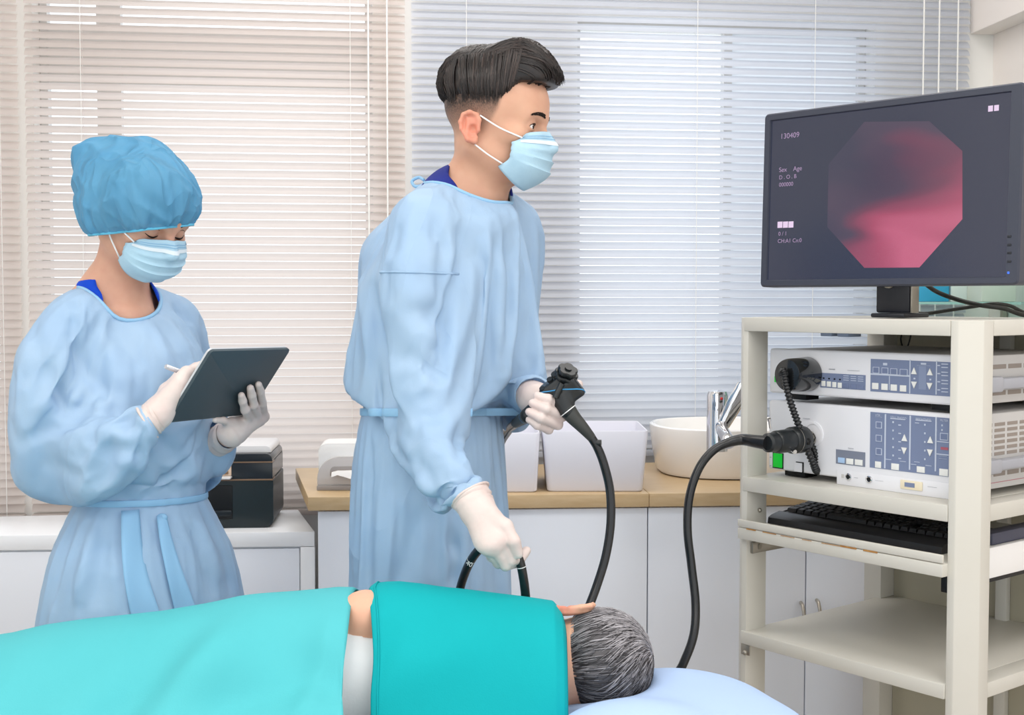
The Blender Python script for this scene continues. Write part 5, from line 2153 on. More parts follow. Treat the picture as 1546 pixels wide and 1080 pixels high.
neck_c = at(708, 285, 2.20)
nk_ax = (at(722, 262, 2.195) - at(700, 330, 2.215)).normalized()


def neck_hole(p, r, k=1.0):
    q = p - A3(neck_c)
    ax = A3(nk_ax)
    t = q @ ax
    rr_ = np.sqrt(np.maximum((q * q).sum(-1) - t * t, 0))
    return rr_ - r


V, Q = surface(lambda p: scrub_fn(p), np.array(at(700, 330, 2.2)) - 0.22, np.array(at(700, 330, 2.2)) + 0.22, 0.006)
neck_f = neck_c + Vector((0.016, -0.014, 0))
def scrub_hole(p, r):
    q = p - A3(neck_f); t = q @ A3(nk_ax)
    return np.sqrt(np.maximum((q * q).sum(-1) - t * t, 0)) - r
fxy = A3((0.81, -0.58, 0))
V, Q = prune(V, Q, (((V - A3(neck_c)) @ fxy < 0.05) & ((scrub_hole(V, 0.058) > 0) | (V[:, 2] < at(700, 350, 2.2).z))) & (V[:, 2] > at(700, 400, 2.2).z))
V = smooth_rims(V, boundary_loops(Q))
so = link('scrub_collar', mesh_of(V, Q, 'scrub_collar'), m_scrub_n, man, True, 180)
sm = so.modifiers.new('thickness', 'SOLIDIFY'); sm.thickness = 0.003

# ---- gown
m_slR = [at(650, 345, 2.09), at(622, 400, 2.05), at(628, 510, 2.03), at(638, 610, 2.03), at(664, 680, 1.98), at(690, 722, 1.945), at(712, 752, 1.932)]
m_rR = [0.062, 0.058, 0.050, 0.056, 0.052, 0.042, 0.022]
m_slL = [at(765, 345, 2.32), at(772, 400, 2.345), at(777, 500, 2.36), at(779, 560, 2.33), at(798, 588, 2.21), at(805, 597, 2.168)]
m_rL = [0.055, 0.054, 0.056, 0.056, 0.042, 0.033]
ztop_m = at(700, 300, MY).z


m_extra = [(at(666, 326, 2.15), at(720, 344, 2.125), 0.026, 0.026), (at(720, 344, 2.125), at(764, 332, 2.17), 0.026, 0.026), (at(690, 305, 2.23), at(640, 345, 2.12), 0.050, 0.062), (at(730, 312, 2.24), at(775, 345, 2.31), 0.045, 0.055), (at(655, 330, 2.26), at(600, 390, 2.26), 0.06, 0.07)]
gf = gown_fn(m_rings, m_fw, [(m_slR, m_rR), (m_slL, m_rL)], m_extra, ztop_m)
gfi = gown_fn(m_rings, m_fw, [(m_slR, [r - 0.016 for r in m_rR]), (m_slL, [r - 0.016 for r in m_rL])], m_extra, ztop_m, 0.014, 0.02)
lo_b = np.array([at(500, 600, 2.3).x, 1.82, 0.42]); hi_b = np.array([at(850, 600, 2.3).x, 2.62, at(700, 250, 2.2).z])


m_tube['clip'], m_tube['hem'] = gfi, 0.46
bm_ = body_mesh('body', mR, mo, MS_, m_tube, man, m_skin_m)
head_attrs(bm_, mR, mo, MS_)


m_belt = lambda V: at(650, 617, MY).z + 0.0 * V[:, 0] - 0.010 * np.clip((2.24 - V[:, 1]) / 0.12, -1, 1)
m_belt.mask = lambda V: (loft_sdf(V, m_rings, m_fw) < 0.012) & (d_cap(V, m_slR[2], m_slR[4], 0.062, 0.06) > 0) & (d_cap(V, m_slL[2], m_slL[4], 0.06, 0.05) > 0)
m_ends = [(m_slR[-1] + (m_slR[-1] - m_slR[-2]).normalized() * 0.004, (m_slR[-1] - m_slR[-2]).normalized(), 0.040), (m_slL[-1] + (m_slL[-1] - m_slL[-2]).normalized() * 0.004, (m_slL[-1] - m_slL[-2]).normalized(), 0.044)]
m_folds = [
    ([(676, 418), (670, 477), (665, 521), (667, 558)], -.013, .012), ([(722, 370), (730, 425), (722, 499), (700, 595)], -.012, .011),
    ([(715, 388), (707, 462), (685, 566)], .011, .013), ([(739, 388), (740, 444), (731, 518), (718, 584)], -.013, .010),
    ([(746, 381), (759, 447), (755, 536)], .011, .015), ([(780, 366), (796, 418), (789, 499)], .006, .012), ([(772, 362), (768, 425), (761, 518)], -.010, .011),
    ([(648, 318), (663, 351), (674, 388)], -.009, .010), ([(634, 345), (661, 360)], -.007, .010), ([(690, 335), (698, 380), (694, 430)], -.008, .011),
    ([(607, 447), (659, 451), (672, 477)], .009, .012), ([(626, 488), (667, 529), (644, 551)], .010, .012), ([(612, 470), (648, 476), (668, 500)], -.008, .011), ([(641, 549), (680, 575)], -.010, .011),
    ([(591, 555), (622, 538), (655, 560)], -.007, .011), ([(630, 583), (680, 588)], .008, .012), ([(528, 470), (563, 475)], .010, .013), ([(561, 418), (568, 481), (585, 555)], -.012, .012),
    ([(545, 400), (548, 470), (556, 540)], .007, .014), ([(600, 340), (590, 390)], -.006, .012),
    ([(686, 700), (685, 821), (681, 895)], -.014, .010), ([(669, 751), (655, 895)], .008, .018), ([(641, 760), (620, 821), (602, 890)], -.009, .012), ([(563, 660), (553, 786), (549, 890)], -.010, .012),
    ([(538, 660), (534, 880)], .008, .012), ([(718, 700), (725, 885)], -.008, .012), ([(700, 640), (690, 700)], -.010, .011), ([(585, 640), (590, 760)], -.008, .012), ([(745, 640), (755, 760), (757, 880)], -.007, .012), ([(705, 700), (704, 880)], .008, .012),
    ([(634, 674), (690, 662), (711, 695)], -.010, .011), ([(680, 722), (716, 712)], -.008, .010), ([(606, 660), (634, 727), (672, 748)], .008, .013), ([(620, 640), (672, 630)], -.008, .012)]
gown, GW, GQ, glps = make_gown('gown', gf, gfi, lo_b, hi_b, lambda V: np.maximum(neck_hole(V, 0.074), at(700, 330, 2.2).z - V[:, 2]), m_ends, m_belt, 0.46, man, folds=m_folds)

gb = bvh_of(GW, GQ)
neck_loop = max(glps, key=lambda l: GW[np.array(l), 2].mean())
rim_trim(GW, neck_loop, 0.0036, 'neck_binding', m_trim, gown)
# belt tape
bc_ = Vector((at(650, 617, MY).x, MY, at(650, 617, MY).z))
bp = [p for p in ring_on(gb, bc_ + Vector((0, 0, -0.006)), (0, 0.083, 1), 90, 0.24, 0.002) if p is not None and d_cap(np.array([p], dtype=np.float32), m_slR[2], m_slR[5], 0.066, 0.055)[0] > 0 and d_cap(np.array([p], dtype=np.float32), m_slL[2], m_slL[5], 0.064, 0.05)[0] > 0]
flat_band(bp, 0.013, 0.0016, 'belt_tape', m_trim, gown, closed=True)
# dropped shoulder seam
sa = at(618, 412, 2.05)
sp_ = [p for p in ring_on(gb, sa, (m_slR[2] - m_slR[1]) + Vector((-0.01, 0.0, 0.0)), 64, 0.12, 0.0004, x=(0, 1, 0), inside=True) if p is not None and (p - sa).length < 0.10]
cut_ = max(range(len(sp_)), key=lambda i: (sp_[i] - sp_[i - 1]).length)
sp_ = sp_[cut_:] + sp_[:cut_]
MB().tube(sp_, 0.0018, 8).build('shoulder_seam', m_gown, gown, angle=180)
# ties at the back of the neck
MB().tube(spline([at(640, 272, 2.27), at(632, 268, 2.28), at(622, 274, 2.28), at(630, 282, 2.27), at(655, 270, 2.27), at(666, 264, 2.26)], 6), 0.003, 8).build('neck_tie', m_trim, gown, angle=180)

# ---- gloved hands
gloveR = glove('glove', None, at(717, 764, 1.928), at(713, 757, 1.931), dict(
    i=[at(753, 815, 1.888), at(771, 846, 1.898), at(784, 845, 1.925), at(795, 832, 1.938)],
    m=[at(744, 824, 1.884), at(764, 853, 1.900), at(776, 850, 1.930), at(779, 838, 1.945)],
    r=[at(735, 825, 1.888), at(753, 850, 1.912), at(765, 848, 1.940), at(768, 837, 1.952)],
    l=[at(728, 818, 1.900), at(742, 841, 1.926), at(753, 842, 1.946), at(757, 834, 1.955)],
    t=[at(742, 780, 1.905), at(763, 795, 1.895), at(775, 817, 1.887), at(782, 836, 1.893)]), man, m_glove,
    cuff=(at(726, 774, 1.925), at(709, 748, 1.938), 0.0265, 0.0325), rw=0.023)
gloveL = glove('glove', None, at(805, 602, 2.165), at(794, 592, 2.195), dict(
    i=[at(838, 602, 2.150), at(849, 613, 2.085), at(828, 603, 2.058), at(811, 598, 2.062)],
    m=[at(836, 614, 2.150), at(850, 628, 2.080), at(824, 617, 2.052), at(804, 609, 2.057)],
    r=[at(829, 627, 2.148), at(842, 641, 2.080), at(817, 631, 2.052), at(799, 622, 2.057)],
    l=[at(819, 637, 2.142), at(828, 649, 2.082), at(811, 642, 2.062), at(799, 634, 2.064)],
    t=[at(814, 598, 2.168), at(838, 590, 2.165), at(859, 583, 2.150), at(873, 581, 2.135)]), man, m_glove, rw=0.024)
# =================================================================== endoscope
m_scope = mat('endoscope_black', rgb(24, 28, 30), 0.35, 0.5, bump=(200, 0.04))
m_tube = mat('endoscope_tube_black', rgb(26, 27, 29), 0.25, 0.5)
m_boot = mat('strain_relief_grey', rgb(58, 60, 58), 0.5, 0.4)
m_line = mat('blue_line', rgb(60, 150, 205), 0.4)
m_wline = mat('white_mark', rgb(225, 225, 225), 0.5)
sc0 = at(842, 595, 2.10)
M_E = Matrix.Translation(sc0)
ME_I = M_E.inverted()
scope = thing('endoscope', 'black endoscope held in both hands, its black tubes running to the equipment cart', 'endoscope', M_E)
L = lambda px, py, Y: ME_I @ at(px, py, Y)


def add_sdf(name, fn, pts, pad, h, m, par):
    lo = np.array([min(p[i] for p in pts) for i in range(3)]) - pad
    hi = np.array([max(p[i] for p in pts) for i in range(3)]) + pad
    V, Q = surface(fn, lo, hi, h)
    return link(name, mesh_of(relax(V, Q, 1, 0.3), Q, name), m, par, True, 180)


g0, g1 = L(796, 628, 2.10), L(826, 604, 2.10)
h0, h1 = L(832, 597, 2.09), L(856, 580, 2.085)
n0, n1 = L(848, 602, 2.075), L(857, 621, 2.065)
axd = (h1 - h0).normalized()
RB = np.array(basis(axd, (0.4, -0.2, 1)), dtype=np.float32)


def body_fn(p):
    d = d_cap(p, g0, g1, 0.0125, 0.016)
    d = smin(d, d_box(p, (h0 + h1) / 2, (0.021, 0.029, 0.021), 0.008, RB), 0.010)
    d = smin(d, d_cap(p, n0, n1, 0.0215, 0.0138), 0.010)
    d = smin(d, d_box(p, L(864, 588, 2.07), (0.012, 0.015, 0.018), 0.005, RB), 0.004)
    return d


body = add_sdf('control_body', body_fn, [g0, g1, h0, h1, n1, L(866, 588, 2.07)], 0.045, 0.002, m_scope, scope)
# angulation wheels on the outer face, lobed
for k, (r, off) in enumerate(((0.0205, 0.002), (0.017, 0.012))):
    c = L(853, 571, 2.075)
    ax = Vector((0.25, -0.55, 0.80)).normalized()
    x = ax.orthogonal().normalized(); y = ax.cross(x)
    mb = MB(); rings = []
    for rr_, zz in ((0.4, 0.0), (0.96, 0.0), (1.0, 0.0015), (1.0, 0.0065), (0.94, 0.008), (0.35, 0.008)):
        ring = []
        for i in range(60):
            a = 2 * math.pi * i / 60
            q = r * rr_ * (1 - 0.16 * (0.5 + 0.5 * math.cos(a * 5)) ** 2)
            ring.append(mb.bm.verts.new(c + (x * math.cos(a) + y * math.sin(a)) * q + ax * (off + zz)))
        rings.append(ring)
    for a_, b_ in zip(rings, rings[1:]):
        for i in range(60):
            mb.bm.faces.new((a_[i], a_[(i + 1) % 60], b_[(i + 1) % 60], b_[i]))
    mb.bm.faces.new(rings[0][::-1]); mb.bm.faces.new(rings[-1])
    mb.build('angulation_wheel', m_scope, scope, angle=50)
MB().cyl(L(853, 571, 2.075) + Vector((0.25, -0.55, 0.80)).normalized() * 0.017, L(853, 571, 2.075) + Vector((0.25, -0.55, 0.80)).normalized() * 0.0225, 0.006, n=18).build('wheel_lock', m_scope, scope)
for px, py, r in ((819.5, 589, 0.0052), (828.5, 585, 0.0046), (831, 575, 0.0056), (839, 567, 0.0075), (845, 566, 0.0055)):
    a = L(px, py, 2.075)
    d = Vector((-0.35, -0.55, 0.75)).normalized()
    b = MB()
    b.cyl(a - d * 0.014, a + d * 0.0005, r * 0.75, n=18)
    b.cyl(a + d * 0.0005, a + d * 0.0045, r, r * 0.92, n=22)
    b.build('valve_button', m_scope, scope, angle=40)
MB().tube([L(838, 601, 2.05), L(842, 592, 2.052), L(848, 580, 2.055)], 0.005, 10).build('lever', m_scope, scope)
# blue line round the body
rows = ring_on(BVHTree.FromObject(body, bpy.context.evaluated_depsgraph_get()), L(845, 596, 2.08), (n1 - h1), 48, 0.07, 0.0003)
rows = [p for p in rows if p is not None]
MB().tube(rows + rows[:1], 0.0011, 6, caps=False).build('blue_line', m_line, scope, angle=180)
# boot and white ring
bpts = spline([n1 - (n1 - n0).normalized() * 0.004, L(866, 631, 2.065), L(880, 646, 2.065), L(893, 661, 2.07)], 6)
MB().tube(bpts, [0.0148 - 0.0072 * i / (len(bpts) - 1) for i in range(len(bpts))], 20).build('strain_relief', m_boot, scope, angle=50)
dn = (bpts[1] - bpts[0]).normalized()
MB().tube([bpts[0] + dn * 0.003, bpts[0] + dn * 0.0046], 0.0153, 24).build('white_ring', m_wline, scope, angle=40)
sn = L(903, 669, 2.068)
MB().cyl(sn + Vector((-0.004, 0, 0)), sn + Vector((0.005, -0.002, 0)), 0.0055, n=18).build('port_cap', m_scope, scope)
# insertion tube: down behind the patient, up through the right hand, down to the mouth
ins = [(891, 658, 2.07), (902, 676, 2.07), (912, 702, 2.07), (921, 742, 2.07), (922, 790, 2.065), (915, 838, 2.06), (902, 882, 2.05), (886, 924, 2.035), (868, 965, 2.03), (838, 1040, 2.045), (790, 1130, 2.06), (735, 1130, 2.06), (702, 1010, 2.05), (690, 940, 2.035), (693, 898, 2.02), (702, 866, 1.99), (714, 842, 1.96), (729, 826, 1.938), (750, 820, 1.924), (772, 828, 1.915), (784, 846, 1.915), (790, 872, 1.918), (794, 905, 1.925), (798, 950, 1.95), (812, 990, 1.985)]
ipts = spline([L(*q) for q in ins], 7)
MB().tube(ipts, [0.0073 if i < 7 * 7 else 0.0071 for i in range(len(ipts))], 16).build('insertion_tube', m_tube, scope, angle=180)
for (a, b) in (((789, 856, 1.9155), (789.4, 858.5, 1.9155)), ((711.5, 846, 1.964), (710.5, 848, 1.966))):
    A, B = L(*a), L(*b)
    i0 = min(range(len(ipts)), key=lambda i: (ipts[i] - A).length)
    t = (ipts[i0 + 1] - ipts[i0 - 1]).normalized()
    MB().tube([ipts[i0] - t * 0.0007, ipts[i0] + t * 0.0007], 0.0074, 18, caps=False).build('depth_mark', m_wline, scope, angle=180)
i0 = min(range(len(ipts)), key=lambda i: (ipts[i] - L(710, 845, 1.965)).length)
t = (ipts[i0 - 1] - ipts[i0 + 1]).normalized()
u_ = Vector((t.x, 0, t.z)).normalized()
if u_.z < 0:
    u_ = -u_
r_ = Vector((u_.z, 0, -u_.x))
Mt = Matrix((r_, u_, Vector((0, -1, 0)))).transposed().to_4x4()
text_mesh('40', 0.0105, Matrix.Translation(ipts[i0] + Vector((0, -0.0078, 0)) - r_ * 0.0058 - u_ * 0.010) @ Mt, m_wline, scope, 'depth_number')
# universal cord: behind the gown, round to the processor
ux = [(799, 626, 2.10), (788, 633, 2.14), (777, 641, 2.24), (767, 651, 2.34), (752, 680, 2.42), (735, 760, 2.46), (735, 900, 2.46), (775, 1010, 2.42), (860, 1090, 2.36), (960, 1075, 2.30), (1018, 1022, 2.27), (1036, 992, 2.27), (1048, 955, 2.28), (1050, 910, 2.30), (1044, 855, 2.32), (1038, 800, 2.33), (1041, 750, 2.34), (1056, 706, 2.355), (1080, 678, 2.37), (1108, 666, 2.385)]
upts = spline([L(*q) for q in ux], 7)
MB().tube(upts, 0.0081, 16).build('universal_cord', m_tube, scope, angle=180)
gd = (L(782, 637, 2.17) - g0).normalized()
MB().tube([g0 - gd * 0.004, g0 + gd * 0.012, L(779, 639, 2.21)], [0.0125, 0.0115, 0.0088], 18).build('strain_relief', m_boot, scope, angle=50)
MB().tube([g0 + gd * 0.006, g0 + gd * 0.0075], 0.0127, 22, caps=False).build('blue_ring', m_line, scope, angle=180)
# light guide connector plugged into the processor
pc = c_at(1224, 662, UF)
pw = M_C @ Vector((pc.x, UF - 0.003, pc.z))
cd = (M_C.to_3x3() @ Vector((0, -1, 0)))
P = lambda s, dz=0.0: ME_I @ (pw + cd * s + Vector((0, 0, dz)))
MB().tube([P(0.0), P(0.018)], 0.015, 24).build('plug_pin', m_steel, scope, angle=40)
MB().tube([P(0.016), P(0.02), P(0.030), P(0.056), P(0.060)], [0.022, 0.0255, 0.0265, 0.0255, 0.022], 32).build('light_guide_connector', m_scope, scope, angle=40)
MB().tube([P(0.048), P(0.0495)], 0.0268, 32, caps=False).build('connector_ring', m_steel, scope, angle=60)
MB().tube([P(0.058), P(0.062), P(0.100), P(0.104)], [0.021, 0.0225, 0.0215, 0.019], 28).build('connector_neck', m_scope, scope, angle=40)
MB().tube([P(0.102), P(0.106), P(0.124), P(0.128)], [0.018, 0.019, 0.018, 0.014], 28).build('connector_collar', m_scope, scope, angle=40)
e0 = P(0.126)
sr = spline([e0, e0.lerp(L(1122, 664, 2.39), 0.5), L(1122, 664, 2.39), L(1106, 666.5, 2.385), L(1092, 671, 2.378)], 6)
MB().tube(sr, [0.0135 - 0.0052 * i / (len(sr) - 1) for i in range(len(sr))], 18).build('strain_relief', m_tube, scope, angle=50)
side = M_C.to_3x3() @ Vector((0.55, -0.5, 0))
for s, dz, r in ((0.068, -0.012, 0.0042), (0.115, 0.020, 0.0036)):
    a = P(s, dz)
    dd = (Vector((0.3, -0.8, -0.2)) if dz < 0 else Vector((-0.2, -0.3, 0.9))).normalized()
    MB().tube([a + dd * 0.008, a + dd * 0.022, a + dd * 0.023, a + dd * 0.028], [r * 0.7, r * 0.7, r, r], 16).build('connector_nipple', m_chrome, scope, angle=40)
# coiled cable up to the round video plug on the upper unit
vc = c_at(1221, 565, UF)
vw = M_C @ Vector((vc.x, UF - 0.001, vc.z))
VP = lambda s, dx=0.0, dz=0.0: ME_I @ (vw + cd * s + (M_C.to_3x3() @ Vector((dx, 0, 0))) + Vector((0, 0, dz)))
MB().tube([VP(0.0), VP(0.003), VP(0.060), VP(0.064), VP(0.0645)], [0.0325, 0.0338, 0.0315, 0.030, 0.0285], 44).build('video_plug', mat('video_plug_black', rgb(22, 24, 26), 0.12, 0.5, coat=0.5), scope, angle=35)
cs = M_C.to_3x3() @ Vector((1, 0, 0))
yf = (vw + cd * 0.078).y
coil = spline([VP(0.0645, -0.004, 0.002), VP(0.074, -0.004, 0.004), L(1183, 561, yf), L(1187, 582, yf), L(1195, 612, yf + 0.004), L(1205, 640, yf + 0.008), L(1216, 672, yf + 0.014), L(1228, 700, yf + 0.02), L(1233, 711, yf + 0.03), L(1237, 706, yf + 0.036), L(1231, 686, yf + 0.036), L(1221, 665, yf + 0.03), P(0.040, -0.001) + ME_I.to_3x3() @ (cs * 0.026)], 22)
MB().tube(coil, [0.0064 + 0.0014 * math.sin(i * 2 * math.pi / 4.0) for i in range(len(coil))], 14).build('coiled_cable', m_tube, scope, angle=180)
MB().tube([L(1222, 660, 2.40), L(1228, 655, 2.405), L(1231, 661, 2.405), L(1228, 668, 2.405)], 0.0012, 6).build('wire_clip', m_dark, scope, angle=180)
# =================================================================== the woman with the tablet
FY = 2.25
fa, fpt = math.radians(34), math.radians(26)
fo = at(210, 324, 2.20)
ff = Vector((math.cos(fa) * math.cos(fpt), -math.sin(fa) * math.cos(fpt), -math.sin(fpt)))
fR = basis(ff)
FS = 0.90
woman = thing('person', 'person in a pale blue gown, blue bouffant cap and face mask, holding the dark tablet', 'person', T(at(212, 800, FY).x, FY, 0))
fj = {k: at(*v) for k, v in dict(
    neck=(176, 440, 2.245), chest=(192, 540, 2.24), belly=(208, 700, 2.26), pelvis=(212, 800, 2.26),
    shR=(92, 500, 2.14), elR=(62, 672, 2.16), wrR=(200, 648, 2.07), shL=(276, 492, 2.38), elL=(292, 680, 2.38), wrL=(334, 664, 2.30)).items()}
fskull = Vector(xf([(0, -0.012, -0.045)], fR, fo, FS)[0])
fh1, fh2 = fj['pelvis'] + Vector((-0.05, -0.05, -0.03)), fj['pelvis'] + Vector((0.05, 0.05, -0.03))
f_tube = dict(
    neck=[(fskull, fj['neck'], 0.043, 0.047), (fj['neck'], at(182, 480, 2.235), 0.050, 0.062), (at(165, 425, 2.255), at(122, 465, 2.20), 0.026, 0.034), (at(190, 440, 2.27), at(240, 475, 2.32), 0.026, 0.030)],
    cut=at(190, 500, 2.2).z,
    body=[(fj['neck'], fj['chest'], 0.05, 0.095), (fj['chest'], fj['belly'], 0.095, 0.08), (fj['belly'], fj['pelvis'], 0.085, 0.105),
          (at(180, 480, 2.22), fj['shR'], 0.05, 0.042), (at(200, 480, 2.27), fj['shL'], 0.05, 0.042),
          (fj['shR'], fj['elR'], 0.036, 0.031), (fj['elR'], fj['wrR'], 0.031, 0.022), (fj['shL'], fj['elL'], 0.036, 0.031), (fj['elL'], fj['wrL'], 0.031, 0.022)] + legs(fh1, -0.02, -0.02) + legs(fh2, 0.02, 0.03))

f_rings = px_rings([(470, 108, 285, 0.0), (540, 100, 306, 0.0), (620, 104, 314, 0.0), (690, 112, 312, 0.005), (735, 122, 306, 0.01), (752, 124, 303, 0.01), (775, 112, 314, 0.01),
                    (830, 86, 344, 0.01), (900, 72, 360, 0.01), (960, 65, 368, 0.01), (1080, 52, 382, 0.01), (1200, 42, 394, 0.01)], FY, 1.08, 0.92)
f_fw = (0.74, -0.67)
f_slR = [at(110, 485, 2.15), at(72, 540, 2.13), at(54, 600, 2.14), at(54, 648, 2.15), at(138, 666, 2.09), at(188, 652, 2.065), at(216, 641, 2.060), at(231, 632, 2.066)]
f_rR = [0.050, 0.066, 0.060, 0.060, 0.055, 0.044, 0.030, 0.021]
f_slL = [at(262, 480, 2.34), at(284, 530, 2.37), at(298, 620, 2.39), at(304, 676, 2.375), at(328, 673, 2.31), at(340, 660, 2.285)]
f_rL = [0.050, 0.050, 0.050, 0.052, 0.036, 0.021]
f_extra = [(at(160, 455, 2.25), at(112, 492, 2.18), 0.040, 0.052), (at(205, 462, 2.27), at(262, 488, 2.33), 0.036, 0.045), (at(140, 480, 2.29), at(110, 540, 2.28), 0.05, 0.06)]
fzt = at(180, 445, FY).z
fgf = gown_fn(f_rings, f_fw, [(f_slR, f_rR), (f_slL, f_rL)], f_extra, fzt)
fgfi = gown_fn(f_rings, f_fw, [(f_slR, [r - 0.018 for r in f_rR]), (f_slL, [r - 0.016 for r in f_rL])], f_extra, fzt, 0.013, 0.02)
f_tube['clip'], f_tube['hem'] = fgfi, 0.42
fbody = body_mesh('body', fR, fo, FS, f_tube, woman, m_skin, eyes_closed=True, female=True, ear_up=0.012)
head_attrs(fbody, fR, fo, FS, fade=False, flush=0.0)

# downcast lids: lash lines and brows
for sx in (1, -1):
    lp = project_face([(sx * 0.0195, -0.0065), (sx * 0.026, -0.0085), (sx * 0.033, -0.0092), (sx * 0.040, -0.008), (sx * 0.047, -0.004)], closed=True, lift=0.0006)
    face_line(lp, fR, fo, FS, 0.0015, 'upper_lash', woman, m_lash)
    lp = project_face([(sx * 0.021, 0.0055), (sx * 0.028, 0.0085), (sx * 0.036, 0.0085), (sx * 0.043, 0.005)], closed=True, lift=0.0002)
    face_line(lp, fR, fo, FS, 0.0006, 'lid_crease', woman, m_lash)
    lp = project_face([(sx * 0.014, 0.020), (sx * 0.026, 0.0245), (sx * 0.038, 0.0235), (sx * 0.05, 0.018)], closed=True, lift=0.0006)
    face_line(lp, fR, fo, FS, 0.0022, 'eyebrow', woman, m_lash)
face_mask(woman, fR, fo, FS, chin=-0.108, ear_top=(0.078, 0.006, 0.012), ear_bot=(0.077, -0.010, 0.004))

# hair under the cap
m_hair_f = hair_mat('hair_black', rgb(24, 22, 24), rgb(50, 46, 48), 0.4)


def fhair(p):
    q = ((p - A3(fo)) @ np.array(fR, dtype=np.float32)) / FS
    d = d_ell(q, (0, 0.000, 0.042), (0.080, 0.090, 0.077))
    d = smin(d, d_ell(q, (0, -0.050, -0.004), (0.052, 0.038, 0.045)), 0.03)
    d = smax(d, (q[..., 1] - 0.070 + 0.35 * np.minimum(q[..., 2] - 0.05, 0) * -1.0), 0.01)
    d = smax(d, -0.045 - q[..., 2] + 0.35 * np.clip(q[..., 1] + 0.05, 0, 1), 0.006)
    ear = (np.abs(q[..., 0]) - 0.0) 
    return d * FS


V, Q = surface(fhair, np.array(fo) - 0.15, np.array(fo) + 0.15, 0.004)
me = mesh_of(relax(V, Q, 2), Q, 'hair')
a = me.attributes.new('tone', 'FLOAT', 'POINT')
a.data.foreach_set('value', np.clip(0.3 + 0.5 * vnoise(V * np.array([200, 200, 40]), 1), 0, 1).astype(np.float32))
fhair_o = link('hair', me, m_hair_f, woman, True, 180)
rr = random.Random(5)
lines, rad, tn = [], [], []
for k in range(60):
    a = Vector(xf([(0.070 + rr.uniform(-.004, .006), -0.030 + rr.uniform(-.016, .016), -0.002)], fR, fo, FS)[0])
    ln = [a + (fR @ Vector((0.002 * t, -0.010 * t, -0.030 * t * rr.uniform(.5, 1)))) for t in np.linspace(0, 1, 5)]
    lines.append(ln); rad.append(0.0008); tn.append(rr.random() * .6)
strands_mesh(lines, rad, tn, 'hair_locks', m_hair_f, fhair_o)

# ---- bouffant cap: thin gathered sheet over the hair
nt = m_cap.node_tree
out_ = nt.nodes['Material Output']
src_ = out_.inputs['Surface'].links[0].from_socket
tb_ = nt.nodes.new('ShaderNodeBsdfTransparent'); tb_.inputs[0].default_value = rgb(200, 232, 246)
ms_ = nt.nodes.new('ShaderNodeMixShader'); ms_.inputs[0].default_value = 0.20
nt.links.new(src_, ms_.inputs[1]); nt.links.new(tb_.outputs[0], ms_.inputs[2]); nt.links.new(ms_.outputs[0], out_.inputs['Surface'])
P1, P2, P3 = at(290, 344, 2.115), at(160, 357, 2.15), at(205, 352, 2.32)
cn = (P2 - P1).cross(P3 - P1).normalized()
if cn.z < 0: cn = -cn
cc0 = (P1 + P2 + P3) / 3


fear = Vector(xf([(0.080, -0.012, -0.008)], fR, fo, FS)[0])


def cap_fn(p):
    d = d_ell(p, at(222, 302, 2.18), (0.087, 0.104, 0.083))
    d = smin(d, d_ell(p, at(176, 284, 2.225), (0.062, 0.082, 0.078)), 0.05)
    d = smin(d, d_cap(p, at(138, 240, 2.225), at(215, 250, 2.215), 0.022, 0.042), 0.05)
    d = smin(d, d_cap(p, at(136, 236, 2.225), at(152, 325, 2.225), 0.016, 0.03), 0.04)
    d = smin(d, d_ell(p, fear, (0.026, 0.022, 0.036)), 0.03)
    h = (p - A3(cc0)) @ A3(cn)
    ang = np.arctan2(p[..., 1] - cc0.y, p[..., 0] - cc0.x)
    d = d + 0.006 * np.exp(-np.maximum(h, 0) / 0.010)
    pl = np.abs(vnoise(np.stack([np.cos(ang) * 7 + 9, np.sin(ang) * 7 + 9, h * 9], -1), 4))
    d = d - 0.011 * (0.5 - pl) * np.exp(-np.maximum(h, 0) / 0.055)
    pl2 = np.abs(vnoise(np.stack([np.cos(ang) * 16, np.sin(ang) * 16, h * 10], -1), 9))
    d = d - 0.008 * (0.5 - pl2) * np.exp(-np.maximum(h, 0) / 0.030)
    q = p * np.array([26, 26, 15], dtype=np.float32)
    d = d - 0.008 * (0.45 - np.abs(vnoise(q + 3.0 * np.stack([h * 9, h * 7, h * 0], -1), 7)))
    return smax(d, -h, 0.004)


cl, ch_ = np.array(at(90, 380, 2.2)) - np.array([0.02, 0.2, 0.0]), np.array(at(330, 195, 2.2)) + np.array([0, 0.2, 0.02])
V, Q = surface(cap_fn, cl, ch_, 0.0030)
V = relax(V, Q, 1, 0.3)
hV = (V - A3(cc0)) @ A3(cn)
V, Q = prune(V, Q, hV > 0.004)
V = smooth_rims(V, boundary_loops(Q), 6)
cap_o = link('bouffant_cap', mesh_of(V, Q, 'bouffant_cap'), m_cap, woman, True, 180)
rim_trim(V, boundary_loops(Q)[0], 0.0024, 'cap_elastic', mat('cap_elastic_blue', rgb(104, 190, 222), 0.6, 0.2), cap_o)

# ---- scrub collar
def fscrub(p):
    d = d_cap(p, at(180, 462, 2.24), fj['chest'], 0.070, 0.100)
    d = smin(d, d_cap(p, at(158, 445, 2.255), at(112, 482, 2.18), 0.040, 0.045), 0.03)
    d = smin(d, d_cap(p, at(195, 455, 2.275), at(250, 485, 2.33), 0.036, 0.042), 0.03)
    return smax(d, loft_sdf(p, f_rings, f_fw) + 0.012, 0.01)


f_nc = at(172, 448, 2.235)
f_ax = (at(190, 405, 2.225) - at(182, 480, 2.245)).normalized()
f_nf = f_nc + Vector((0.024, -0.017, 0))


def axis_hole(p, c, ax, r):
    q = p - A3(c); t = q @ A3(ax)
    return np.sqrt(np.maximum((q * q).sum(-1) - t * t, 0)) - r


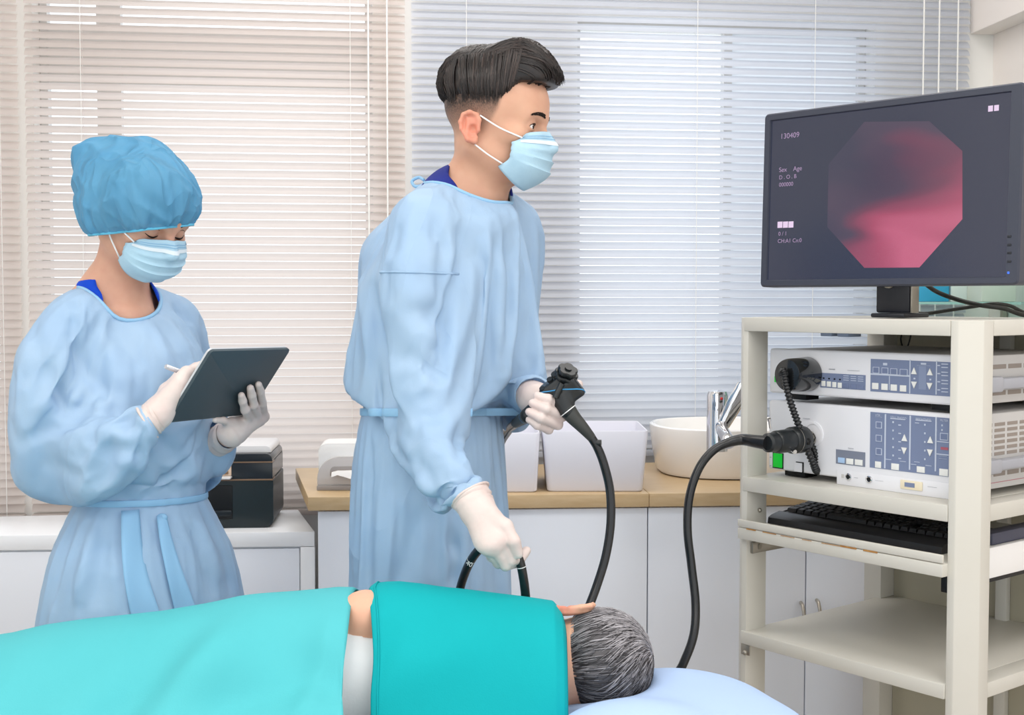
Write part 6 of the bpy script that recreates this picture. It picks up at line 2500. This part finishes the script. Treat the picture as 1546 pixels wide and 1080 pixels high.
c_ = np.array(at(180, 470, 2.24))
V, Q = surface(fscrub, c_ - 0.2, c_ + 0.2, 0.006)
V, Q = prune(V, Q, ((V - A3(f_nc)) @ A3((0.74, -0.67, 0)) < 0.05) & ((axis_hole(V, f_nf, f_ax, 0.049) > 0) | (V[:, 2] < at(180, 500, 2.2).z)) & (V[:, 2] > at(180, 560, 2.2).z))
V = smooth_rims(V, boundary_loops(Q))
so = link('scrub_collar', mesh_of(V, Q, 'scrub_collar'), m_scrub, woman, True, 180)
sm = so.modifiers.new('thickness', 'SOLIDIFY'); sm.thickness = 0.003

# ---- gown
flo = np.array([at(-30, 600, 2.2).x, 1.85, 0.38]); fhi = np.array([at(410, 600, 2.35).x, 2.66, at(180, 395, 2.2).z])
f_belt = lambda V: at(210, 752, FY).z - 0.006 * np.clip((2.25 - V[:, 1]) / 0.12, -1, 1)
f_belt.mask = lambda V: (loft_sdf(V, f_rings, f_fw) < 0.012) & (d_cap(V, f_slR[3], f_slR[5], 0.078, 0.062) > 0) & (d_cap(V, f_slR[2], f_slR[3], 0.075, 0.078) > 0) & (d_cap(V, f_slL[2], f_slL[3], 0.06, 0.06) > 0)
dR, dL = (f_slR[-1] - f_slR[-2]).normalized(), (f_slL[-1] - f_slL[-2]).normalized()
f_ends = [(f_slR[-1] + dR * 0.004, dR, 0.036), (f_slL[-1] + dL * 0.004, dL, 0.034)]
f_folds = [
    ([(64, 543), (89, 602), (128, 632)], -.014, .012), ([(115, 517), (132, 568), (175, 602)], -.014, .012), ([(134, 568), (150, 622)], .012, .012), ([(14, 628), (70, 612), (122, 602)], .013, .013),
    ([(22, 672), (77, 648), (140, 638)], -.012, .012), ([(175, 608), (192, 638), (212, 648)], -.010, .010), ([(140, 648), (204, 662)], .009, .012), ([(149, 684), (192, 680), (213, 690)], -.008, .011),
    ([(60, 700), (110, 716), (165, 706)], -.008, .014), ([(109, 478), (116, 518), (132, 553)], -.011, .011), ([(50, 490), (60, 540), (52, 590)], -.010, .012), ([(165, 480), (197, 525), (215, 560)], -.008, .012),
    ([(215, 484), (246, 530), (262, 580)], .009, .014), ([(236, 480), (272, 530), (285, 560)], -.008, .012), ([(260, 458), (290, 494)], -.009, .011), ([(150, 500), (170, 545), (190, 590)], .009, .014),
    ([(221, 672), (248, 725), (236, 745)], -.012, .011), ([(258, 650), (288, 700), (300, 730)], .009, .013), ([(284, 670), (270, 720), (250, 745)], -.010, .011), ([(180, 700), (190, 740)], -.008, .011),
    ([(115, 775), (92, 841), (80, 926)], -.010, .012), ([(150, 778), (128, 850), (118, 920)], .010, .013), ([(165, 785), (152, 860), (145, 920)], -.009, .011), ([(285, 785), (322, 905)], -.011, .012),
    ([(302, 765), (340, 841), (352, 905)], -.009, .011), ([(294, 780), (333, 880)], .009, .012), ([(75, 873), (180, 868)], .004, .008)]
fgown, FW, FQ, flps = make_gown('gown', fgf, fgfi, flo, fhi, lambda V: np.maximum(axis_hole(V, f_nc + Vector((0.012, -0.008, 0)), f_ax, 0.066), at(180, 487, 2.2).z - V[:, 2]), f_ends, f_belt, 0.42, woman, folds=f_folds)
fb = bvh_of(FW, FQ)
nl = max(flps, key=lambda l: FW[np.array(l), 2].mean())
rim_trim(FW, nl, 0.0036, 'neck_binding', m_trim, fgown)
fbc = Vector((at(210, 752, FY).x, FY, at(210, 752, FY).z))
bp = [p for p in ring_on(fb, fbc, (0, 0.05, 1), 90, 0.30, 0.002, inside=True) if p is not None and abs(loft_sdf(np.array([p], dtype=np.float32), f_rings, f_fw)[0]) < 0.03]
flat_band(bp, 0.011, 0.0016, 'belt_tape', m_trim, fgown, closed=True)


def tail(pts, w0, w1, name):
    """a belt end hanging down the front, lying on the skirt"""
    P = []
    for px, py in pts:
        o = CAMP; d = (at(px, py, 1.0) - CAMP).normalized()
        h = fb.ray_cast(o, d)
        P.append((h[0] if h[0] is not None else at(px, py, 2.12)) + Vector((0.002, -0.005, 0)))
    P = spline(P, 4)
    n = len(P)
    rows = []
    for i, p in enumerate(P):
        w = w0 + (w1 - w0) * i / (n - 1)
        s = Vector((0.80, 0.45, 0.0)).normalized()
        rows.append([p + s * w * (t - 0.5) + Vector((0.002, -0.003, 0)) * math.sin(t * 3.1 + i * 0.25) for t in np.linspace(0, 1, 7)])
    o = MB().grid(rows).build(name, m_trim, fgown, angle=180)
    sm = o.modifiers.new('thickness', 'SOLIDIFY'); sm.thickness = 0.0012
    return o


tail([(243, 778), (250, 815), (263, 865), (278, 915), (292, 965)], 0.016, 0.044, 'belt_tail')
tail([(196, 770), (198, 815), (204, 865), (216, 915), (232, 965)], 0.030, 0.052, 'belt_tail')
MB().sphere(fb.ray_cast(CAMP, (at(246, 781, 1) - CAMP).normalized())[0] + Vector((0, -0.004, 0)), 0.008, 14, (1.2, 0.7, 0.9)).build('belt_knot', m_trim, fgown, angle=180)

# ------------------------------------------------------------------- tablet
TL, TR, BL = at(320, 530.5, 2.04), at(439, 527.5, 2.24), at(254, 638.5, 2.075)
e1, e2 = TR - TL, BL - TL
e2 = e2 - e1 * (e2.dot(e1) / e1.dot(e1))
tw, th_ = e1.length, e2.length
X, Z = e1.normalized(), -e2.normalized()
Yb = Z.cross(X)                                       # from the back face to the screen
M_T = Matrix.Translation(BL) @ Matrix((X, Yb, Z)).transposed().to_4x4()
m_tab = mat('tablet_slate_back', rgb(58, 74, 82), 0.45, 0.4)
m_tabe = mat('tablet_silver_edge', rgb(205, 208, 214), 0.3, 0.5, metal=0.4)
tab = thing('tablet', 'dark slate tablet held by the person in the blue cap', 'tablet', M_T)


def slab(x0, x1, z0, z1, r, y0, y1, bev):
    pts = []
    for cx_, cz_, a0 in ((x1 - r, z0 + r, -90), (x1 - r, z1 - r, 0), (x0 + r, z1 - r, 90), (x0 + r, z0 + r, 180)):
        for k in range(6):
            a = math.radians(a0 + k * 18)
            pts.append((cx_ + r * math.cos(a), cz_ + r * math.sin(a)))
    return MB().prism(pts, -y1, -y0, bev, M=MXZ)


slab(0, tw, 0, th_, 0.006, 0.0, 0.0055, 0.0012).build('back_cover', m_tab, tab, angle=35)
slab(0.0008, tw - 0.0008, 0.0008, th_ - 0.0008, 0.006, 0.0056, 0.0095, 0.001).build('frame', m_tabe, tab, angle=35)
MB().box((0.012, 0.0096, 0.012), (tw - 0.012, 0.0101, th_ - 0.012)).build('screen', mat('tablet_screen', rgb(20, 22, 26), 0.12, 0.5, emit=(rgb(210, 216, 222), 0.35)), tab)


def on_tab(px, py, off):
    """point at a photo pixel, off metres in front (+: towards the camera) of the tablet's back"""
    n = -Yb
    d = (at(px, py, 1.0) - CAMP)
    t = ((BL - CAMP) + n * off).dot(n) / d.dot(n)
    return CAMP + d * t


# ---- her gloved hands
gl = glove('glove', None, on_tab(351, 652, 0.010), on_tab(347, 655, 0.010), dict(
    i=[on_tab(398, 629, 0.010), on_tab(396, 609, 0.015), on_tab(393, 592, 0.011), on_tab(390.5, 581, 0.0085)],
    m=[on_tab(389, 633, 0.012), on_tab(383, 612, 0.018), on_tab(380, 597, 0.013), on_tab(378, 586.5, 0.009)],
    r=[on_tab(378, 636, 0.012), on_tab(370, 619, 0.018), on_tab(366.5, 606, 0.013), on_tab(364.5, 597, 0.009)],
    l=[on_tab(366, 641, 0.008), on_tab(350, 637.5, 0.006), on_tab(337, 635, 0.003), on_tab(325, 634.5, 0.001)],
    t=[on_tab(366, 645, -0.012), on_tab(384, 634, -0.024), on_tab(390, 617, -0.022), on_tab(390, 603, -0.019)]), woman, m_glove,
    cuff=(on_tab(345, 656, 0.010), at(327, 669, 2.29), 0.0245, 0.029), scale=0.90, rw=0.023)
gr = glove('glove', None, at(235, 629, 2.068), at(231, 632, 2.066), dict(
    i=[on_tab(281, 563, -0.034), on_tab(303, 553, -0.040), on_tab(326, 563, -0.032), on_tab(341, 575, -0.022)],
    m=[on_tab(272, 578, -0.026), on_tab(296, 570, -0.036), on_tab(318, 578, -0.030), on_tab(334, 586, -0.021)],
    r=[on_tab(263, 594, -0.022), on_tab(284, 588, -0.030), on_tab(304, 594, -0.027), on_tab(318, 600, -0.021)],
    l=[on_tab(255, 609, -0.022), on_tab(272, 605, -0.026), on_tab(289, 610, -0.024), on_tab(300, 616, -0.021)],
    t=[on_tab(252, 590, -0.050), on_tab(272, 568, -0.056), on_tab(296, 556, -0.052), on_tab(322, 565, -0.040)]), woman, m_glove,
    cuff=(at(238, 627, 2.066), at(222, 637.5, 2.062), 0.0245, 0.0290), scale=0.92, rw=0.023)
s0, s1 = on_tab(250, 553.5, -0.060), on_tab(345, 588, -0.0125)
sd_ = (s1 - s0).normalized()
sty = MB().tube([s0, s0 + sd_ * 0.001, s1 - sd_ * 0.012, s1], [0.0034, 0.0042, 0.0042, 0.0008], 16).build('stylus', mat('stylus_silver', rgb(205, 205, 210), 0.25, 0.5, metal=0.6), angle=40)
sty.data.transform(Matrix.Translation(-s0)); sty.location = s0
tag(sty, 'silver stylus held behind the tablet by the person in the blue cap', 'stylus')
# =================================================================== bed, pillow, patient, drapes
PY_ = 1.86
m_pillow = mat('pillow_light_blue', rgb(178, 202, 238), 0.8, 0.2, bump=(240, 0.15))
m_bed = mat('mattress_white', rgb(232, 236, 242), 0.7, 0.2)
m_bedf = mat('bed_frame_grey', rgb(190, 192, 196), 0.4, 0.4)
m_teal = mat('drape_teal', rgb(90, 192, 199), 0.75, 0.2, noise=(5, rgb(82, 186, 193), 0.5), bump=(500, 0.12), trans=0.05)
m_teal2 = mat('patient_top_teal', rgb(4, 168, 174), 0.75, 0.2, noise=(5, rgb(2, 160, 166), 0.5), bump=(500, 0.12))
m_shirt = mat('undershirt_white', rgb(240, 242, 244), 0.8, 0.2, bump=(200, 0.15))
bx0, bx1, by0, by1 = -1.75, 0.46, 1.605, 1.995
bed = thing('bed', 'examination bed under the patient, with a white mattress', 'bed', T((bx0 + bx1) / 2, (by0 + by1) / 2, 0))
hwx, hwy = (bx1 - bx0) / 2, (by1 - by0) / 2
MB().box((-hwx, -hwy, 0.51), (hwx, hwy, 0.615), 0.02, 3).build('mattress', m_bed, bed)
MB().box((-hwx + .02, -hwy + .02, 0.44), (hwx - .02, hwy - .02, 0.509), 0.004).build('frame', m_bedf, bed)
for sx in (-1, 1):
    for sy in (-1, 1):
        MB().box((sx * (hwx - .1) - .025, sy * (hwy - .05) - .025, 0), (sx * (hwx - .1) + .025, sy * (hwy - .05) + .025, 0.4395), 0.004).build('leg', m_bedf, bed)

# ---- patient: lying on the side, back of the head to the camera
po = at(874, 1003, PY_)
pf = Vector((-0.10, 0.97, -0.20)).normalized()
pR = basis(pf, Vector((1.0, 0.10, 0.10)))
# basis() keeps 'up' close to the second argument: the crown points along +x
PS = 0.93
pt = thing('person', 'person lying on the bed in a turquoise top, back of the head to the camera', 'person', T(at(600, 1000, PY_).x, PY_, 0.617))
pj = dict(neck=at(838, 1012, 1.87), sh=at(640, 965, 1.86), chest=at(640, 1022, 1.85), belly=at(350, 1030, 1.84), hip=at(120, 1040, 1.84), elb=at(552, 933, 1.83), wri=at(440, 1002, 1.83))
pskull = Vector(xf([(0, -0.010, -0.045)], pR, po, PS)[0])
p_tube = dict(neck=[(pskull, pj['neck'], 0.050, 0.054), (pj['neck'], at(780, 1012, 1.87), 0.056, 0.075)],
              cut=0.6,
              body=[(at(770, 1010, 1.86), pj['chest'], 0.065, 0.078), (pj['chest'], pj['belly'], 0.078, 0.070), (pj['belly'], pj['hip'], 0.070, 0.070),
                    (pj['hip'], at(-250, 1075, 1.85), 0.065, 0.05), (at(-250, 1075, 1.85), at(-700, 1090, 1.85), 0.05, 0.045)])


def pbody():
    Ri = np.array(pR, dtype=np.float32); o = A3(po)

    def f(p):
        q = ((p - o) @ Ri) / PS
        d = head_sdf(q, eyes_closed=True, ear_up=0.020, ear_k=0.86) * PS
        nk = None
        for a, b, ra, rb in p_tube['neck']:
            c = d_cap(p, a, b, ra, rb)
            nk = c if nk is None else smin(nk, c, 0.03)
        return smin(d, nk, 0.028)
    pts = np.array([po, pj['neck'], at(780, 1012, 1.87)])
    lo, hi = pts.min(0) - 0.15, pts.max(0) + 0.15
    V, Q = surface(f, lo, hi, 0.0024)
    V = relax(V, Q, 1, 0.4)

    def g(p):
        d = None
        for a, b, ra, rb in p_tube['body']:
            c = d_cap(p, a, b, ra, rb)
            d = c if d is None else smin(d, c, 0.02)
        # the upper arm resting along the trunk
        ar = d_cap(p, at(650, 985, 1.845), pj['elb'], 0.030, 0.0365)
        ar = smin(ar, d_cap(p, pj['elb'], pj['wri'], 0.036, 0.026), 0.02)
        d = smin(d, ar, 0.012)
        return smax(d, 0.619 - p[..., 2], 0.01)
    lo = np.array([at(-720, 1000, 1.85).x - 0.1, 1.62, 0.61]); hi = np.array([at(790, 1000, 1.87).x + 0.02, 2.02, 0.93])
    V2, Q2 = surface(g, lo, hi, 0.008)
    me = mesh_of(np.concatenate([V, V2]), np.concatenate([Q, Q2 + len(V)]), 'body')
    return link('body', me, m_skin_p, pt, True, 180)


m_skin_p = mat('skin_patient', rgb(230, 180, 152), 0.5, 0.35, noise=(35, rgb(222, 166, 140), 0.5), sss=0.12)
fade_skin(m_skin_p, pR, po, PS)
pb_o = pbody()
head_attrs(pb_o, pR, po, PS, fade=False, flush=0.75)
st_ = pb_o.data.attributes['stubble']

# hair
m_hair_p = hair_mat('hair_grey', rgb(40, 36, 38), rgb(190, 186, 190), 0.45)


def phair(q):
    d = d_ell(q, (0, -0.001, 0.038), (0.079, 0.094, 0.079))
    d = smin(d, d_ell(q, (0, 0.022, 0.040), (0.071, 0.078, 0.068)), 0.03)
    x, y, z = np.abs(q[..., 0]), q[..., 1], q[..., 2]
    lim = np.interp(y, [-0.09, -0.05, -0.035, 0.0, 0.03, 0.06, 0.1], [-0.050, -0.050, -0.030, -0.004, 0.004, 0.04, 0.07]).astype(np.float32)
    return smax(d, lim - z, 0.006)


V, Q = surface(lambda p: phair(((p - A3(po)) @ np.array(pR, dtype=np.float32)) / PS) * PS, np.array(po) - 0.15, np.array(po) + 0.15, 0.0035)
V = relax(V, Q, 2)
me = mesh_of(V, Q, 'hair')
a = me.attributes.new('tone', 'FLOAT', 'POINT')
a.data.foreach_set('value', np.full(len(V), 0.12, dtype=np.float32))
ph = link('hair', me, m_hair_p, pt, True, 180)
rr = random.Random(9)
lines, rad, tn = [], [], []
for k in range(1500):
    # from the whorl at the crown outwards
    a0 = rr.uniform(0, 2 * math.pi)
    st0, L_ = rr.uniform(0.05, 1.35), rr.uniform(0.3, 0.62)
    ln = []
    for i in range(7):
        t = st0 + L_ * i / 6
        a1 = a0 + 0.28 * i / 6
        dirv = np.array([math.sin(t) * math.cos(a1), math.sin(t) * math.sin(a1) - 0.30 * math.cos(t), math.cos(t)])
        q = np.array([0, -0.005, 0.035]) + dirv * 0.1
        p = on_hair(q, phair, 0.0012 + 0.0035 * (i / 6) ** 2 * rr.random())
        ln.append(p)
    e = ln[-1]
    if e[2] < np.interp(e[1], [-0.09, -0.05, -0.035, 0.0, 0.03], [-0.052, -0.05, -0.028, 0.0, 0.01]):
        continue
    g = 0.35 + 0.35 * (e[0] * -1 / 0.08) * 1.0
    lines.append(xf(ln, pR, po, PS)); rad.append(rr.uniform(0.0006, 0.0012))
    tn.append(min(1, max(0, rr.gauss(g, 0.28))))
# nape: short hair running to the neck
for k in range(420):
    x0, z0 = rr.uniform(-0.062, 0.066), rr.uniform(-0.03, 0.02)
    y0 = -0.085 * math.sqrt(max(0.05, 1 - (x0 / 0.078) ** 2))
    ln = [on_hair((x0 * (1 - 0.05 * t), y0, z0 - 0.026 * t), phair, 0.0012 + 0.001 * t) for t in np.linspace(0, 1, 5)]
    lines.append(xf(ln, pR, po, PS)); rad.append(rr.uniform(0.0006, 0.001)); tn.append(min(1, max(0, rr.gauss(0.15 - 2.5 * x0, 0.2))))
def flow_p(q):
    d = np.array(q) - np.array([0, -0.03, 0.125])
    return d / (np.linalg.norm(d) + 1e-6) + np.array([0, 0, -0.4])


n0 = len(lines)
surf_strands(lines, rad, tn, phair, flow_p, 700, pR, po, PS, rr, lambda q: q[1] < 0.05 and q[2] > np.interp(q[1], [-0.09, -0.05, -0.035, 0.0, 0.03], [-0.045, -0.04, -0.015, 0.005, 0.02]), 6, 0.0075, (0.0006, 0.0011), 0.5)
for i in range(n0, len(tn)):
    q = (np.array(lines[i][0]) - np.array(po)) @ np.array(pR) / PS
    tn[i] = min(1, max(0, rr.gauss(0.32 - 3.2 * q[0] + 1.2 * (q[2] - 0.04), 0.22)))
strands_mesh(lines, rad, tn, 'hair_locks', m_hair_p, ph)

# ---- pillow
pc_ = np.array([at(1000, 1040, 1.83).x, 1.80, 0.665])


def pil_fn(p):
    q = p - pc_.astype(np.float32)
    c1, c2 = at(985, 1075, 1.80), at(1075, 1068, 1.84)
    d = d_ell(p, (pc_[0] + 0.02, 1.79, 0.660), (0.175, 0.20, 0.060))
    d = smin(d, d_ell(p, at(1022, 1088, 1.90), (0.120, 0.075, 0.058)), 0.05)
    d = smin(d, d_ell(p, (pc_[0], 1.78, 0.655), (0.215, 0.235, 0.034)), 0.03)
    d = smin(d, d_ell(p, at(945, 1114, 1.68), (0.09, 0.07, 0.045)), 0.05)
    hq = ((p - A3(po)) @ np.array(pR, dtype=np.float32)) / PS
    dent = phair(hq) * PS - 0.002
    d = smax(d, -dent, 0.012)
    w = vnoise(p * np.array([9, 9, 9], dtype=np.float32), 3) * 0.005
    return smax(d + w, 0.618 - p[..., 2], 0.006)


V, Q = surface(pil_fn, pc_ - np.array([0.26, 0.27, 0.06]), pc_ + np.array([0.28, 0.27, 0.13]), 0.006)
V = relax(V, Q, 3)
po_ = link('pillow', mesh_of(V - pc_ , Q, 'pillow'), m_pillow, None, True, 180)
po_.location = Vector(pc_)
tag(po_, 'light blue pillow at the head of the bed', 'pillow')

# ---- undershirt seen between the two drapes
def shirt_fn(p):
    d = d_cap(p, at(770, 1015, 1.86), at(640, 1022, 1.85), 0.078, 0.085)
    d = smin(d, d_cap(p, at(640, 1022, 1.85), at(480, 1022, 1.835), 0.085, 0.092), 0.02)
    d = smin(d, d_cap(p, at(835, 1010, 1.866), at(790, 1014, 1.86), 0.062, 0.070), 0.03)
    d = d + 0.0025 * vnoise(p * np.array([18, 30, 30], dtype=np.float32), 3)
    arm = d_cap(p, at(650, 985, 1.845), pj['elb'], 0.032, 0.038)
    d = smax(d, -arm, 0.004)
    return smax(smax(d, p[..., 0] - at(858, 1000, 1.86).x, 0.006), 0.6185 - p[..., 2], 0.004)


V, Q = surface(shirt_fn, np.array([at(470, 1000, 1.83).x, 1.66, 0.612]), np.array([at(880, 1000, 1.86).x, 2.03, 0.90]), 0.006)
sh_o = link('undershirt', mesh_of(relax(V, Q, 1), Q, 'undershirt'), m_shirt, pt, True, 180)


def drape(name, top, xs_near, edge_r, m, prof, seed, amp, folds, hem=None):
    """cloth lying over the body: top = [(px, py)] ridge line seen from the camera; prof = [(Y, drop)] across"""
    tx = [t[0] for t in top]; ty = [t[1] for t in top]
    nx = 150
    rows = []
    for pxv in np.linspace(tx[0], tx[-1], nx):
        py = float(np.interp(pxv, tx, ty))
        r = at(pxv, py, 1.84)
        pts = [Vector((r.x, 1.84 + dy, r.z - dz)) for dy, dz in prof]
        rows.append(spline(pts, 7))
    G = np.array([[tuple(p) for p in r] for r in rows], dtype=np.float32)
    t = np.linspace(0, 1, G.shape[1])[None, :]
    u = np.linspace(0, 1, nx)[:, None]
    # slanted free edges
    if xs_near is not None:
        l0, l1, r0, r1 = xs_near              # world-x shifts of the left and right edges towards the near hem
        s = np.clip((t - 0.45) / 0.55, 0, 1)
        G[..., 0] += (1 - u) * (l0 + (l1 - l0) * s) * s + u * (r0 + (r1 - r0) * s) * s
    w = amp * vnoise(np.stack([G[..., 0] * 5, G[..., 1] * 6, G[..., 2] * 6], -1), seed) * np.clip(t * 1.6 - 0.3, 0.12, 1)
    for cx_, cz_, ang, wd, ht in folds:
        xx, zz = G[..., 0] - cx_, G[..., 2] - cz_
        along = xx * math.cos(ang) + zz * math.sin(ang); acr = -xx * math.sin(ang) + zz * math.cos(ang)
        w = w + ht * np.exp(-(acr / wd) ** 2) * np.exp(-(along / (wd * 4.5)) ** 2)
    N = np.cross(np.gradient(G, axis=0), np.gradient(G, axis=1))
    N /= np.linalg.norm(N, axis=2, keepdims=True) + 1e-9
    if N[..., 2].mean() < 0:
        N = -N
    wt = np.clip((t - 0.48) / 0.2, 0.08, 1.0)
    G = G + N * (w * wt)[..., None]
    if name == 'surgical_drape':                       # the hanging sides clear the mattress
        side = np.broadcast_to(t > 0.5, G.shape[:2])
        low = G[..., 2] < 0.655
        G[..., 1] = np.where(low & side, np.minimum(G[..., 1], 1.588), np.where(low & ~side, np.maximum(G[..., 1], 2.008), G[..., 1]))
    o = MB().grid(G.tolist()).build(name, m, None, angle=180)
    sm = o.modifiers.new('thickness', 'SOLIDIFY'); sm.thickness = 0.003; sm.offset = -1
    return o, G


dtop = [(-330, 1010), (-160, 990), (0, 966), (50, 954), (110, 945), (171, 938), (233, 931), (349, 910), (419, 903), (500, 896), (527, 896.5), (532, 899)]
prof1 = [(0.18, 0.30), (0.172, 0.16), (0.14, 0.05), (0.07, 0.008), (0.0, 0.0), (-0.08, 0.022), (-0.16, 0.075), (-0.225, 0.15), (-0.258, 0.25), (-0.268, 0.40)]
xw = lambda px: at(px, 980, 1.75).x
d1, G1 = drape('surgical_drape', dtop, (0, 0, 0.03, 0.028), None, m_teal, prof1, 3, 0.017,
               [(xw(330), 0.80, 0.95, 0.035, 0.030), (xw(235), 0.775, 0.75, 0.03, -0.026), (xw(455), 0.80, -0.35, 0.03, -0.024), (xw(490), 0.80, 1.3, 0.02, 0.014), (xw(120), 0.77, 0.5, 0.035, -0.018), (xw(380), 0.76, 0.2, 0.03, -0.022)], None)
d1.location = (0, 0, 0)
tag(d1, 'large turquoise drape over the lying person, left of the bare arm', 'drape')
top2 = [(556, 893), (562, 888.5), (580, 886.5), (600, 886), (630, 889), (660, 893), (700, 898), (750, 905), (800, 911), (836, 916), (849, 930), (855, 950)]
prof2 = [(0.16, 0.232), (0.15, 0.13), (0.12, 0.04), (0.06, 0.006), (0.0, 0.0), (-0.055, 0.022), (-0.10, 0.075), (-0.135, 0.15), (-0.15, 0.20), (-0.155, 0.232)]
d2, G2 = drape('patient_top', top2, (0.060, 0.012, 0.0, -0.004), None, m_teal2, prof2, 8, 0.007,
               [(xw(650), 0.85, 0.75, 0.03, -0.010), (xw(700), 0.80, 0.5, 0.035, 0.010), (xw(610), 0.80, 1.2, 0.02, 0.006)], None)
d2.parent = pt
hr = [Vector(p) + Vector((0, -0.0008, 0.0012)) for p in G2[5, 8:, :].tolist()]
MB().tube(hr, 0.0012, 6).build('sleeve_hem', m_teal2, d2, angle=180)
# figures were modelled in world space: move their meshes into their own frames
for root in [o for o in SC.objects if o.parent is None and o.get('category') == 'person']:
    inv = root.matrix_world.inverted()
    for ch in root.children:
        to_local(ch, inv)
bpy.context.view_layer.update()
